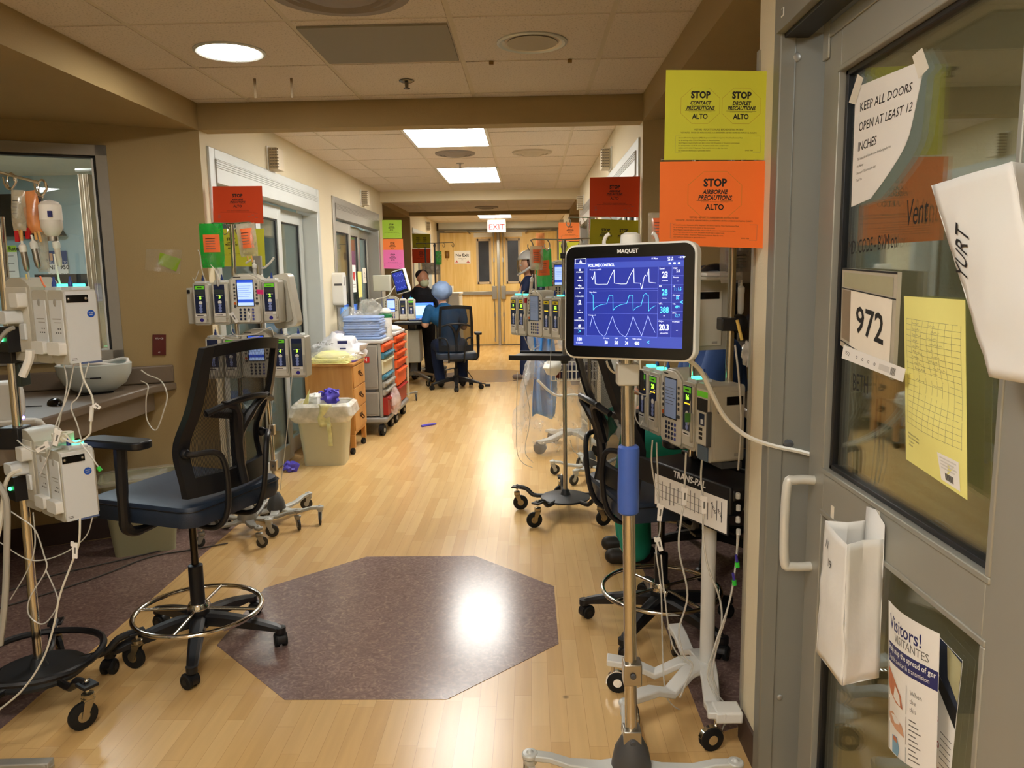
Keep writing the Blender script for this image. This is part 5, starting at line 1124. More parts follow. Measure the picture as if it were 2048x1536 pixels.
# corner leg of another stand at the bottom left
t = thing('drip_stand', 'pale grey leg with a caster poking in at the bottom left corner', 'drip stand', (-1.05, 1.92, 0), 0)
b = MB(); b.M = Matrix.Rotation(.05, 4, 'Z'); b.box(-.05, .30, -.016, .016, .085, .104, LEGG).cyl((.285, 0, .05), (.285, 0, .10), .018, LEGG); b.build('leg', t, bevel=.003); caster(t, .285, .015, .085, .034, .014, .6, fork=LEGG, hood=False, wheel=GREYP)
MB().cyl((-.08, 0, 0), (-.08, 0, 1.2), .0125, CHROME).lathe([(.06, 0), (.06, .11), (.02, .15)], LEGG, (-.08, 0, 0)).build('pole', t)

# ================================================================== left stands by the first door
S1 = (-1.00, 4.12); t = stand('drip_stand', 'drip stand with thin grey legs behind the mesh chair, green bag on its left hook', S1[0], S1[1], 1.70, base='five', legm=LEGG, R=.27, phase=.25, wr=.03, hub_z=.11, arms=.105, lean=(.02, 0))
t2 = stand('drip_stand', 'drip stand with pale cast legs and big casters by the first left door', -.905, 4.33, 1.49, base='five', legm=LEGW, R=.27, phase=-.15, wr=.036, hub_z=.10, hooks=False, lean=(-.02, .0))
clamp(t2, .55, .018); clamp(t2, .34, .018)
b = MB(); b.tube([(-.09, 0, 1.50), (-.04, 0, 1.52), (.0, 0, 1.47), (.05, -.01, 1.50), (.075, -.01, 1.53)], .006, WHITEP, smooth=3).box(-.05, .0, -.012, .012, 1.44, 1.54, GREYP); b.build('white_hook', t2, bevel=.003)
zU = Y(490, 652, 4.05).z; zL = Y(505, 745, 4.0).z
def row(px, py, y, rz, items, tl=0):
    o = Y(px, py, y); x = 0; Rz = Matrix.Rotation(rz, 4, 'Z')
    for kind, kw in items:
        if kind == 'g': x += kw; continue
        w = .0435 if kind == 'c' else .086
        x += w; q = o+Rz @ Vector((x, 0, 0))+Vector((0, 0, -x*math.tan(tl))); x += w+.003
        if kind == 'c': channel(loc=q, rz=rz, **kw)
        else: controller(loc=q, rz=rz, **kw)
GT = mat('green_tag', '6FD22E', .5, emit=.15, var=0); YT = mat('yellow_tag', 'E8D21C', .5, var=0); VC = mat('violet_dot', '33288C', .4, var=0)
row(399, 650, 4.08, 0, [('c', dict(label='leftmost pump channel with a green tag in the upper row by the first left door', tag_m=GT, digit='5', circ=VC, led=False, dim=True)), ('g', .012),
    ('c', dict(label='second pump channel showing 3, left of the lit controller by the first left door', digit='3', led=False, dim=True)),
    ('p', dict(label='pump controller with lit blue screen in the upper row by the first left door')),
    ('c', dict(label='pump channel right of the lit controller, in front of a beige tablet back', tag_m=GT, digit='2', circ=VC, led=False, dim=True))], tl=-.02)
row(424, 755, 4.12, 0, [('c', dict(label='leftmost pump channel of the lower row, mostly hidden by the mesh chair', digit='', led=False, knob=True)), ('g', .006),
    ('c', dict(label='second pump channel with green tag of the lower row behind the mesh chair', tag_m=GT, digit='', led=False)),
    ('p', dict(label='lower pump controller whose lit screen peeks over the mesh chair')),
    ('c', dict(label='green tagged pump channel right of the lower controller behind the mesh chair', tag_m=GT, digit='4', led=False, dim=True)),
    ('c', dict(label='rightmost pump channel of the lower row beside the mesh chair top', digit='3', circ=VC, led=False, dim=True))])
b = MB(); P_ = Y(402, 650, 4.12); b.box(P_.x-.04, P_.x-.002, 4.06, 4.17, P_.z+.01, P_.z+.2, PUMP).box(P_.x-.036, P_.x-.02, 4.055, 4.062, P_.z+.17, P_.z+.19, BLACK); b.build('pump_end_bracket', label='beige end bracket left of the upper pump row by the first door', cat='bracket', bevel=.003)
b = MB(); A = Y(505, 583, 4.0); p = Patch(Y(513, 579, 3.97), Y(527, 580, 3.95), Y(527, 589, 3.95), Y(514, 588, 3.97), .04, .025); b = MB(); p.sheet(b, mat('hot_pink', 'FF3F8A', .6)); b.build('pink_tag', label='hot pink tag stuck beside the lit controller by the first left door', cat='tag')
bag('green plastic sleeve with an orange label hanging left of the door stand', Y(421, 447, 4.0), .125, .225, plastic('green_sleeve', '10A83A', .9, .15), labm=mat('orange_label', 'F4743A', .6), th=.006, port=False, lz=(.35, .75))
bag('clear infusion bag with an orange label hanging right of the door stand', Y(490, 447, 4.05), .10, .17, CLB, labm=mat('orange_label', 'F4743A', .6), lz=(.25, .85), tilt=-.08)
drip('clear drip chamber below the bag with an orange label by the first left door', Y(508, 520, 4.05), .07, .008)
drip('clear drip chamber below the green sleeve by the first left door', Y(434, 530, 4.02), .06, .009, mat('white_line', 'E8E4DA', .4))
t = thing('tablet_monitor', 'beige back of a tilted tablet monitor beside the first left door stand', 'monitor', Y(578, 655, 4.18), .0)
b = MB(); b.M = Matrix.Rotation(-.32, 4, 'Z') @ Matrix.Rotation(-.16, 4, 'Y'); b.rrect(-.075, .075, 0, .29, .03, -.02, .03, PUMPL).rrect(-.055, .055, .03, .26, .02, -.032, -.02, PUMP)
for k in range(8): b.box(.01, .035, -.0335, -.032, .12+.008*k, .123+.008*k, GREYP)
b.build('shell', t, bevel=.008)
b = MB(); b.box(-.08, -.03, -.03, .0, .20, .25, BLACK); b.build('arm_mount', t, bevel=.003)
for k, q in enumerate((((412, 563), (404, 540), (400, 510), (396, 500)), ((440, 560), (430, 540), (420, 525), (425, 505)), ((462, 650), (470, 670), (510, 668), (540, 655), (548, 672)), ((430, 655), (440, 672), (470, 680), (520, 672)), ((549, 748), (545, 800), (540, 850), (536, 880)), ((585, 745), (580, 800), (570, 900), (560, 980)), ((508, 545), (515, 558), (528, 566)), ((398, 540), (390, 560), (385, 555)))):
    line('infusion_line', 'clear line by the first left door, ' + ['from the leftmost channel up to the green sleeve', 'short one behind the green sleeve', 'slack loop under the lit controller', 'tangled one between the two pump rows', 'hanging beside the mesh chair back', 'hanging from the rightmost lower channel', 'short one under the labelled bag', 'loose end at the far left'][k], 'tubing', PX(*q, y=4.0), .0022, WIRE if k in (1, 2, 5) else TUBE)
flag('white paper label below the second channel by the first left door', Y(462, 625, 3.98), .06, .02, tilt=-.5)
flag('white paper label hanging over the controller keys by the first left door', Y(500, 625, 3.98), .05, .016, tilt=.2)
# ================================================================== right foreground: ventilator screen on its pole
tq = stand('drip_stand', 'tall chrome pole with a blue grip and pale wheeled legs in the right foreground', .85, 1.925, 1.40, base='five', legm=LEGW, R=.275, phase=math.radians(176), n=4, hub_z=.115, wr=.04, hooks=False, pole_r=.0165, polem=mat('warm_chrome', 'C6BEAE', .2, .95), lean=(-.02, 0), skip=(1,))
b = MB(); b.lathe([(.022, .80), (.027, .805), (.028, .86), (.0265, .92), (.028, .965), (.027, .975), (.022, .98)], mat('blue_grip', '4565B8', .4), (-.012, 0, 0), seg=22).build('grip', tq)
clamp(tq, .365, .024); clamp(tq, .175, .024)
b = MB(); b.box(-.042, .012, -.02, .035, 1.135, 1.19, PUMP).box(.012, .024, -.01, .03, 1.12, 1.17, BLACK); b.build('pole_joint', tq, bevel=.004)
b = MB(); zt = Y(1255, 480, 1.925).z+.012
b.lathe([(.02, zt-.12), (.026, zt-.02), (.024, zt), (.014, zt+.006)], WHITEP, (-.01, 0, 0), seg=20)
for s in (-1, 1): b.tube([(-.01, 0, zt-.02), (-.01+s*.035, 0, zt-.032), (-.01+s*.055, 0, zt-.034), (-.01+s*.065, 0, zt-.018), (-.01+s*.060, -.004, zt-.002), (-.01+s*.052, -.006, zt+.003)], .0045, WHITEP, smooth=4)
b.build('white_hook_head', tq)
# the screen
TL, TR, BL = Y(1138, 491, 1.965), Y(1403, 480, 1.80), Y(1123, 712, 1.965); BR = Y(1384, 728, 1.80)
ex = (TR-TL).normalized(); ez = ((TL-BL)+(TR-BR)); ez = (ez-ex*ez.dot(ex)).normalized(); ey = ez.cross(ex)
w_ = ((TR-TL).length+(BR-BL).length)/2; h_ = ((TL-BL).length+(TR-BR).length)/2; C = (TL+TR+BR+BL)/4
Mx = Matrix.Identity(4)
for i, v in enumerate((ex, ey, ez)): Mx.col[i][:3] = v
t = thing('ventilator_monitor', 'big ventilator touch screen with blue waveforms on the blue grip pole', 'monitor', C); t.matrix_world = Matrix.Translation(C) @ Mx
a, c = w_/2, h_/2
b = MB(); b.rrect(-a, a, -c, c, .028, -.004, .032, WHITEP, ax=1, seg=7); b.rrect(-a+.03, a-.03, -c+.03, c-.03, .02, .032, .055, WHITEP, ax=1); b.build('shell', t, bevel=.004)
b = MB(); b.rrect(-a+.005, a-.005, -c+.005, c-.005, .025, -.006, -.0035, mat('bezel_black', '060607', .22), ax=1, seg=7); b.text('MAQUET', .0125, WHT, (.0, -.0066, c-.020), bold=.0004, sx=1.05); b.build('bezel', t)
# screen content, laid out in metres on the glass
SBG = mat('screen_blue', '2C3AA8', .2, emit=.33, var=.12, scale=9, ); SBL = mat('screen_blue_light', '4054C4', .2, emit=.36, var=0); SBD = mat('screen_blue_dark', '232E86', .2, emit=.3, var=0); 
SW_ = mat('screen_white', 'E8F4FF', .3, emit=1.1, var=0); SC = mat('screen_cyan', '58D8FF', .3, emit=.9, var=0); SLN = mat('screen_line', '6C82E8', .3, emit=.7, var=0)
sx0, sx1, sz0, sz1 = -a+.028, a-.03, -c+.032, c-.034; sw, sh = sx1-sx0, sz1-sz0
p = Patch((sx0, -.0064, sz1), (sx1, -.0064, sz1), (sx1, -.0064, sz0), (sx0, -.0064, sz0), 1.0, 1.0); b = MB()
p.bar(b, 0, 1, 0, 1, SBG, e=.0001); p.bar(b, 0, 1, .05, .115, SBL, e=.0003); p.bar(b, 0, .115, 0, 1, SBD, e=.0002); p.bar(b, 0, 1, .875, 1, SBL, e=.0003); p.bar(b, .10, .125, .115, .875, SBL, e=.0003)
p.path(b, [(.01, .005), (.115, .0), (.115, .055), (.01, .06)], .004, SW_, e=.0006, closed=True); p.poly(b, [(.05, .045), (.0625, .012), (.075, .045)], SW_, e=.0006)
def T(t_, s_, x, y, m=SW_, al='LEFT', bo=.0, sx=1):
    k = MB(); k.text(t_, s_, m, (0, 0, 0), rx=0, align=al, bold=bo, depth=0, sx=sx); b.add([p.P(x+v[0]/sw, y-v[1]/sh, .0006) for v in k.v], k.f, m)
T('VOLUME CONTROL', .0095, .135, .083, bo=.0002, sx=.82); T('v', .006, .345, .083)
for i, (g, s) in enumerate((('o', 'STANDBY'), ('=', 'PANELS'), ('+-', 'MANEUVERS'), ('*', 'NEBULIZER'), ('[]', 'COPY'), ('-', 'TRENDS'), ('~', 'DIFFERENTIAL'), ('#', 'LOCK SCREEN'))):
    T(g, .010, .055, .125+.092*i, al='CENTER', bo=.0004); T(s, .0045, .055, .155+.092*i, al='CENTER')
T('>', .016, .055, .835, SC, 'CENTER'); T('100', .0125, .055, .925, al='CENTER', sx=.7, bo=.0003); T('% suction', .005, .055, .965, al='CENTER')
wv = [[(.20, .22), (.215, .25), (.235, .16), (.24, .30), (.27, .305), (.365, .305), (.395, .22), (.43, .145), (.435, .295), (.50, .305), (.555, .305), (.585, .22), (.625, .14), (.63, .295), (.69, .30), (.705, .365), (.725, .24), (.735, .21), (.75, .225), (.77, .145), (.775, .29), (.84, .30)],
      [(.20, .41), (.215, .425), (.22, .43), (.222, .60), (.245, .565), (.29, .54), (.36, .525), (.385, .43), (.42, .43), (.425, .60), (.45, .565), (.49, .54), (.56, .52), (.585, .43), (.62, .43), (.625, .60), (.655, .565), (.70, .545), (.725, .43), (.745, .41), (.76, .43), (.77, .43), (.775, .605), (.80, .57), (.84, .545)],
      [(.19, .79), (.215, .66), (.245, .76), (.29, .86), (.335, .895), (.355, .87), (.385, .77), (.42, .665), (.45, .77), (.50, .86), (.55, .895), (.57, .86), (.60, .77), (.625, .665), (.66, .76), (.70, .85), (.71, .88), (.74, .77), (.77, .655), (.80, .75), (.84, .84)]]
for k, q in enumerate(wv): p.path(b, [((x-.02)*.93+.0, y-.01) for x, y in q], .0035, (SW_, SC, mat('screen_periwinkle', 'A8C0FF', .3, emit=.9, var=0))[k], e=.0007)
for y in (.345, .37, .505, .625, .88): p.path(b, [(.125, y), (.78, y)], .0022, SLN, e=.0004)
for x in (.125, .78, .90): p.path(b, [(x, .115), (x, .88)], .002, SLN, e=.0004)
for y in (.31, .50, .69): p.path(b, [(.78, y), (1, y)], .002, SLN, e=.0004)
for y in (.21, .40, .595): p.path(b, [(.90, y), (1, y)], .0015, SLN, e=.0004)
for i, (t_, m_) in enumerate((('23', SW_), ('28', SC), ('388', SC), ('20.3', SW_))): T(t_, .020, .84, .205+.19*i, m_, 'CENTER', .0005, .72); T(('Ppeak', 'RR', 'VTe', 'Cdyn')[i], .0055, .79, .135+.19*i); T(('cmH2O', 'b/min', 'ml', 'ml/cmH2O')[i], .0045, .84, .265+.19*i, al='CENTER')
for i, (t_, m_, n_) in enumerate((('5.0', SW_, 'PEEP'), ('...', SW_, 'Pmean'), ('1 : 1.5', SC, 'I:E'), ('50', SC, 'O2 conc.'), ('499', SC, 'VTi'), ('12.7', SC, 'MVe'), ('...', SW_, 'VT/PBW'))): T(t_, .0095, .952, .165+.096*i+(.05 if i == 6 else 0), m_, 'CENTER', .0002, .75); T(n_, .005, .91, .135+.096*i)
for i, (t_, n_) in enumerate((('50', 'O2 conc.'), ('5.0', 'PEEP'), ('24', 'RR'), ('450', 'Tidal volume'))): T(t_, .0115, .315+.095*i, .955, SW_, 'CENTER', .0003, .7); T(n_, .0045, .315+.095*i, .905, al='CENTER')
T('<', .014, .70, .94, SC, 'CENTER'); T('<', .016, .985, .50, SC, 'CENTER'); T('0 Mon', .006, .72, .025); T('09:18', .006, .86, .02); T('28-04', .006, .86, .042); T('< STEP', .006, .95, .02)
for i in range(3): p.bar(b, .87+.04*i, .89+.04*i, .072, .092, SW_, e=.0007)
T('Pressure cmH2O', .0045, .15, .13); T('Flow l/min', .0045, .15, .375+.01); T('Volume ml', .0045, .14, .645)
b.build('screen', t, flat=True)
line('ventilator_cable', 'thick cream cable running from the ventilator screen into the near doorway', 'cable', PX((1370, 715), (1400, 740), (1425, 790), (1450, 835), (1490, 870), (1540, 890), (1600, 903), y=1.99)+[Y(1640, 914, 1.985), Vector((1.36, 2.0, .93))], .0062, WIRE)
line('thin_cable', 'thin white cable curling under the ventilator screen', 'cable', PX((1213, 722), (1218, 735), (1228, 745), (1240, 742), y=2.12), .003, WIRE)
b = MB(); b.tube(PX((1590, 560), (1560, 700), (1545, 800), (1530, 900), (1540, 980), y=2.0), .0015, TUBE); 

# white height-adjustable stand with black tray and the pump row at the right
WH = mat('white_enamel', 'DFDFDA', .35, var=.02)
cx, cy = 1.165, 2.42
t = thing('tray_stand', 'white post stand with a black tray and white star base beside the near door', 'equipment stand', (cx, cy, 0))
for k, (ang, L_) in enumerate(((172, .33), (215, .34), (263, .30), (100, .30))):
    a_ = math.radians(ang); b = MB(); b.M = Matrix.Rotation(a_, 4, 'Z'); sec = [(0, .06, .135), (.09, .055, .13), (.17, .05, .085), (.24, .05, .115), (L_, .055, .125)] if L_ > .2 else [(0, .06, .135), (.06, .055, .13), (L_*.8, .05, .11), (L_, .05, .11)]
    vs = []
    for xx, ww, zz in sec: vs += [(xx, -ww/2, zz-.022), (xx, ww/2, zz-.022), (xx, ww/2, zz), (xx, -ww/2, zz)]
    b.add(vs, [(i*4+j, i*4+(j+1) % 4, i*4+4+(j+1) % 4, i*4+4+j)[::-1] for i in range(len(sec)-1) for j in range(4)]+[(0, 1, 2, 3), tuple(range(len(vs)-1, len(vs)-5, -1))], WH); b.build('leg', t, bevel=.004)
    if L_ > .2: caster(t, (L_-.02)*math.cos(a_), (L_-.02)*math.sin(a_), .10, .036, .012, a_+k, fork=CHROME, hood=True)
b = MB(); b.box(-.04, .04, -.30, -.23, .09, .125, WH); b.build('brake_pedal', t, bevel=.006)
MB().cyl((0, 0, .11), (0, 0, .74), .0235, WH, seg=24).build('post', t)
tr = MB(); tr.M = Matrix.Rotation(math.radians(-63), 4, 'Z'); zt = .765
tr.M = tr.M @ Matrix.Translation((0, .075, 0))
tr.box(-.30, .17, -.13, .04, zt-.035, zt, BLACK).box(-.30, .17, -.145, -.13, zt-.075, zt+.012, BLACK).box(-.30, .17, .04, .052, zt-.04, zt+.012, BLACK)
o = tr.build('tray', t, bevel=.006)
b = MB(); b.M = tr.M; b.text('TRANS-PAL', .030, WHT, (-.02, -.1463, zt-.008+.0), sx=1.05, shear=.15, bold=.0008, depth=.0002); b.box(-.20, .16, -.1462, -.1455, zt-.135, zt-.03, PAPER)
r8 = random.Random(3)
for k in range(16): x_ = -.18+.021*k; b.box(x_, x_+.0025, -.1468, -.1462, zt-.12+r8.random()*.02, zt-.06+r8.random()*.02, DGREY)
for k in range(3): b.box(-.19, .05, -.1468, -.1462, zt-.06-.022*k, zt-.0585-.022*k, GREYP)
b.text('PHCAS', .012, INK, (.10, -.1468, zt-.07), ry=.9); b.text('RCWL', .011, INK, (.13, -.1468, zt-.08), ry=.9); b.build('lettering', o)
MB().box(-.205, .165, -.1454, -.14, zt-.14, zt-.025, BLACK).build('label_backing', o).matrix_local = tr.M
b = MB(); b.cyl((.055, .02, .80), (.06, .02, 1.78), .0125, mat('warm_chrome', 'B8A888'), seg=16).cyl((-.04, .12, .80), (-.04, .12, 1.80), .0095, CHROME); b.build('pole', t)
MB().box(.02, .07, -.02, .05, 1.23, 1.27, BLACK).ball((.085, .03, 1.25), (.03, .03, .03), BLACK).build('clamp', t, bevel=.004); MB().box(.03, .08, 0, .06, .80, .86, DGREY).build('clamp', t, bevel=.004)
MB().tube([(-.15, .12, 1.77), (-.05, .12, 1.79), (.12, .05, 1.78)], .004, CHROME).build('hook_bar', t)
rz = math.radians(-74); o_ = Vector((1.06, 2.82, .84)); Rz = Matrix.Rotation(rz, 4, 'Z')
def place(x): return o_+Rz @ Vector((x, 0, 0))
channel('far end pump channel glowing green left of the keypad controller, right foreground', place(0), rz, GT, '', group='infusion pump channels')
channel('pump channel reading 20 next to the keypad controller, right foreground', place(.088), rz, GT, '20')
controller('tall keypad controller with a dim lavender screen, right foreground', place(.088+.130)-Vector((0, 0, .012)), rz, lit=False)
channel('pump channel reading 16 in the right foreground row', place(.088+.26), rz, GT, '16')
t = thing('infusion_pump', 'nearest wide module with a plain beige side in the right foreground row', 'infusion pump', place(.088+.26+.10)-Vector((0, 0, .012)), rz, 'infusion pump channels')
b = MB(); b.rrect(-.05, .05, 0, .24, .012, -.055, .055, PUMP); b.box(-.04, .035, -.061, -.055, .05, .225, PUMPL).box(.050, .054, -.048, .050, .01, .222, PUMP).box(.054, .0555, -.010, .046, .180, .206, BLACKG).box(.054, .055, .02, .04, .018, .028, GREYP).ball((.0545, -.036, .16), (.001, .004, .004), BLACK); b.build('body', t, bevel=.003)
b = MB(); b.box(-.035, .03, -.0618, -.061, .20, .218, GT).box(-.035, .03, -.0618, -.061, .155, .195, BLACK).box(-.02, .012, -.0618, -.061, .11, .148, NAVY).box(-.010, .006, -.0624, -.0618, .115, .13, WHT).box(-.03, .03, -.060, -.055, 0, .045, mat('slate_door', '54687C', .4))
for k in range(3): b.box(-.02, .0, -.0624, -.061, .065+.014*k, .074+.014*k, INK)
b.build('front_panel', t); b = MB(); b.rrect(.036, .046, .05, .16, .003, -.068, -.055, DGREY); b.build('latch', t)
b = MB(); b.box(-.04, .05, -.02, .05, -.02, .0, DGREY); b.build('foot', t)
# second tier on the same pole, mostly behind the screen
P_ = Y(1415, 700, 2.62); t = thing('infusion_pump', 'beige pump module with a black handle slot just right of the ventilator screen', 'infusion pump', P_, rz, 'infusion pump channels')
b = MB(); b.box(-.12, .0, -.06, .06, 0, .225, PUMP).box(.0, .006, -.075, .085, .0, .235, PUMP).box(.006, .010, -.055, .045, .015, .20, PUMPL).box(.010, .0115, -.05, .035, .172, .196, BLACKG).box(.010, .0115, .010, .03, .022, .030, GREYP); b.build('body', t, bevel=.003)
b = MB(); b.M = Matrix.Rotation(.05, 4, 'Y'); b.box(-.06, .06, -.05, .08, .238, .25, PUMP).box(-.05, .055, -.045, .08, .25, .262, WHITEP); b.build('folded_handle', t, bevel=.004)
bag('clear bag with printed white text behind the right edge of the orange sign', Y(1478, 490, 2.5), .12, .12, plastic('clear_film', 'B9B6B4', .3, .08), labm=plastic('printed_film', '6E6A72', .75), port=False)
bag('orange labelled bag peeking out left of the big orange sign', Y(1318, 425, 2.55), .07, .12, CLB, labm=mat('orange_label', 'F4743A'), port=False)
drip('white drip spike hanging below the printed clear bag at the right', Y(1483, 560, 2.5), .06, .010, mat('white_line', 'E8E4DA', .4))
b = MB(); b.tube(PX((1474, 640), (1484, 680), y=2.35), .005, mat('wood_stick', 'D8B45A', .5)); b.build('wooden_stick', label='thin pale yellow stick in a clear wrapper at the wall edge', cat='stick')
b = MB(); A = Y(1495, 705, 2.28); b.ball(A, (.018, .01, .035), plastic('clear_wrapper', 'DDD8CC', .45, .1), jit=.6); b.build('clear_wrapper', label='crumpled clear wrapper hanging at the right wall edge', cat='wrapper')
for k, (q, yv, r_) in enumerate(((((1305, 880), (1303, 920), (1308, 960), (1318, 1010), (1320, 1060), (1312, 1100), (1322, 1180), (1325, 1300), (1330, 1380), (1345, 1410), (1375, 1425), (1410, 1428)), 2.35, .0024),
        (((1313, 885), (1315, 940), (1318, 1005)), 2.35, .0024), (((1372, 905), (1370, 950), (1368, 1005), (1362, 1040), (1358, 1100), (1375, 1190), (1358, 1260), (1368, 1310), (1385, 1330), (1370, 1370), (1360, 1395)), 2.3, .003),
        (((1404, 920), (1402, 960), (1408, 1010), (1406, 1060), (1415, 1130), (1440, 1200), (1442, 1260), (1425, 1340), (1440, 1400), (1450, 1450), (1420, 1470)), 2.26, .003),
        (((1475, 1060), (1472, 1120), (1460, 1200), (1430, 1290), (1415, 1350), (1435, 1400), (1448, 1430)), 2.22, .0026), (((1478, 1065), (1470, 1140), (1450, 1240), (1420, 1330), (1430, 1380), (1455, 1420), (1440, 1470)), 2.23, .0024),
        (((1322, 1110), (1328, 1180), (1345, 1290), (1380, 1330)), 2.33, .0024), (((1275, 790), (1270, 830), (1280, 850), (1285, 840)), 2.6, .0022), (((1268, 780), (1290, 790), (1310, 780)), 2.55, .0022),
        (((1335, 700), (1328, 740), (1322, 780)), 2.6, .0022), (((1470, 690), (1478, 760), (1482, 850), (1476, 940)), 2.28, .003), (((1385, 770), (1380, 830), (1376, 850)), 2.45, .003))):
    line('infusion_line', 'clear line, right foreground: ' + ['long one from the far channel to the white base', 'short one beside the long far one', 'pair from the 16 channel down to the base', 'from the nearest module past the tray label', 'hanging along the wall edge, outer', 'hanging along the wall edge, inner', 'thin tail joining the base coil', 'small loop left of the keypad controller', 'sagging from the pole to the far channel', 'from above into the far channel', 'taped down the right wall edge', 'in the gap beside the 16 channel'][k], 'tubing', PX(*q, y=yv), r_, TUBE)
for k, (px, py, yv, tl) in enumerate(((1322, 1008, 2.34, .1), (1315, 1075, 2.32, -.25), (1370, 975, 2.29, .05), (1408, 992, 2.25, 0))):
    flag('white paper label on the right foreground lines, ' + ['upper of the two left ones', 'lower left one, tilted', 'under the tray edge, left of two', 'over the tray label, right of two'][k], Y(px, py, yv), .055 if k != 1 else .045, .017, tilt=tl)
for k, (px, py) in enumerate(((1474, 1124), (1468, 1160))): MB().cyl(Y(px, py, 2.2), Y(px+1, py+10, 2.2), .0065, mat('green_cap', '2FBF3A')).cyl(Y(px-2, py-14, 2.2), Y(px, py, 2.2), .004, mat('violet_dot', '33288C')).build('tube_cap', label='bright green cap at the right wall edge, ' + ('upper one' if k == 0 else 'lower one'), cat='cap')
b = MB(); [b.lathe([(.004, 0), (.007, .003), (.007, .018), (.004, .02)], plastic('clear_fitting', 'D8D6D0', .5, .1), Y(1476+k % 2, 985+24*k, 2.21), (0, 0, -1)) for k in range(4)]; b.build('stopcock_manifold', label='chain of clear stopcocks hanging at the right wall edge', cat='stopcock')
# the green clips on the 16 line
MB().box(-.008, .008, -.006, .006, -.014, .014, mat('green_clip', '3F7A30', .4)).build('line_clip', label='green clip on the line beside the 16 channel', cat='clip', origin=False).location = Y(1375, 835, 2.42)

# ================================================================== right recess: counter, stool, seated person
b = MB(); b.prism([(1.47, 4.12), (1.40, 4.255), (2.34, 3.77), (2.34, 2.79), (1.9, 2.56), (1.50, 2.50)], .80, .845, CT); b.build('counter', label='grey brown laminate counter in the right recess behind the stool', cat='counter', bevel=.012)
stool('mesh_chair', 'black mesh-back drafting chair with a foot ring, half hidden behind the blue grip pole', 1.10, 2.94, math.radians(12)-PI/2, .60, .165, phase=math.radians(163)-(math.radians(12)-PI/2), back=.52, arms=(1, 1), lean=.10)

def figure(name, parts, m, parent=None, vox=.009, smooth=6, **k):
    """one continuous skin: tapered limbs and ellipsoids fused by a voxel remesh. parts: ('l', [(p, r)...]) or ('e', c, (rx, ry, rz))"""
    b = MB()
    for q in parts:
        if q[0] == 'l':
            P = q[1]
            for (p0, r0), (p1, r1) in zip(P, P[1:]):
                b.cyl(p0, p1, r0, m, r2=r1, seg=14)
            for p0, r0 in P: b.ball(p0, r0, m, seg=14, rings=8)
        else: b.ball(q[1], q[2], m, seg=20, rings=12)
    o = b.build(name, parent, **k); r_ = o.modifiers.new('fuse', 'REMESH'); r_.mode = 'VOXEL'; r_.voxel_size = vox; r_.use_smooth_shade = True
    s_ = o.modifiers.new('soft', 'SMOOTH'); s_.factor = .5; s_.iterations = smooth; return o
SKIN = mat('skin', 'C68E6E', .5, var=.05); SKIN2 = mat('fair_skin', 'D8A688', .5, var=.05)
def hand(w, d, up, s=1, curl=.5, side=1):
    """palm, four unequal fingers and a thumb; w = wrist, d = pointing direction, up = back of the hand"""
    w, d, up = Vector(w), Vector(d).normalized(), Vector(up); up = (up-d*up.dot(d)).normalized(); sd = d.cross(up)*side
    out = [('l', [(w, .022*s), (w+d*.045*s, .026*s), (w+d*.075*s, .022*s)]), ('e', w+d*.05*s, (.03*s, .03*s, .022*s))]
    for k, (off, L_) in enumerate(((-.030, .062), (-.010, .074), (.010, .070), (.029, .054))):
        a = w+d*.080*s+sd*off*s; c1 = a+(d-up*curl*.4).normalized()*L_*.5*s; c2 = c1+(d-up*curl*1.6).normalized()*L_*.5*s
        out.append(('l', [(w+d*.05*s+sd*off*.8*s, .011*s), (a, .0098*s), (c1, .0088*s), (c2, .0074*s)]))
    a = w+d*.02*s-sd*.028*s; out.append(('l', [(a, .012*s), (a+(d*.5-sd*.8).normalized()*.035*s, .010*s), (a+(d*.5-sd*.8).normalized()*.035*s+(d-sd*.2).normalized()*.028*s, .0085*s)]))
    return out
def head_parts(c, f, s=1):
    """skull, jaw, nose, ears, neck stub; f = facing direction"""
    f = Vector(f).normalized(); sd = f.cross(Vector((0, 0, 1))).normalized(); c = Vector(c)
    return [('e', c+Vector((0, 0, .02)), (.078*s, .088*s, .10*s)), ('e', c+f*.022-Vector((0, 0, .045)), (.058*s, .060*s, .068*s)), ('e', c+f*.092*s-Vector((0, 0, .012)), (.012, .012, .022)), ('e', c+f*.082*s-Vector((0, 0, .055)), (.022, .014, .008)), ('e', c+sd*.078*s, (.012, .018, .03)), ('e', c-sd*.078*s, (.012, .018, .03)), ('e', c+f*.078*s+sd*.032*s+Vector((0, 0, .022)), (.014, .010, .006)), ('e', c+f*.078*s-sd*.032*s+Vector((0, 0, .022)), (.014, .010, .006)), ('l', [(c-f*.01-Vector((0, 0, .06)), .05*s), (c-f*.02-Vector((0, 0, .15)), .052*s)])]
def face(parent, c, f, s=1):
    f = Vector(f).normalized(); sd = f.cross(Vector((0, 0, 1))).normalized(); c = Vector(c)
    for q in (-1, 1):
        b = MB(); e = c+f*.080*s+sd*.030*s*q+Vector((0, 0, .005)); b.ball(e, .011, mat('eye_white', 'E8E4DC', .3, var=0), seg=12, rings=8).ball(e+f*.0075, .0055, mat('dark_iris', '2A1C14', .2, var=0), seg=10, rings=6); b.build('eye', parent)
BLUS = mat('blue_scrubs', '3E62A8', .75, var=.07, scale=14, bump=.4, bscale=22); TEAL = mat('teal_scrubs', '1E9C86', .75, var=.07, scale=14, bump=.4, bscale=22); NSC = mat('navy_scrubs', '17264A', .75, var=.08, scale=14, bump=.4, bscale=22); RBL = mat('royal_scrubs', '12507E', .75, var=.07, scale=14, bump=.4, bscale=22); SHOE = mat('dark_shoe', '26221F', .5)
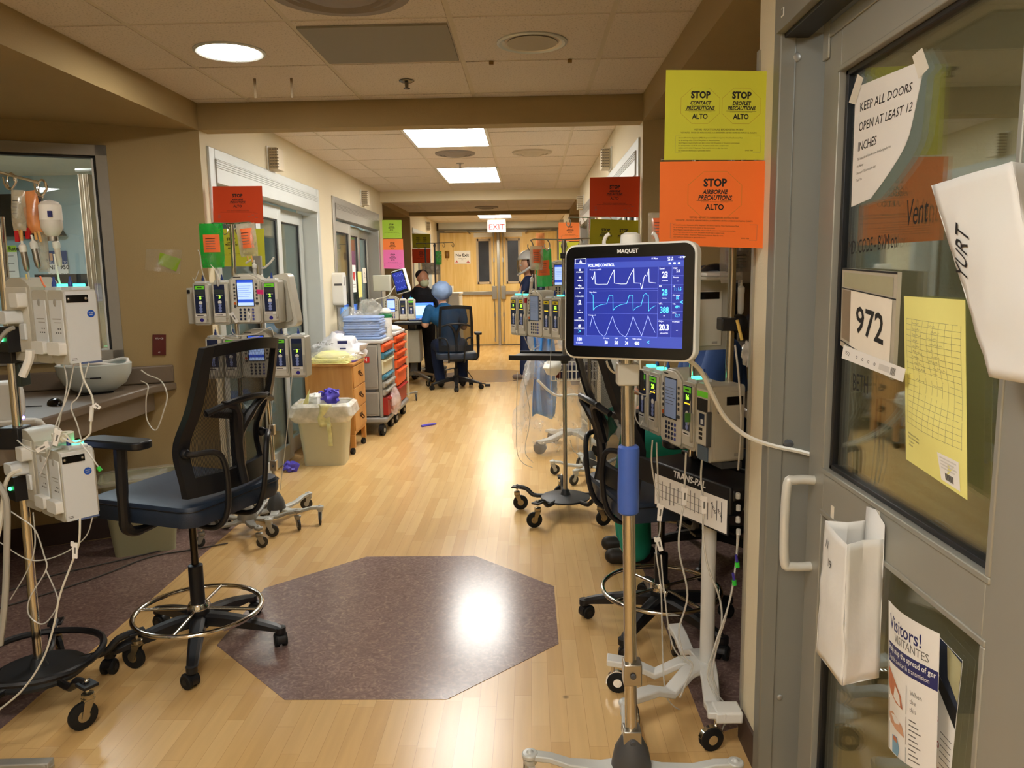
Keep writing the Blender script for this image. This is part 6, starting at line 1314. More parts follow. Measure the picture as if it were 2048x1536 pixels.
# seated person, right recess, facing left along the counter
t = thing('person', 'person in blue top and teal trousers seated behind the stool at the right', 'person', (1.48, 3.72, 0))
H = Vector((-.02, 0, .60)); 
body = [('l', [((0, 0, .62), .13), ((.02, 0, .80), .12), ((.0, 0, 1.0), .13), ((-.02, 0, 1.12), .06)]), ('l', [((-.02, -.20, 1.06), .05), ((-.10, -.26, .86), .042), ((-.26, -.20, .82), .034)]), ('l', [((-.02, .20, 1.06), .05), ((-.10, .26, .86), .042), ((-.26, .20, .82), .034)])]
for s in (-1, 1): body += [('l', [((0, s*.09, .60), .085), ((-.36, s*.09, .57), .06), ((-.40, s*.09, .32), .048), ((-.38, s*.09, .10), .036)]), ('l', [((-.38, s*.09, .07), .034), ((-.48, s*.09, .045), .03)])]
body += hand((-.27, -.20, .82), (-1, .1, -.1), (0, 0, 1), side=1)+hand((-.27, .20, .82), (-1, -.1, -.1), (0, 0, 1), side=-1)+head_parts((-.06, 0, 1.30), (-1, -.1, -.1))
figure('body', body, SKIN, t); face(t, (-.06, 0, 1.30), (-1, -.1, -.1))
figure('scrub_top', [('l', [((0, 0, .58), .15), ((.02, 0, .80), .145), ((.0, 0, .98), .15), ((-.01, 0, 1.10), .08)]), ('e', (0, 0, .95), (.13, .21, .13)), ('l', [((-.01, -.19, 1.06), .07), ((-.07, -.24, .92), .062)]), ('l', [((-.01, .19, 1.06), .07), ((-.07, .24, .92), .062)])], BLUS, t)
for s in (-1, 1): figure('trouser_leg', [('l', [((0, s*.09, .60), .11), ((-.36, s*.09, .58), .085), ((-.40, s*.09, .32), .085), ((-.385, s*.09, .09), .078)])], TEAL, t)
for s in (-1, 1): figure('shoe', [('l', [((-.35, s*.09, .045), .042), ((-.50, s*.09, .04), .038)])], SHOE, t, vox=.007)
figure('surgical_cap', [('e', (-.05, 0, 1.36), (.092, .10, .085))], mat('navy_cap', '232A44', .7), t)
b = MB(); b.ball((-.155, -.01, 1.255), (.02, .06, .05), mat('mask_blue', 'B8C4C0', .8)); b.build('face_mask', t)
st = stool('office_chair', 'black office chair under the seated person at the right', 1.48, 3.72, PI/2, .50, 0, phase=.3, arms=(0, 0), back=.45)
# big dark helmeted shape and supplies glimpsed between signs and pole
b = MB(); A = Y(1432, 555, 3.3); b.ball(A, (.085, .085, .06), mat('dark_visor', '1A1C26', .2)).ball(A+Vector((-.01, -.02, -.01)), (.07, .075, .055), mat('smoke_grey', '5F6470', .25)); b.build('face_shield_helmet', label='dark rimmed grey helmet glimpsed right of the ventilator screen', cat='helmet')
# ================================================================== right middle stands
t = stand('drip_stand', 'chrome drip stand with a dark disc base and black tray right of the hall centre', .79, 4.44, 1.60, base='disc', R=.30, phase=.35, arms=.19, hookn=5, polem=STEEL)
b = MB(); zt = .945; b.box(-.30, .06, -.12, .12, zt-.012, zt, BLACK).box(-.30, .06, -.13, -.12, zt-.018, zt+.012, BLACK).box(-.30, .06, .12, .13, zt-.018, zt+.012, BLACK); o = b.build('tray', t, bevel=.003); o.rotation_euler = (0, 0, -.25)
MB().box(-.02, .02, -.02, .02, 1.50, 1.53, BLACK).build('clamp', t); MB().box(-.02, .02, -.025, .02, .90, .95, DGREY).build('clamp', t)
row(1038, 668, 4.58, -1.02, [('c', dict(label='leftmost yellow tagged pump channel right of the hall centre', tag_m=YT, digit='9')), ('c', dict(label='second yellow tagged pump channel right of the hall centre, with red cap', tag_m=YT, digit='12')), ('p', dict(label='pump controller with a dim grey screen right of the hall centre', lit=False)),
    ('c', dict(label='yellow tagged pump channel with a blank display right of the hall centre', tag_m=YT, digit='', led=False)), ('c', dict(label='pump channel reading 22 beside the ventilator screen edge', tag_m=YT, digit='22'))], tl=0)
bag('green plastic sleeve hanging right of the hall centre', Y(1086, 498, 4.6), .095, .22, plastic('green_sleeve_bright', '1CC85A', 1.2, .2), th=.006, port=False, labm=mat('orange_label', 'F4743A'), lz=(.3, .7), tilt=-.04)
bag('clear infusion bag with a bright orange label in front of the green sleeve', Y(1073, 492, 4.4), .075, .135, CLB, labm=mat('orange_label', 'F4743A'))
drip('long clear drip chamber below the orange labelled bag right of centre', Y(1065, 548, 4.4), .10, .009, mat('milky_tube', 'CFC6B8'), tilt=(-.12, 0))
for k, (q, yv) in enumerate(((((1060, 600), (1052, 640), (1045, 590), (1050, 582)), 4.3), (((1040, 640), (1030, 660), (1034, 670)), 4.3), (((1058, 590), (1066, 578), (1074, 590)), 4.3), (((1048, 672), (1056, 690), (1062, 700), (1080, 690)), 4.3), (((1103, 672), (1100, 760), (1104, 800)), 4.3), (((1035, 745), (1033, 830), (1034, 900), (1045, 925), (1065, 935)), 4.3), (((1045, 750), (1060, 830), (1050, 900), (1066, 925)), 4.35), (((1140, 880), (1150, 905), (1175, 915), (1200, 925)), 4.6))):
    line('infusion_line', 'thin line right of the hall centre, ' + ['from the long drip chamber to the second channel', 'short loose end left of the row', 'small white arch over the second channel', 'slack one below the leftmost channel', 'straight down from the blank channel', 'long one sagging almost to the floor', 'inner one beside the plastic bag', 'trailing over the floor under the cart'][k], 'tubing', PX(*q, y=yv), .0028 if k in (0, 2) else .002, WIRE if k in (0, 2, 3) else TUBE)
MB().cyl(Y(1051, 606, 4.28), Y(1052, 596, 4.28), .008, mat('red_clip', 'B81E22')).build('tube_cap', label='red cap on top of the second yellow tagged pump channel', cat='cap')
# white cart under clear plastic, behind
t = thing('equipment_cart', 'white wheeled cart with a wire basket, partly under a clear plastic bag', 'cart', (.93, 6.15, 0))
b = MB()
for k in range(4):
    a_ = .6+k*PI/2; b = MB(); b.M = Matrix.Rotation(a_, 4, 'Z'); b.prism([(0, .12), (.1, .12), (.24, .085), (.34, .085), (.34, .11), (.24, .115), (.1, .155), (0, .155)], -.035, .035, LEGW, ax=1).build('leg', t, bevel=.006)
    caster(t, .30*math.cos(a_), .30*math.sin(a_), .09, .05, .022, a_+1.2*k, wheel=RUBBER, fork=BLACK, hood=True)
MB().cyl((.1, 0, .12), (.1, 0, .9), .03, PUMPL, seg=20).build('post', t)
b = MB(); bx0, bx1, by0, by1, bz0, bz1 = -.18, .16, -.42, -.16, .62, .76
for k in range(12): b.cyl((bx0+(bx1-bx0)*k/11, by0, bz0), (bx0+(bx1-bx0)*k/11, by0, bz1), .004, WHITEP, seg=6)
for zz in (bz0, (bz0+bz1)/2, bz1): b.tube([(bx0, by0, zz), (bx1, by0, zz), (bx1, by1, zz), (bx0, by1, zz)], .004, WHITEP, closed=True, seg=6)
b.box(bx0+.05, bx1-.03, by0+.03, by1, bz0+.01, bz1-.03, NAVY).box(bx0+.03, bx0+.07, by0-.003, by0+.02, bz0+.02, bz0+.07, RED).box(-.02, .12, by1, -.0, bz0+.02, bz0+.05, WHITEP); b.build('wire_basket', t)
b = MB(); b.box(-.2, .3, -.02, .3, 1.0, 1.04, LEGW).box(-.12, .12, -.02, .26, 1.04, 1.10, PUMPW); b.build('top_shelf', t, bevel=.01)
DRB = mat('blue_drape', '3F86D0', .6, var=.1, scale=8, bump=.4, bscale=12)
b = MB(); b.grid(lambda i, j: (.615+.17*i+.012*math.sin(5*j+5*i), 5.88+.03*math.sin(14*i), .98-.66*j+.02*math.sin(7*i)), 14, 20, DRB).build('blue_drape', label='blue drape hanging inside the clear plastic bag on the right', cat='drape', solid=.004)
CPB = plastic('clear_sheet', 'F0ECE6', .25, .06)
def crumple(i, j):
    a_ = 2*PI*i; z = 1.0-.97*j+.02*math.sin(5*a_); r_ = .12+.14*j**.8; q = Vector((math.cos(a_), math.sin(a_), 0))
    nz = noise.noise(Vector((math.cos(a_)*2.5, math.sin(a_)*2.5, z*4)))*.07+noise.noise(Vector((math.cos(a_)*6, math.sin(a_)*6, z*9)))*.03
    return (.76+q.x*(r_+nz)*1.15, 5.95+q.y*(r_+nz)*.7, max(z, .03+.02*abs(nz)))
MB().grid(crumple, 48, 36, CPB).build('clear_plastic_bag', label='large crumpled clear plastic bag hanging to the floor on the right', cat='plastic bag')
MB().ball(Y(1105, 735, 5.7), (.07, .05, .06), WHITEP, jit=.3).tube(PX((1075, 760), (1110, 790), (1150, 790), (1190, 800), y=5.6), .010, WHITEP, smooth=5).build('respirator_hose', label='white device and hose bundled by the wire basket', cat='hose')
line('breathing_tube', 'white tube loop hanging right of the wire basket', 'tube', PX((1160, 765), (1182, 768), (1192, 790), (1190, 830), (1180, 850), (1165, 838), y=5.4), .007, WIRE)
# second drip stand further right-back
t = stand('drip_stand', 'second drip stand behind, its top hooks level with the right signs', 1.00, 5.3, 1.78, base='five', legm=LEGW, R=.26, phase=.5, arms=.14)
row(1070, 598, 5.35, 0, [('c', dict(label='small pump channel below the green sleeve, farther back on the right', tag_m=YT, digit='5', led=False)), ('p', dict(label='lit lavender controller below the green sleeve, farther back on the right')), ('c', dict(label='pump channel right of the lit lavender controller', tag_m=YT, digit='3')), ('c', dict(label='last pump channel of the back right row beside the ventilator screen', tag_m=YT, digit='1'))])
bag('small orange bag high on the back right drip stand', Y(1080, 466, 5.3), .06, .12, ORB, port=True)
for k, sx in enumerate((0,)): MB().tube([Y(1205, 800, 3.6), Y(1212, 840, 3.6)], .02, TEAL)
b = MB(); b.grid(lambda i, j: (lambda q: (q.x+.01*math.sin(9*j), q.y+.02*math.sin(12*i), q.z))(Y(1200+30*i, 830+ -20*i+70*j*(1-.3*i), 3.7)), 8, 8, TEAL); b.build('teal_gown_sleeve', label='teal cloth corner hanging behind the half hidden stool', cat='cloth', solid=.004)
# ================================================================== far double doors
yd = 15.5
d = thing('door_8', None, None, (-.01, yd, 0)); d['kind'] = 'structure'
b = MB(); FM = mat('grey_steel_frame', '8E8A80', .45, .3)
b.box(-1.22, -1.17, -.03, .12, 0, 2.3, FM).box(1.17, 1.22, -.03, .12, 0, 2.3, FM).box(-1.17, 1.17, -.03, .12, 2.25, 2.31, FM); b.build('frame', d)
b = MB(); b.box(-1.16, 1.2, -.16, -.03, 2.31, 2.47, ALUW).box(-1.16, 1.2, -.15, -.03, 2.285, 2.31, DALU); b.build('door_operator', d, bevel=.004)
b = MB(); b.box(-.028, .028, -.05, .10, 0, 2.25, STEEL); b.build('mullion', d, bevel=.004)
for s in (-1, 1):
    lf = MB(); x0, x1 = (-1.165, -.03) if s < 0 else (.03, 1.165); wx = (-.42, -.16) if s < 0 else (.16, .42); z0, z1 = 1.25, 2.10
    for a, c_, e, f in ((x0, wx[0], .01, 2.245), (wx[1], x1, .01, 2.245), (wx[0], wx[1], .01, z0), (wx[0], wx[1], z1, 2.245)): lf.box(a, c_, .0, .045, e, f, DOORWOOD)
    for a, c_, e, f in ((wx[0]-.02, wx[0]+.025, z0-.02, z1+.02), (wx[1]-.025, wx[1]+.02, z0-.02, z1+.02), (wx[0], wx[1], z0-.02, z0+.025), (wx[0], wx[1], z1-.025, z1+.02)): lf.box(a, c_, -.008, .05, e, f, mat('wood_window_trim', 'B7A58A', .5))
    lf.box(x0, x1, -.003, .0, .01, .02, DALU); o = lf.build('leaf', d)
    g = MB(); g.box(wx[0]+.02, wx[1]-.02, .015, .025, z0+.02, z1-.02, mat('dark_wired_glass', '3C4048', .12, var=.3, scale=5)); g.build('pane', o)
    b = MB(); cx_ = s*.09; b.box(cx_-.045, cx_+.045, -.06, .0, .93, 1.19, STEEL).box(s*.12, s*1.05, -.055, -.012, 1.02, 1.085, STEEL); b.build('push_bar', o, bevel=.004)
    b = MB(); b.cyl((cx_, -.03, .12), (cx_, -.03, .93), .008, STEEL).cyl((cx_, -.03, 1.19), (cx_, -.03, 2.2), .008, STEEL)
    for zz in (.12, 1.7, .62, 2.2): b.box(cx_-.014, cx_+.014, -.045, 0, zz-.04, zz+.04, STEEL)
    b.build('vertical_rod', o); b = MB(); b.box(s*.12, s*.48, -.02, 0, 2.15, 2.235, mat('white_door_plate', 'DAD2C0', .5)); b.build('top_plate', o)
    b = MB(); b.tube([(s*1.05, -.10, 2.27), (s*.6, -.12, 2.26), (s*.55, -.03, 2.22)], .012, STEEL); b.build('closer_arm', o)
p = Patch((-.892, yd-.012, 1.89), (-.566, yd-.012, 1.89), (-.566, yd-.012, 1.64), (-.892, yd-.012, 1.64), .326, .25); b = MB(); p.sheet(b, PAPER)
p.text(b, 'No Exit', .075, .163, .085, INK, bold=.002, sx=1.1); p.text(b, 'Emergency exit only', .018, .163, .145, INK); p.text(b, 'Alarm', .015, .163, .175, INK)
for x in (.05, .276): p.poly(b, [(x-.02, .215), (x, .18), (x+.02, .215)], mat('red_print', 'C03A34', .6)); p.bar(b, x-.03, x+.03, .22, .235, MT['red_print'])
b.build('no_exit_sign', label='white No Exit sign on the left leaf of the far double doors', cat='sign')
# exit sign by the far panel
t = thing('exit_sign', 'glaring lit sign box hanging below the far ceiling panel', 'exit sign', (-.0, 14.75, 2.2)); b = MB(); b.box(-.18, .17, -.02, .02, .0, .235, mat('sign_case', 'E8E2D2', .5)).cyl((0, 0, .235), (0, 0, .245), .01, WHITEP); b.build('case', t)
b = MB(); b.box(-.17, .16, -.024, -.02, .01, .225, lamp_mat('lit_sign_face', 'FFF6E6', 5.0)); b.text('EXIT', .15, mat('red_print', 'C03A34'), (-.005, -.0255, .095), bold=.003); b.build('sign_face', t)

# ================================================================== left middle: bins, chest, carts
bin_((-.985, 5.77, 0), .06, mat('cream_plastic_bin', 'C9C2A0', .5, var=.03), 'cream waste bin with white liner, overflowing with gloves, by the oak chest', h=.47, w=.195, dpt=.14, liner=plastic('white_liner', 'E9E6DC', .62, .3), lh=.13, over=.03)
VIO = mat('violet_nitrile', '5A4FC8', .5, var=.1)
def crumpled(name, label, cat, c, r, m, jit=.9, seed=0, group=None):
    b = MB(); b.ball((0, 0, 0), r, m, seg=22, rings=14, jit=0)
    b.v = [tuple(Vector(v)*(1+jit*.6*noise.noise(Vector(v)*9+Vector((seed, 0, 0)))+jit*.35*noise.noise(Vector(v)*26+Vector((0, seed, 0))))) for v in b.v]
    o = b.build(name, label=label, cat=cat, group=group, origin=False, ang=50); o.location = c; return o
crumpled('nitrile_gloves', 'crumpled violet gloves on top of the full cream bin', 'gloves', (-.95, 5.75, .515), (.09, .07, .045), VIO, 1.5, 2)
b = MB(); 
for k in range(5): a_ = k*.5-.6; b.tube([(-.95+.02*k-.04, 5.74, .52), (-.95+.06*math.sin(a_), 5.72, .56+.012*(k % 2)), (-.95+.10*math.sin(a_), 5.70, .555+.02*(k % 3 == 1))], [.011, .008, .006], VIO, smooth=3)
b.build('glove_fingers', label='violet glove fingers poking up from the cream bin', cat='gloves')
crumpled('white_waste', 'crumpled white wrapping beside the violet gloves in the cream bin', 'waste', (-1.03, 5.78, .50), (.10, .08, .05), PAPER, 1.2, 7)
YG = mat('pale_yellow_gown', 'E6E096', .8, var=.04); b = MB(); YGP = plastic('yellow_gown_film', 'E9E4A2', .75, .4)
b.grid(lambda i, j: (-.98+.09*i+.01*math.sin(7*j), 5.60-.012*math.sin(5*i+2*j)-.01, .485-.17*j), 5, 8, YGP).grid(lambda i, j: (-.925+.03*i+.008*j, 5.59-.006*math.sin(8*j), .34-.17*j), 2, 6, YGP).build('gown_tail', label='pale yellow gown strip hanging down the front of the cream bin', cat='gown', solid=.003)
b = MB(); b.prism([(-1.13, .47), (-1.09, .47), (-1.075, .58)], 5.70, 5.71, YG, ax=1).build('gown_corner', label='pale yellow gown corner sticking up from the left of the cream bin', cat='gown')
b = MB(); b.ball((-1.19, 5.50, .035), (.05, .035, .035), VIO, jit=.8).build('nitrile_glove', label='violet glove dropped on the floor left of the cream bin', cat='gloves')
g = MB(); 
for k in range(4): g.tube([(-.44, 7.12, .008), (-.40+.012*k, 7.16+.01*k, .012), (-.35+.01*k, 7.20+.012*k, .008)], [.012, .010, .008], VIO, smooth=3)
g.build('nitrile_glove', label='violet glove lying on the wooden floor in the middle of the hall', cat='gloves')
# oak chest
t = thing('wooden_chest', 'oak three-drawer chest on casters by the left wall', 'chest of drawers', (-1.0, 6.24, 0)); x0, x1, y0, y1 = -.20, .18, -.22, .22
b = MB(); b.box(x0, x1, y0, y1, .16, .715, CHESTWOOD).box(x0-.01, x1+.012, y0-.014, y1+.014, .715, .735, CHESTWOOD)
for xx in (x0, x1-.04):
    for yy in (y0, y1-.04): b.prism([(xx, yy), (xx+.04, yy), (xx+.04, yy+.04), (xx, yy+.04)], .055, .16, CHESTWOOD)
b.build('body', t, bevel=.003)
for k in range(3):
    z = .19+.175*k; b = MB(); b.box(x1, x1+.008, y0+.012, y1-.012, z, z+.165, CHESTWOOD); o = b.build('drawer', t, bevel=.002)
    b = MB(); b.tube([(x1+.01, -.03, z+.10), (x1+.03, -.028, z+.075), (x1+.03, .028, z+.075), (x1+.01, .03, z+.10)], .005, mat('aged_brass', '5A3A1C', .35, .8), smooth=3).box(x1+.008, x1+.013, -.042, .042, z+.09, z+.115, MT['aged_brass']); b.build('handle', o)
for xx in (x0+.02, x1-.02):
    for yy in (y0+.02, y1-.02): caster(t, xx, yy, .06, .024, .012, 1.2, hood=True)
p = Patch((-1.24, 6.0, .75), (-.84, 6.02, .752), (-.80, 6.30, .76), (-1.1, 6.36, .76), .4, .3)
b = MB(); b.M = Matrix.Translation((-1.02, 6.16, .737)); 
for k in range(4): b.prism([(-.22+.01*k, -.14), (.17-.01*k, -.17+.01*k), (.20, .09-.01*k), (-.13, .15)], .009*k, .009*k+.008, YG)
b.ball((.02, 0, .045), (.15, .10, .045), YG, jit=.25)
b.build('folded_gowns', label='pile of pale yellow folded gowns in clear wrap on the oak chest', cat='gowns', bevel=.004)
crumpled('gown_wrapper', 'clear wrapper around the yellow gowns on the oak chest', 'wrapper', (-1.02, 6.15, .775), (.23, .18, .05), plastic('clear_sheet2', 'F0EEDC', .25, .06), .35, 4)
o = crumpled('belongings_bag', 'white plastic bag with blue print on the oak chest behind the gowns', 'plastic bag', (-1.0, 6.36, .83), (.21, .13, .115), mat('white_bag_film', 'E2E1E6', .3, var=.03), .85, 9)
b = MB(); b.box(.02, .10, -.122, -.118, .045, .07, mat('indigo_ink', '272A66')).box(.04, .09, -.136, -.13, .0, .012, MT['indigo_ink']); b.text('PATIENT', .035, GINK, (-.08, -.13, .045), ry=.1); k = b.build('print', o)
b = MB(); b.box(-.86, -.82, 6.1, 6.25, .737, .75, mat('purple_packet', '6A4FA0', .5, var=.5, scale=60)).build('glove_packet', label='purple printed packet at the right edge of the oak chest', cat='packet')
# isolation carts
CG = mat('warm_grey_cart', 'A19C92', .5, var=.03); CORG = mat('orange_drawer', 'E8602A', .4, var=.03); CRED = mat('red_drawer', '9C2A22', .4, var=.03); CBL = mat('blue_drawer', '3F7C94', .4); CCR = mat('cream_drawer', 'CFC9A8', .5)
def cart(name, label, x, y, ln, wd, H, drawers, base=True):
    t = thing(name, label, 'supply cart', (x, y, 0)); a, c_ = -wd/2, wd/2; p0, p1 = -ln/2, ln/2
    b = MB(); b.box(a, c_-.02, p0+.03, p1-.03, .17, H-.03, CG)
    for z0, z1 in ((.42, H-.045), (.18, .395)): b.box(a+.01, c_-.05, p0, p0+.03, z0, z1, CG).box(a+.02, c_-.06, p0-.003, p0, z0+.015, z1-.012, mat('grey_cart_panel', '8F8B82', .5))
    b.box(a+.03, c_-.08, p0+.002, p0+.03, .395, .42, DGREY); b.box(c_-.045, c_-.02, p0, p0+.04, .17, H-.03, GREYP); b.build('body', t, bevel=.004)
    b = MB(); b.box(a-.01, c_+.005, p0-.01, p1+.01, H-.03, H, mat('cart_top', 'C6C4C2', .4)); b.build('worktop', t, bevel=.008)
    b = MB(); b.box(a-.01, c_+.02, p0-.02, p1+.02, .115, .165, mat('cart_base', '8E8B84', .5)); b.build('base', t, bevel=.015)
    for xx in (a+.05, c_-.03):
        for yy in (p0+.04, p1-.04): caster(t, xx, yy, .115, .05, .022, 1.4, hub=GREYP, hood=True)
    for z0, z1, m_, pull, q0, q1 in drawers:
        b = MB(); b.box(c_-.02, c_+.005+pull, p0+.02+q0*ln, p0+q1*ln-.01, z0, z1, m_); o = b.build('drawer', t, bevel=.003)
        b = MB(); b.box(c_+.005+pull, c_+.028+pull, p0+.03+q0*ln, p0+q1*ln-.02, z1-.022, z1-.006, m_); b.build('handle', o, bevel=.003)
    return t
ca = cart('supply_cart', 'grey supply cart with a red CAUTION label on its side beside the oak chest', -.93, 7.0, .50, .44, .86,
     [(.75, .82, CORG, 0, 0, 1), (.69, .74, CBL, 0, 0, 1), (.55, .68, CCR, -.01, 0, 1), (.50, .54, CBL, -.01, 0, 1), (.43, .48, CG, 0, 0, 1), (.36, .41, CG, 0, 0, 1), (.18, .34, CRED, .02, 0, 1)])
b = MB(); b.rrect(-.13, .10, .66, .715, .008, -.2585, -.2535, mat('red_label', 'C0302A', .5)); b.text('CAUTION', .042, WHT, (-.015, -.2590, .6875), bold=.0008); b.build('caution_label', ca, label='red CAUTION label')
cb = cart('supply_cart', 'second supply cart with orange and red drawers, farther along the left wall', -.93, 7.62, .54, .46, .88,
     [(.78, .84, CORG, 0, 0, 1), (.70, .765, CORG, 0, 0, 1), (.62, .685, CORG, 0, 0, 1), (.53, .605, CORG, 0, 0, 1), (.36, .51, CORG, 0, 0, 1), (.18, .345, CRED, 0, 0, 1)])
MB().box(-.69, -.672, 7.90, 7.93, .17, .86, CCR).build('cream_panel', label='cream panel edge at the far end of the orange drawer cart', cat='panel')
BG = mat('blue_gown_stack', '8FA6D2', .7, var=.08, scale=20)
for k in range(9):
    r9 = random.Random(k); b = MB(); zz = .862+.0225*k; dx, dy = r9.uniform(-.008, .008), r9.uniform(-.008, .008)
    b.rrect(-.165+dx, .165+dx, -.13+dy, .13+dy, .02, zz, zz+.0215, BG, ax=2); o = b.build('folded_drape', label='folded pale blue drape in the wrapped stack on the grey supply cart', cat='folded drape', group='stack of blue drapes on the supply cart', bevel=.006)
    o.location.x += -.90; o.location.y += 6.93
crumpled('drape_wrapper', 'clear wrap around the stack of pale blue drapes', 'wrapper', (-.90, 6.93, .97), (.215, .175, .125), plastic('clear_sheet_thin', 'E4E6EC', .09), .16, 3)
t = thing('wipe_tub', 'white wipes tub with a green lid behind the blue drape stack', 'tub', (-.755, 7.18, .862)); MB().lathe([(.055, 0), (.058, .005), (.058, .17), (.056, .175)], WHITEP, seg=28).box(-.03, .02, -.0595, -.056, .03, .09, GREYP).build('body', t); MB().lathe([(.06, .172), (.061, .176), (.061, .20), (.058, .204)], mat('green_lid', '1F7A4A', .4), seg=28).build('lid', t)
crumpled('wipe', 'white wipe pulled up from the green lidded tub', 'wipe', (-.76, 7.18, 1.09), (.05, .04, .03), PAPER, 1, 5)
crumpled('plastic_bag', 'milky plastic bag slumped on the carts, left one of two', 'plastic bag', (-1.07, 7.12, 1.00), (.12, .10, .13), plastic('milky_film', 'CBCBC4', .4, .15), .6, 1)
crumpled('plastic_bag', 'milky plastic bag slumped on the carts, right one of two', 'plastic bag', (-.93, 7.30, 1.05), (.13, .12, .14), plastic('milky_film', 'CBCBC4', .4, .15), .6, 8)
MB().box(-1.18, -.98, 6.80, 6.98, .862, .90, WHITEP).build('supply_box', label='flat white box left of the blue drape stack', cat='box', bevel=.003)
MB().box(-1.16, -1.0, 6.60-.0+.22, 6.96, .902, .935, mat('pale_violet_box', 'C8C8E0', .5)).build('supply_box', label='flat pale violet box lying on the white one', cat='box', bevel=.003)
MB().lathe([(.02, 0), (.045, 0), (.045, .05), (.02, .05), (.02, 0)], PAPER, (-.80, 7.42, .882), (0, -1, 0), seg=24, cap=False).build('gauze_roll', label='white roll on the orange drawer cart', cat='roll')
crumpled('white_towels', 'crumpled white towels on the orange drawer cart', 'towels', (-.84, 7.62, .90), (.14, .16, .035), PAPER, .5, 6)
crumpled('clear_waste_bag', 'small clear bag of wrappers hanging on the red drawer of the grey cart', 'plastic bag', (-.66, 6.95, .28), (.05, .10, .12), plastic('clear_sheet3', 'E8DAD6', .5, .05), .7, 11)
# sanitizer dispenser on the wall, papers on the second door
q = X(668, 578, -1.22); t = thing('soap_dispenser', 'white hand sanitizer dispenser on the left wall above the oak chest', 'dispenser', (-1.22, q.y, q.z)); b = MB(); b.rrect(-.065, .065, -.15, .15, .03, .0, .10, WHITEP, ax=0).box(.10, .104, -.03, .0, .03, .11, GREYP).box(.02, .08, -.03, .03, -.17, -.15, GREYP).box(.02, .09, -.068, -.064, .03, .05, DGREY); b.build('body', t, bevel=.008)
xs = -1.255
def onleft(px0, py0, px1, py1, x, label, cat, name, fn=None, m=None):
    A, B = X(px0, py0, x), X(px1, py1, x); C1, D1 = Vector((x, B.y, A.z)), Vector((x, A.y, B.z))
    p = Patch(A, C1, B, D1, abs(B.y-A.y), A.z-B.z); p.n = Vector((1, 0, 0)); b = MB(); p.sheet(b, m or PAPER)
    if fn: fn(p, b)
    return b.build(name, label=label, cat=cat)
onleft(703, 530, 713, 584, xs, 'small white notice with a red shield on the second left door', 'notice', 'paper_notice', lambda p, b: (p.poly(b, [(p.w*.2, p.h*.25), (p.w*.8, p.h*.25), (p.w*.8, p.h*.45), (p.w*.5, p.h*.6), (p.w*.2, p.h*.45)], MT['red_print']), p.bar(b, p.w*.15, p.w*.85, p.h*.7, p.h*.72, GINK), p.bar(b, p.w*.15, p.w*.85, p.h*.8, p.h*.82, GINK)))
onleft(715, 543, 725, 594, xs, 'pale yellow sheet hanging on the second left door', 'paper', 'yellow_chart_sheet', None, MT['pale_yellow_paper'])
onleft(725, 536, 733, 566, xs, 'small room number plate on the second left door', 'sign', 'room_number_plaque', lambda p, b: p.text(b, '12', .09, p.w*.5, p.h*.5, INK, sx=.8), MT['ivory_card'])
# far ventilator stand by the pink sign
t = stand('drip_stand', 'stand carrying the small tilted ventilator screen under the pink sign', -.97, 8.68, 1.25, base='five', legm=LEGG, hooks=False, R=.25)
TLf, TRf, BRf, BLf = Y(781, 545, 8.45), Y(806, 537, 8.35), Y(819, 580, 8.35), Y(793, 591, 8.45)
ex = (TRf-TLf).normalized(); ez = (TLf-BLf); ez = (ez-ex*ez.dot(ex)).normalized(); ey = ez.cross(ex); Mx = Matrix.Identity(4)
for i, v in enumerate((ex, ey, ez)): Mx.col[i][:3] = v
C = (TLf+TRf+BRf+BLf)/4; a, c = (TRf-TLf).length/2, (TLf-BLf).length/2
t = thing('ventilator_monitor', 'small tilted ventilator screen glowing blue under the pink sign', 'monitor', C); t.matrix_world = Matrix.Translation(C) @ Mx
MB().rrect(-a, a, -c, c, .02, 0, .04, WHITEP, ax=1).build('shell', t, bevel=.003)
b = MB(); b.box(-a*.92, a*.92, -.003, 0, -c*.93, c*.93, MT['bezel_black']).box(-a*.78, a*.8, -.0045, -.003, -c*.72, c*.82, SBG)
for k in range(3): b.tube([(-a*.6+.016*i, -.006, c*.5-.07*k+(.02 if i % 3 == 1 else 0)) for i in range(10)], .0012, SLN)
b.build('screen', t)
MB().box(-1.15, -.96, 8.62, 8.72, 1.25, 1.43, PUMP).build('infusion_pump', label='grey pump block left of the small tilted ventilator screen', cat='infusion pump', bevel=.008)
line('ventilator_cable', 'cream cable running from the small ventilator screen toward the second left door', 'cable', PX((790, 572), (775, 592), (755, 598), (735, 605), y=8.4), .006, WIRE)
o_ = Y(777, 640, 8.6)
row(768, 640, 8.5, .1, [('p', dict(label='small lit pump controller on the stand under the pink sign', small=True)), ('c', dict(label='pump channel right of the small lit controller under the pink sign', digit='', tag_m=None, led=False)), ('c', dict(label='green glowing pump channel beside the laptop under the pink sign', tag_m=GT, digit=''))])

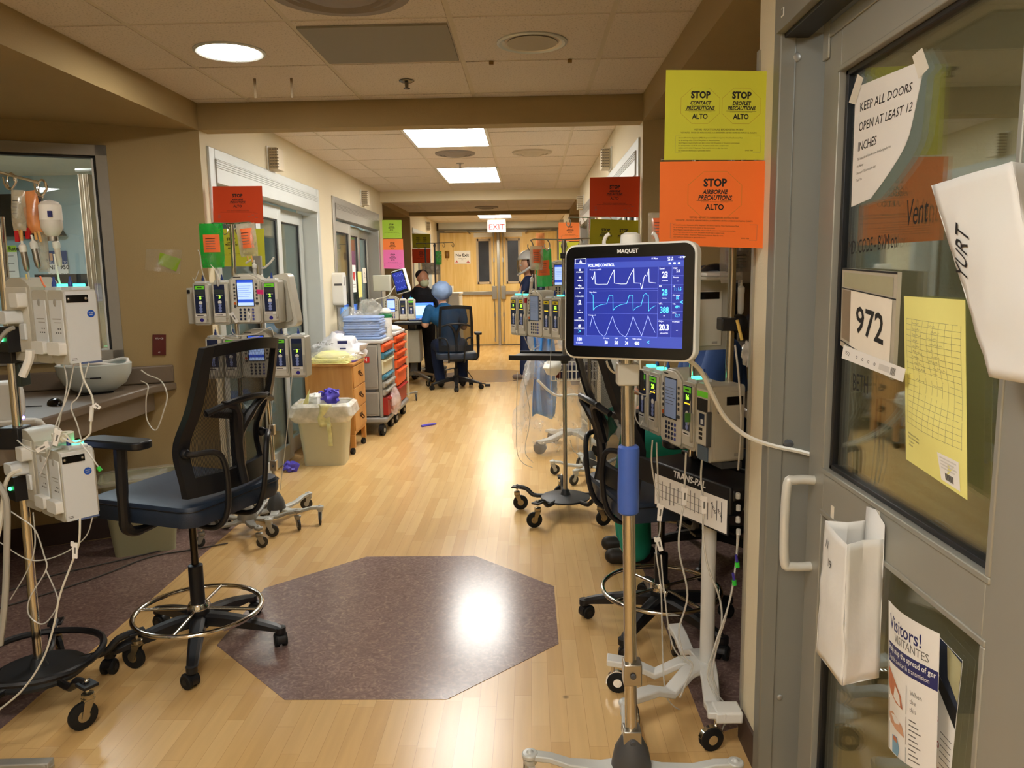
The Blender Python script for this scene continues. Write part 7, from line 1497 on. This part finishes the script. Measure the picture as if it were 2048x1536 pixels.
# ================================================================== far work station and people
t = thing('workstation_cart', 'wheeled computer cart with a black work surface in front of the blue-capped person', 'cart', (-.93, 10.0, 0))
MB().box(-.22, .26, -.25, .22, .80, .83, BLACK).box(-.20, .16, -.22, -.05, .83, .838, WHITEP).build('worktop', t, bevel=.006); MB().box(-.04, .04, -.03, .05, .12, .80, DGREY).build('column', t)
for k in range(4): a_ = .78+k*PI/2; b = MB(); b.M = Matrix.Rotation(a_, 4, 'Z'); b.prism([(0, .14), (.33, .085), (.33, .11), (0, .19)], -.02, .02, STEEL, ax=1).build('leg', t); caster(t, .31*math.cos(a_), .31*math.sin(a_), .09, .038, .014, a_, fork=STEEL, hood=False)
MB().box(-.12, .10, -.12, .14, .30, .72, mat('beige_computer', 'A09A88', .5)).build('computer_tower', t, bevel=.01)
t = thing('laptop', 'open laptop with a bright blue screen in front of the blue-capped person', 'laptop', (-.80, 9.92, .839), .12)
MB().box(-.16, .16, -.11, .11, 0, .018, BLACK).box(-.14, .14, -.08, .09, .018, .0185, DGREY).build('keyboard_base', t)
b = MB(); b.M = Matrix.Translation((0, .11, .015)) @ Matrix.Rotation(-.22, 4, 'X'); b.box(-.165, .165, 0, .008, 0, .225, BLACKG).box(-.155, .155, -.0008, 0, .012, .215, mat('laptop_blue', '3C78F0', .3, emit=1.6, var=0)).box(-.13, .13, -.0014, -.0008, .05, .18, mat('laptop_pale', '9CC8FF', .3, emit=1.7, var=.1, scale=40)); b.build('lid', t)
# seated person in cap, back to us
CHX, CHY = -.34, 9.60
stool('office_chair', 'black mesh office chair carrying the blue-capped person down the hall', CHX, CHY, math.radians(8), .47, 0, phase=.9, arms=(0, 1), back=.55, lean=.08)
t = thing('person', 'person in blue scrubs and a puffy pale blue cap seated at the laptop, back turned', 'person', (-.40, 9.66, 0), math.radians(10))
bd = [('l', [((0, 0, .53), .13), ((-.02, .04, .72), .115), ((-.05, .08, .92), .125), ((-.07, .10, 1.03), .06)]), ('l', [((-.25, .10, .99), .052), ((-.31, .12, .80), .043), ((-.36, .34, .84), .032)]), ('l', [((.14, .08, .97), .052), ((.18, .16, .76), .043), ((.0, .36, .84), .032)])]
for s in (-1, 1): bd += [('l', [((s*.10, 0, .52), .085), ((s*.16, .36, .52), .06), ((s*.16, .30, .30), .048), ((s*.14, .12, .10), .036)]), ('l', [((s*.14, .10, .06), .034), ((s*.15, .20, .04), .03)])]
bd += hand((-.36, .35, .85), (0, 1, -.1), (0, 0, 1), side=1)+hand((0, .37, .85), (-.3, 1, -.1), (0, 0, 1), side=-1)+head_parts((-.09, .16, 1.17), (-.2, 1, -.25))
figure('body', bd, SKIN2, t, vox=.01); face(t, (-.09, .16, 1.17), (-.2, 1, -.25))
figure('scrub_top', [('l', [((0, 0, .52), .145), ((-.02, .04, .72), .13), ((-.05, .08, .92), .14), ((-.07, .10, 1.0), .085)]), ('e', (-.06, .09, .90), (.20, .12, .14)), ('l', [((-.25, .10, .99), .068), ((-.30, .12, .86), .062)]), ('l', [((.14, .08, .97), .068), ((.17, .12, .84), .062)])], RBL, t)
for s in (-1, 1): figure('trouser_leg', [('l', [((s*.10, 0, .52), .11), ((s*.16, .36, .52), .085), ((s*.16, .30, .30), .075), ((s*.14, .12, .09), .07)])], NSC, t); figure('shoe', [('l', [((s*.14, .08, .045), .042), ((s*.15, .22, .04), .036)])], SHOE, t, vox=.008)
CAPB = mat('puffy_blue_cap', '8FA8D0', .6, var=.12, scale=25, bump=.8, bscale=40); b = MB(); b.ball((0, 0, 0), (.13, .135, .12), CAPB, seg=26, rings=18)
b.v = [tuple(Vector(v)*(1+.10*noise.noise(Vector(v)*18))) for v in b.v]; o = b.build('hair_cap', t); o.location = (-.09, .135, 1.225)
# masked person behind the laptop, facing us
t = thing('person', 'person in black with a pale mask standing beyond the laptop under the pink sign', 'person', (-.90, 10.62, 0), 0)
bd = [('l', [((0, 0, .90), .13), ((0, 0, 1.05), .12), ((.02, -.04, 1.18), .13), ((.03, -.06, 1.24), .06)]), ('l', [((-.17, -.04, 1.18), .05), ((-.22, -.16, .98), .043), ((-.10, -.34, .92), .032)]), ('l', [((.20, -.04, 1.18), .05), ((.27, -.08, .97), .043), ((.12, -.30, .95), .032)])]
for s in (-1, 1): bd += [('l', [((s*.09, 0, .88), .085), ((s*.10, -.02, .48), .06), ((s*.10, .02, .08), .038)]), ('l', [((s*.10, 0, .05), .034), ((s*.11, -.12, .04), .03)])]
bd += hand((-.10, -.35, .91), (.2, -1, -.3), (0, 0, 1), side=1)+hand((.12, -.31, .94), (-.2, -1, -.3), (0, 0, 1), side=-1)+head_parts((.05, -.10, 1.37), (.55, -1, -.2))
figure('body', bd, SKIN, t, vox=.01); face(t, (.05, -.10, 1.37), (.55, -1, -.2))
figure('jacket', [('l', [((0, 0, .86), .145), ((0, 0, 1.0), .14), ((.02, -.04, 1.16), .145), ((.03, -.06, 1.22), .085)]), ('e', (.02, -.03, 1.12), (.21, .13, .14)), ('l', [((-.17, -.04, 1.18), .068), ((-.22, -.16, .98), .058), ((-.14, -.30, .93), .045)]), ('l', [((.20, -.04, 1.18), .068), ((.27, -.08, .97), .058), ((.15, -.26, .95), .045)])], mat('black_cloth', '14151B', .8, var=.1, bump=.3), t)
for s in (-1, 1): figure('trouser_leg', [('l', [((s*.09, 0, .90), .11), ((s*.10, -.02, .48), .085), ((s*.10, .02, .09), .07)])], mat('black_cloth', '14151B'), t); figure('shoe', [('l', [((s*.10, .03, .045), .042), ((s*.11, -.13, .04), .036)])], SHOE, t, vox=.008)
figure('surgical_cap', [('e', (.035, -.07, 1.425), (.092, .10, .075))], mat('dark_cap', '1E1A1C', .8), t); f = Vector((.55, -1, -.2)).normalized()
b = MB(); b.ball(Vector((.05, -.10, 1.325))+f*.055, (.062, .052, .055), mat('mask_pale', 'C6CDA8', .8), seg=18).build('face_mask', t)
# standing person with respirator helmet
t = thing('person', 'person in dark navy scrubs and a white respirator helmet standing at the right, in profile', 'person', (.58, 10.46, 0), 0)
bd = [('l', [((.0, 0, .90), .13), ((.0, 0, 1.05), .105), ((.02, 0, 1.25), .12), ((.01, 0, 1.38), .055)]), ('l', [((.0, -.18, 1.33), .052), ((-.15, -.16, 1.08), .043), ((-.06, .04, 1.16), .032)]), ('l', [((.0, .18, 1.33), .052), ((-.12, .18, 1.10), .043), ((-.14, -.02, 1.14), .032)])]
for s, dx in ((-1, -.06), (1, .06)): bd += [('l', [((.0, s*.09, .88), .085), ((dx*.6, s*.09, .48), .06), ((dx, s*.09, .08), .038)]), ('l', [((dx, s*.09, .05), .034), ((dx-.13, s*.10, .035), .028)])]
bd += hand((-.06, .04, 1.16), (.3, 1, .2), (-1, 0, 0), side=1)+hand((-.14, -.02, 1.14), (0, -1, .1), (-1, 0, 0), side=-1)+head_parts((-.02, 0, 1.53), (-1, -.12, -.05))
figure('body', bd, SKIN2, t, vox=.01); face(t, (-.02, 0, 1.53), (-1, -.12, -.05))
figure('scrub_top', [('l', [((.0, 0, .84), .145), ((.0, 0, 1.05), .12), ((.02, 0, 1.25), .135), ((.01, 0, 1.34), .075)]), ('e', (.01, 0, 1.27), (.11, .20, .12)), ('l', [((.0, -.18, 1.33), .068), ((-.04, -.19, 1.22), .06)]), ('l', [((.0, .18, 1.33), .068), ((-.04, .20, 1.22), .06)])], NSC, t)
for s, dx in ((-1, -.06), (1, .06)): figure('trouser_leg', [('l', [((.0, s*.09, .90), .115), ((dx*.6, s*.09, .48), .085), ((dx, s*.09, .10), .072)])], NSC, t); figure('shoe', [('l', [((dx+.02, s*.09, .045), .042), ((dx-.14, s*.10, .038), .034)])], mat('taupe_shoe', '7A6A62', .6), t, vox=.008)
figure('hair', [('e', (.02, 0, 1.56), (.088, .092, .095)), ('l', [((.06, 0, 1.52), .07), ((.08, 0, 1.38), .05), ((.09, 0, 1.28), .03)])], mat('brown_hair', '4A2E1E', .6, var=.2, scale=40), t)
b = MB(); HS = mat('helmet_grey_white', 'C9CCCB', .25, var=.02)
for i in range(1):
    b.grid(lambda i, j: (lambda th, ph: (.02-.155*math.cos(ph)*math.sin(th), .125*math.sin(ph)*math.sin(th), 1.60+.135*math.cos(th)))(.02+1.5*j, 2*PI*i), 28, 10, HS)
o = b.build('helmet_shell', t, solid=.008)
b = MB(); b.tube([(.10, -.10, 1.55), (.02, -.125, 1.50), (-.07, -.10, 1.44), (-.13, -.03, 1.41), (-.13, .03, 1.41), (-.07, .10, 1.44), (.02, .125, 1.50), (.10, .10, 1.55)], .016, HS, smooth=5).tube([(.04, -.125, 1.62), (.05, -.125, 1.52), (.02, -.12, 1.49)], .022, HS); b.build('helmet_rim', t)
MB().grid(lambda i, j: (lambda ph: (.0-.15*math.cos(ph), .12*math.sin(ph), 1.60-.17*j))(-1.2+2.4*i), 14, 6, GLASSC).build('visor', t)
# far left stands and cabinet
t = stand('drip_stand', 'drip stand with a green bag beside the far left door', -.73, 10.95, 1.86, base='five', legm=LEGG, R=.24, arms=.26, hookn=5, polem=DGREY)
stand('drip_stand', 'plain grey drip stand standing left of the green-bag one', -.88, 11.1, 1.80, base='five', legm=LEGG, R=.24, hooks=False, polem=DGREY)
bag('green plastic sleeve on the far left drip stand', Y(876, 502, 10.95), .10, .19, plastic('green_sleeve', '10A83A', .9), port=False, th=.006)
bag('amber brown infusion bag on the far left drip stand', Y(894, 502, 10.95), .065, .10, mat('amber_bag', 'A8742C', .3))
bag('large hazy clear bag hanging on the far left drip stand', Y(862, 525, 11.05), .26, .17, plastic('hazy_bag', '9C9484', .7, .2), port=False)
b = MB(); b.M = Matrix.Translation(Y(885, 600, 11.2)) @ Matrix.Rotation(.12, 4, 'Y'); b.rrect(-.09, .09, -.05, .22, .02, -.06, .06, mat('mid_grey_device', '7C7770', .5)).box(-.05, .04, -.063, -.06, .13, .15, BLACK); b.build('infusion_pump', label='dark grey tilted device beyond the blue-capped person', cat='infusion pump', bevel=.005)
t = thing('cabinet', 'white cabinet by the left wall before the far doors', 'cabinet', (-.80, 12.9, 0))
MB().box(-.25, .24, -.35, .35, .0, 1.10, WHITEP).box(-.27, .26, -.37, .37, 1.10, 1.13, WHITEP).build('body', t, bevel=.005); MB().box(.24, .25, -.33, .33, .05, 1.07, WHITEP).box(.25, .262, .2, .22, .62, .72, BLACK).build('door', t, bevel=.002)
MB().box(-.10, .12, -.32, .1, 1.131, 1.24, WHITEP).box(-.06, .08, -.325, -.32, 1.15, 1.19, GREYP).build('printer', label='white printer on top of the white cabinet', cat='printer', bevel=.008, origin=False).location = (-.80, 12.9, 0)
line('power_cable', 'black foot switch cord on the floor right of the office chair', 'cord', [(-.22, 9.6, .25), (-.16, 9.6, .16), (-.1, 9.7, .06), (.02, 9.75, .03)], .006, BWIRE)
b = MB(); b.box(-.02, .05, -.02, .02, 0, .03, BLACK); o = b.build('foot_switch', label='black plug end on the floor right of the office chair', cat='plug', origin=False); o.location = (.03, 9.75, 0)
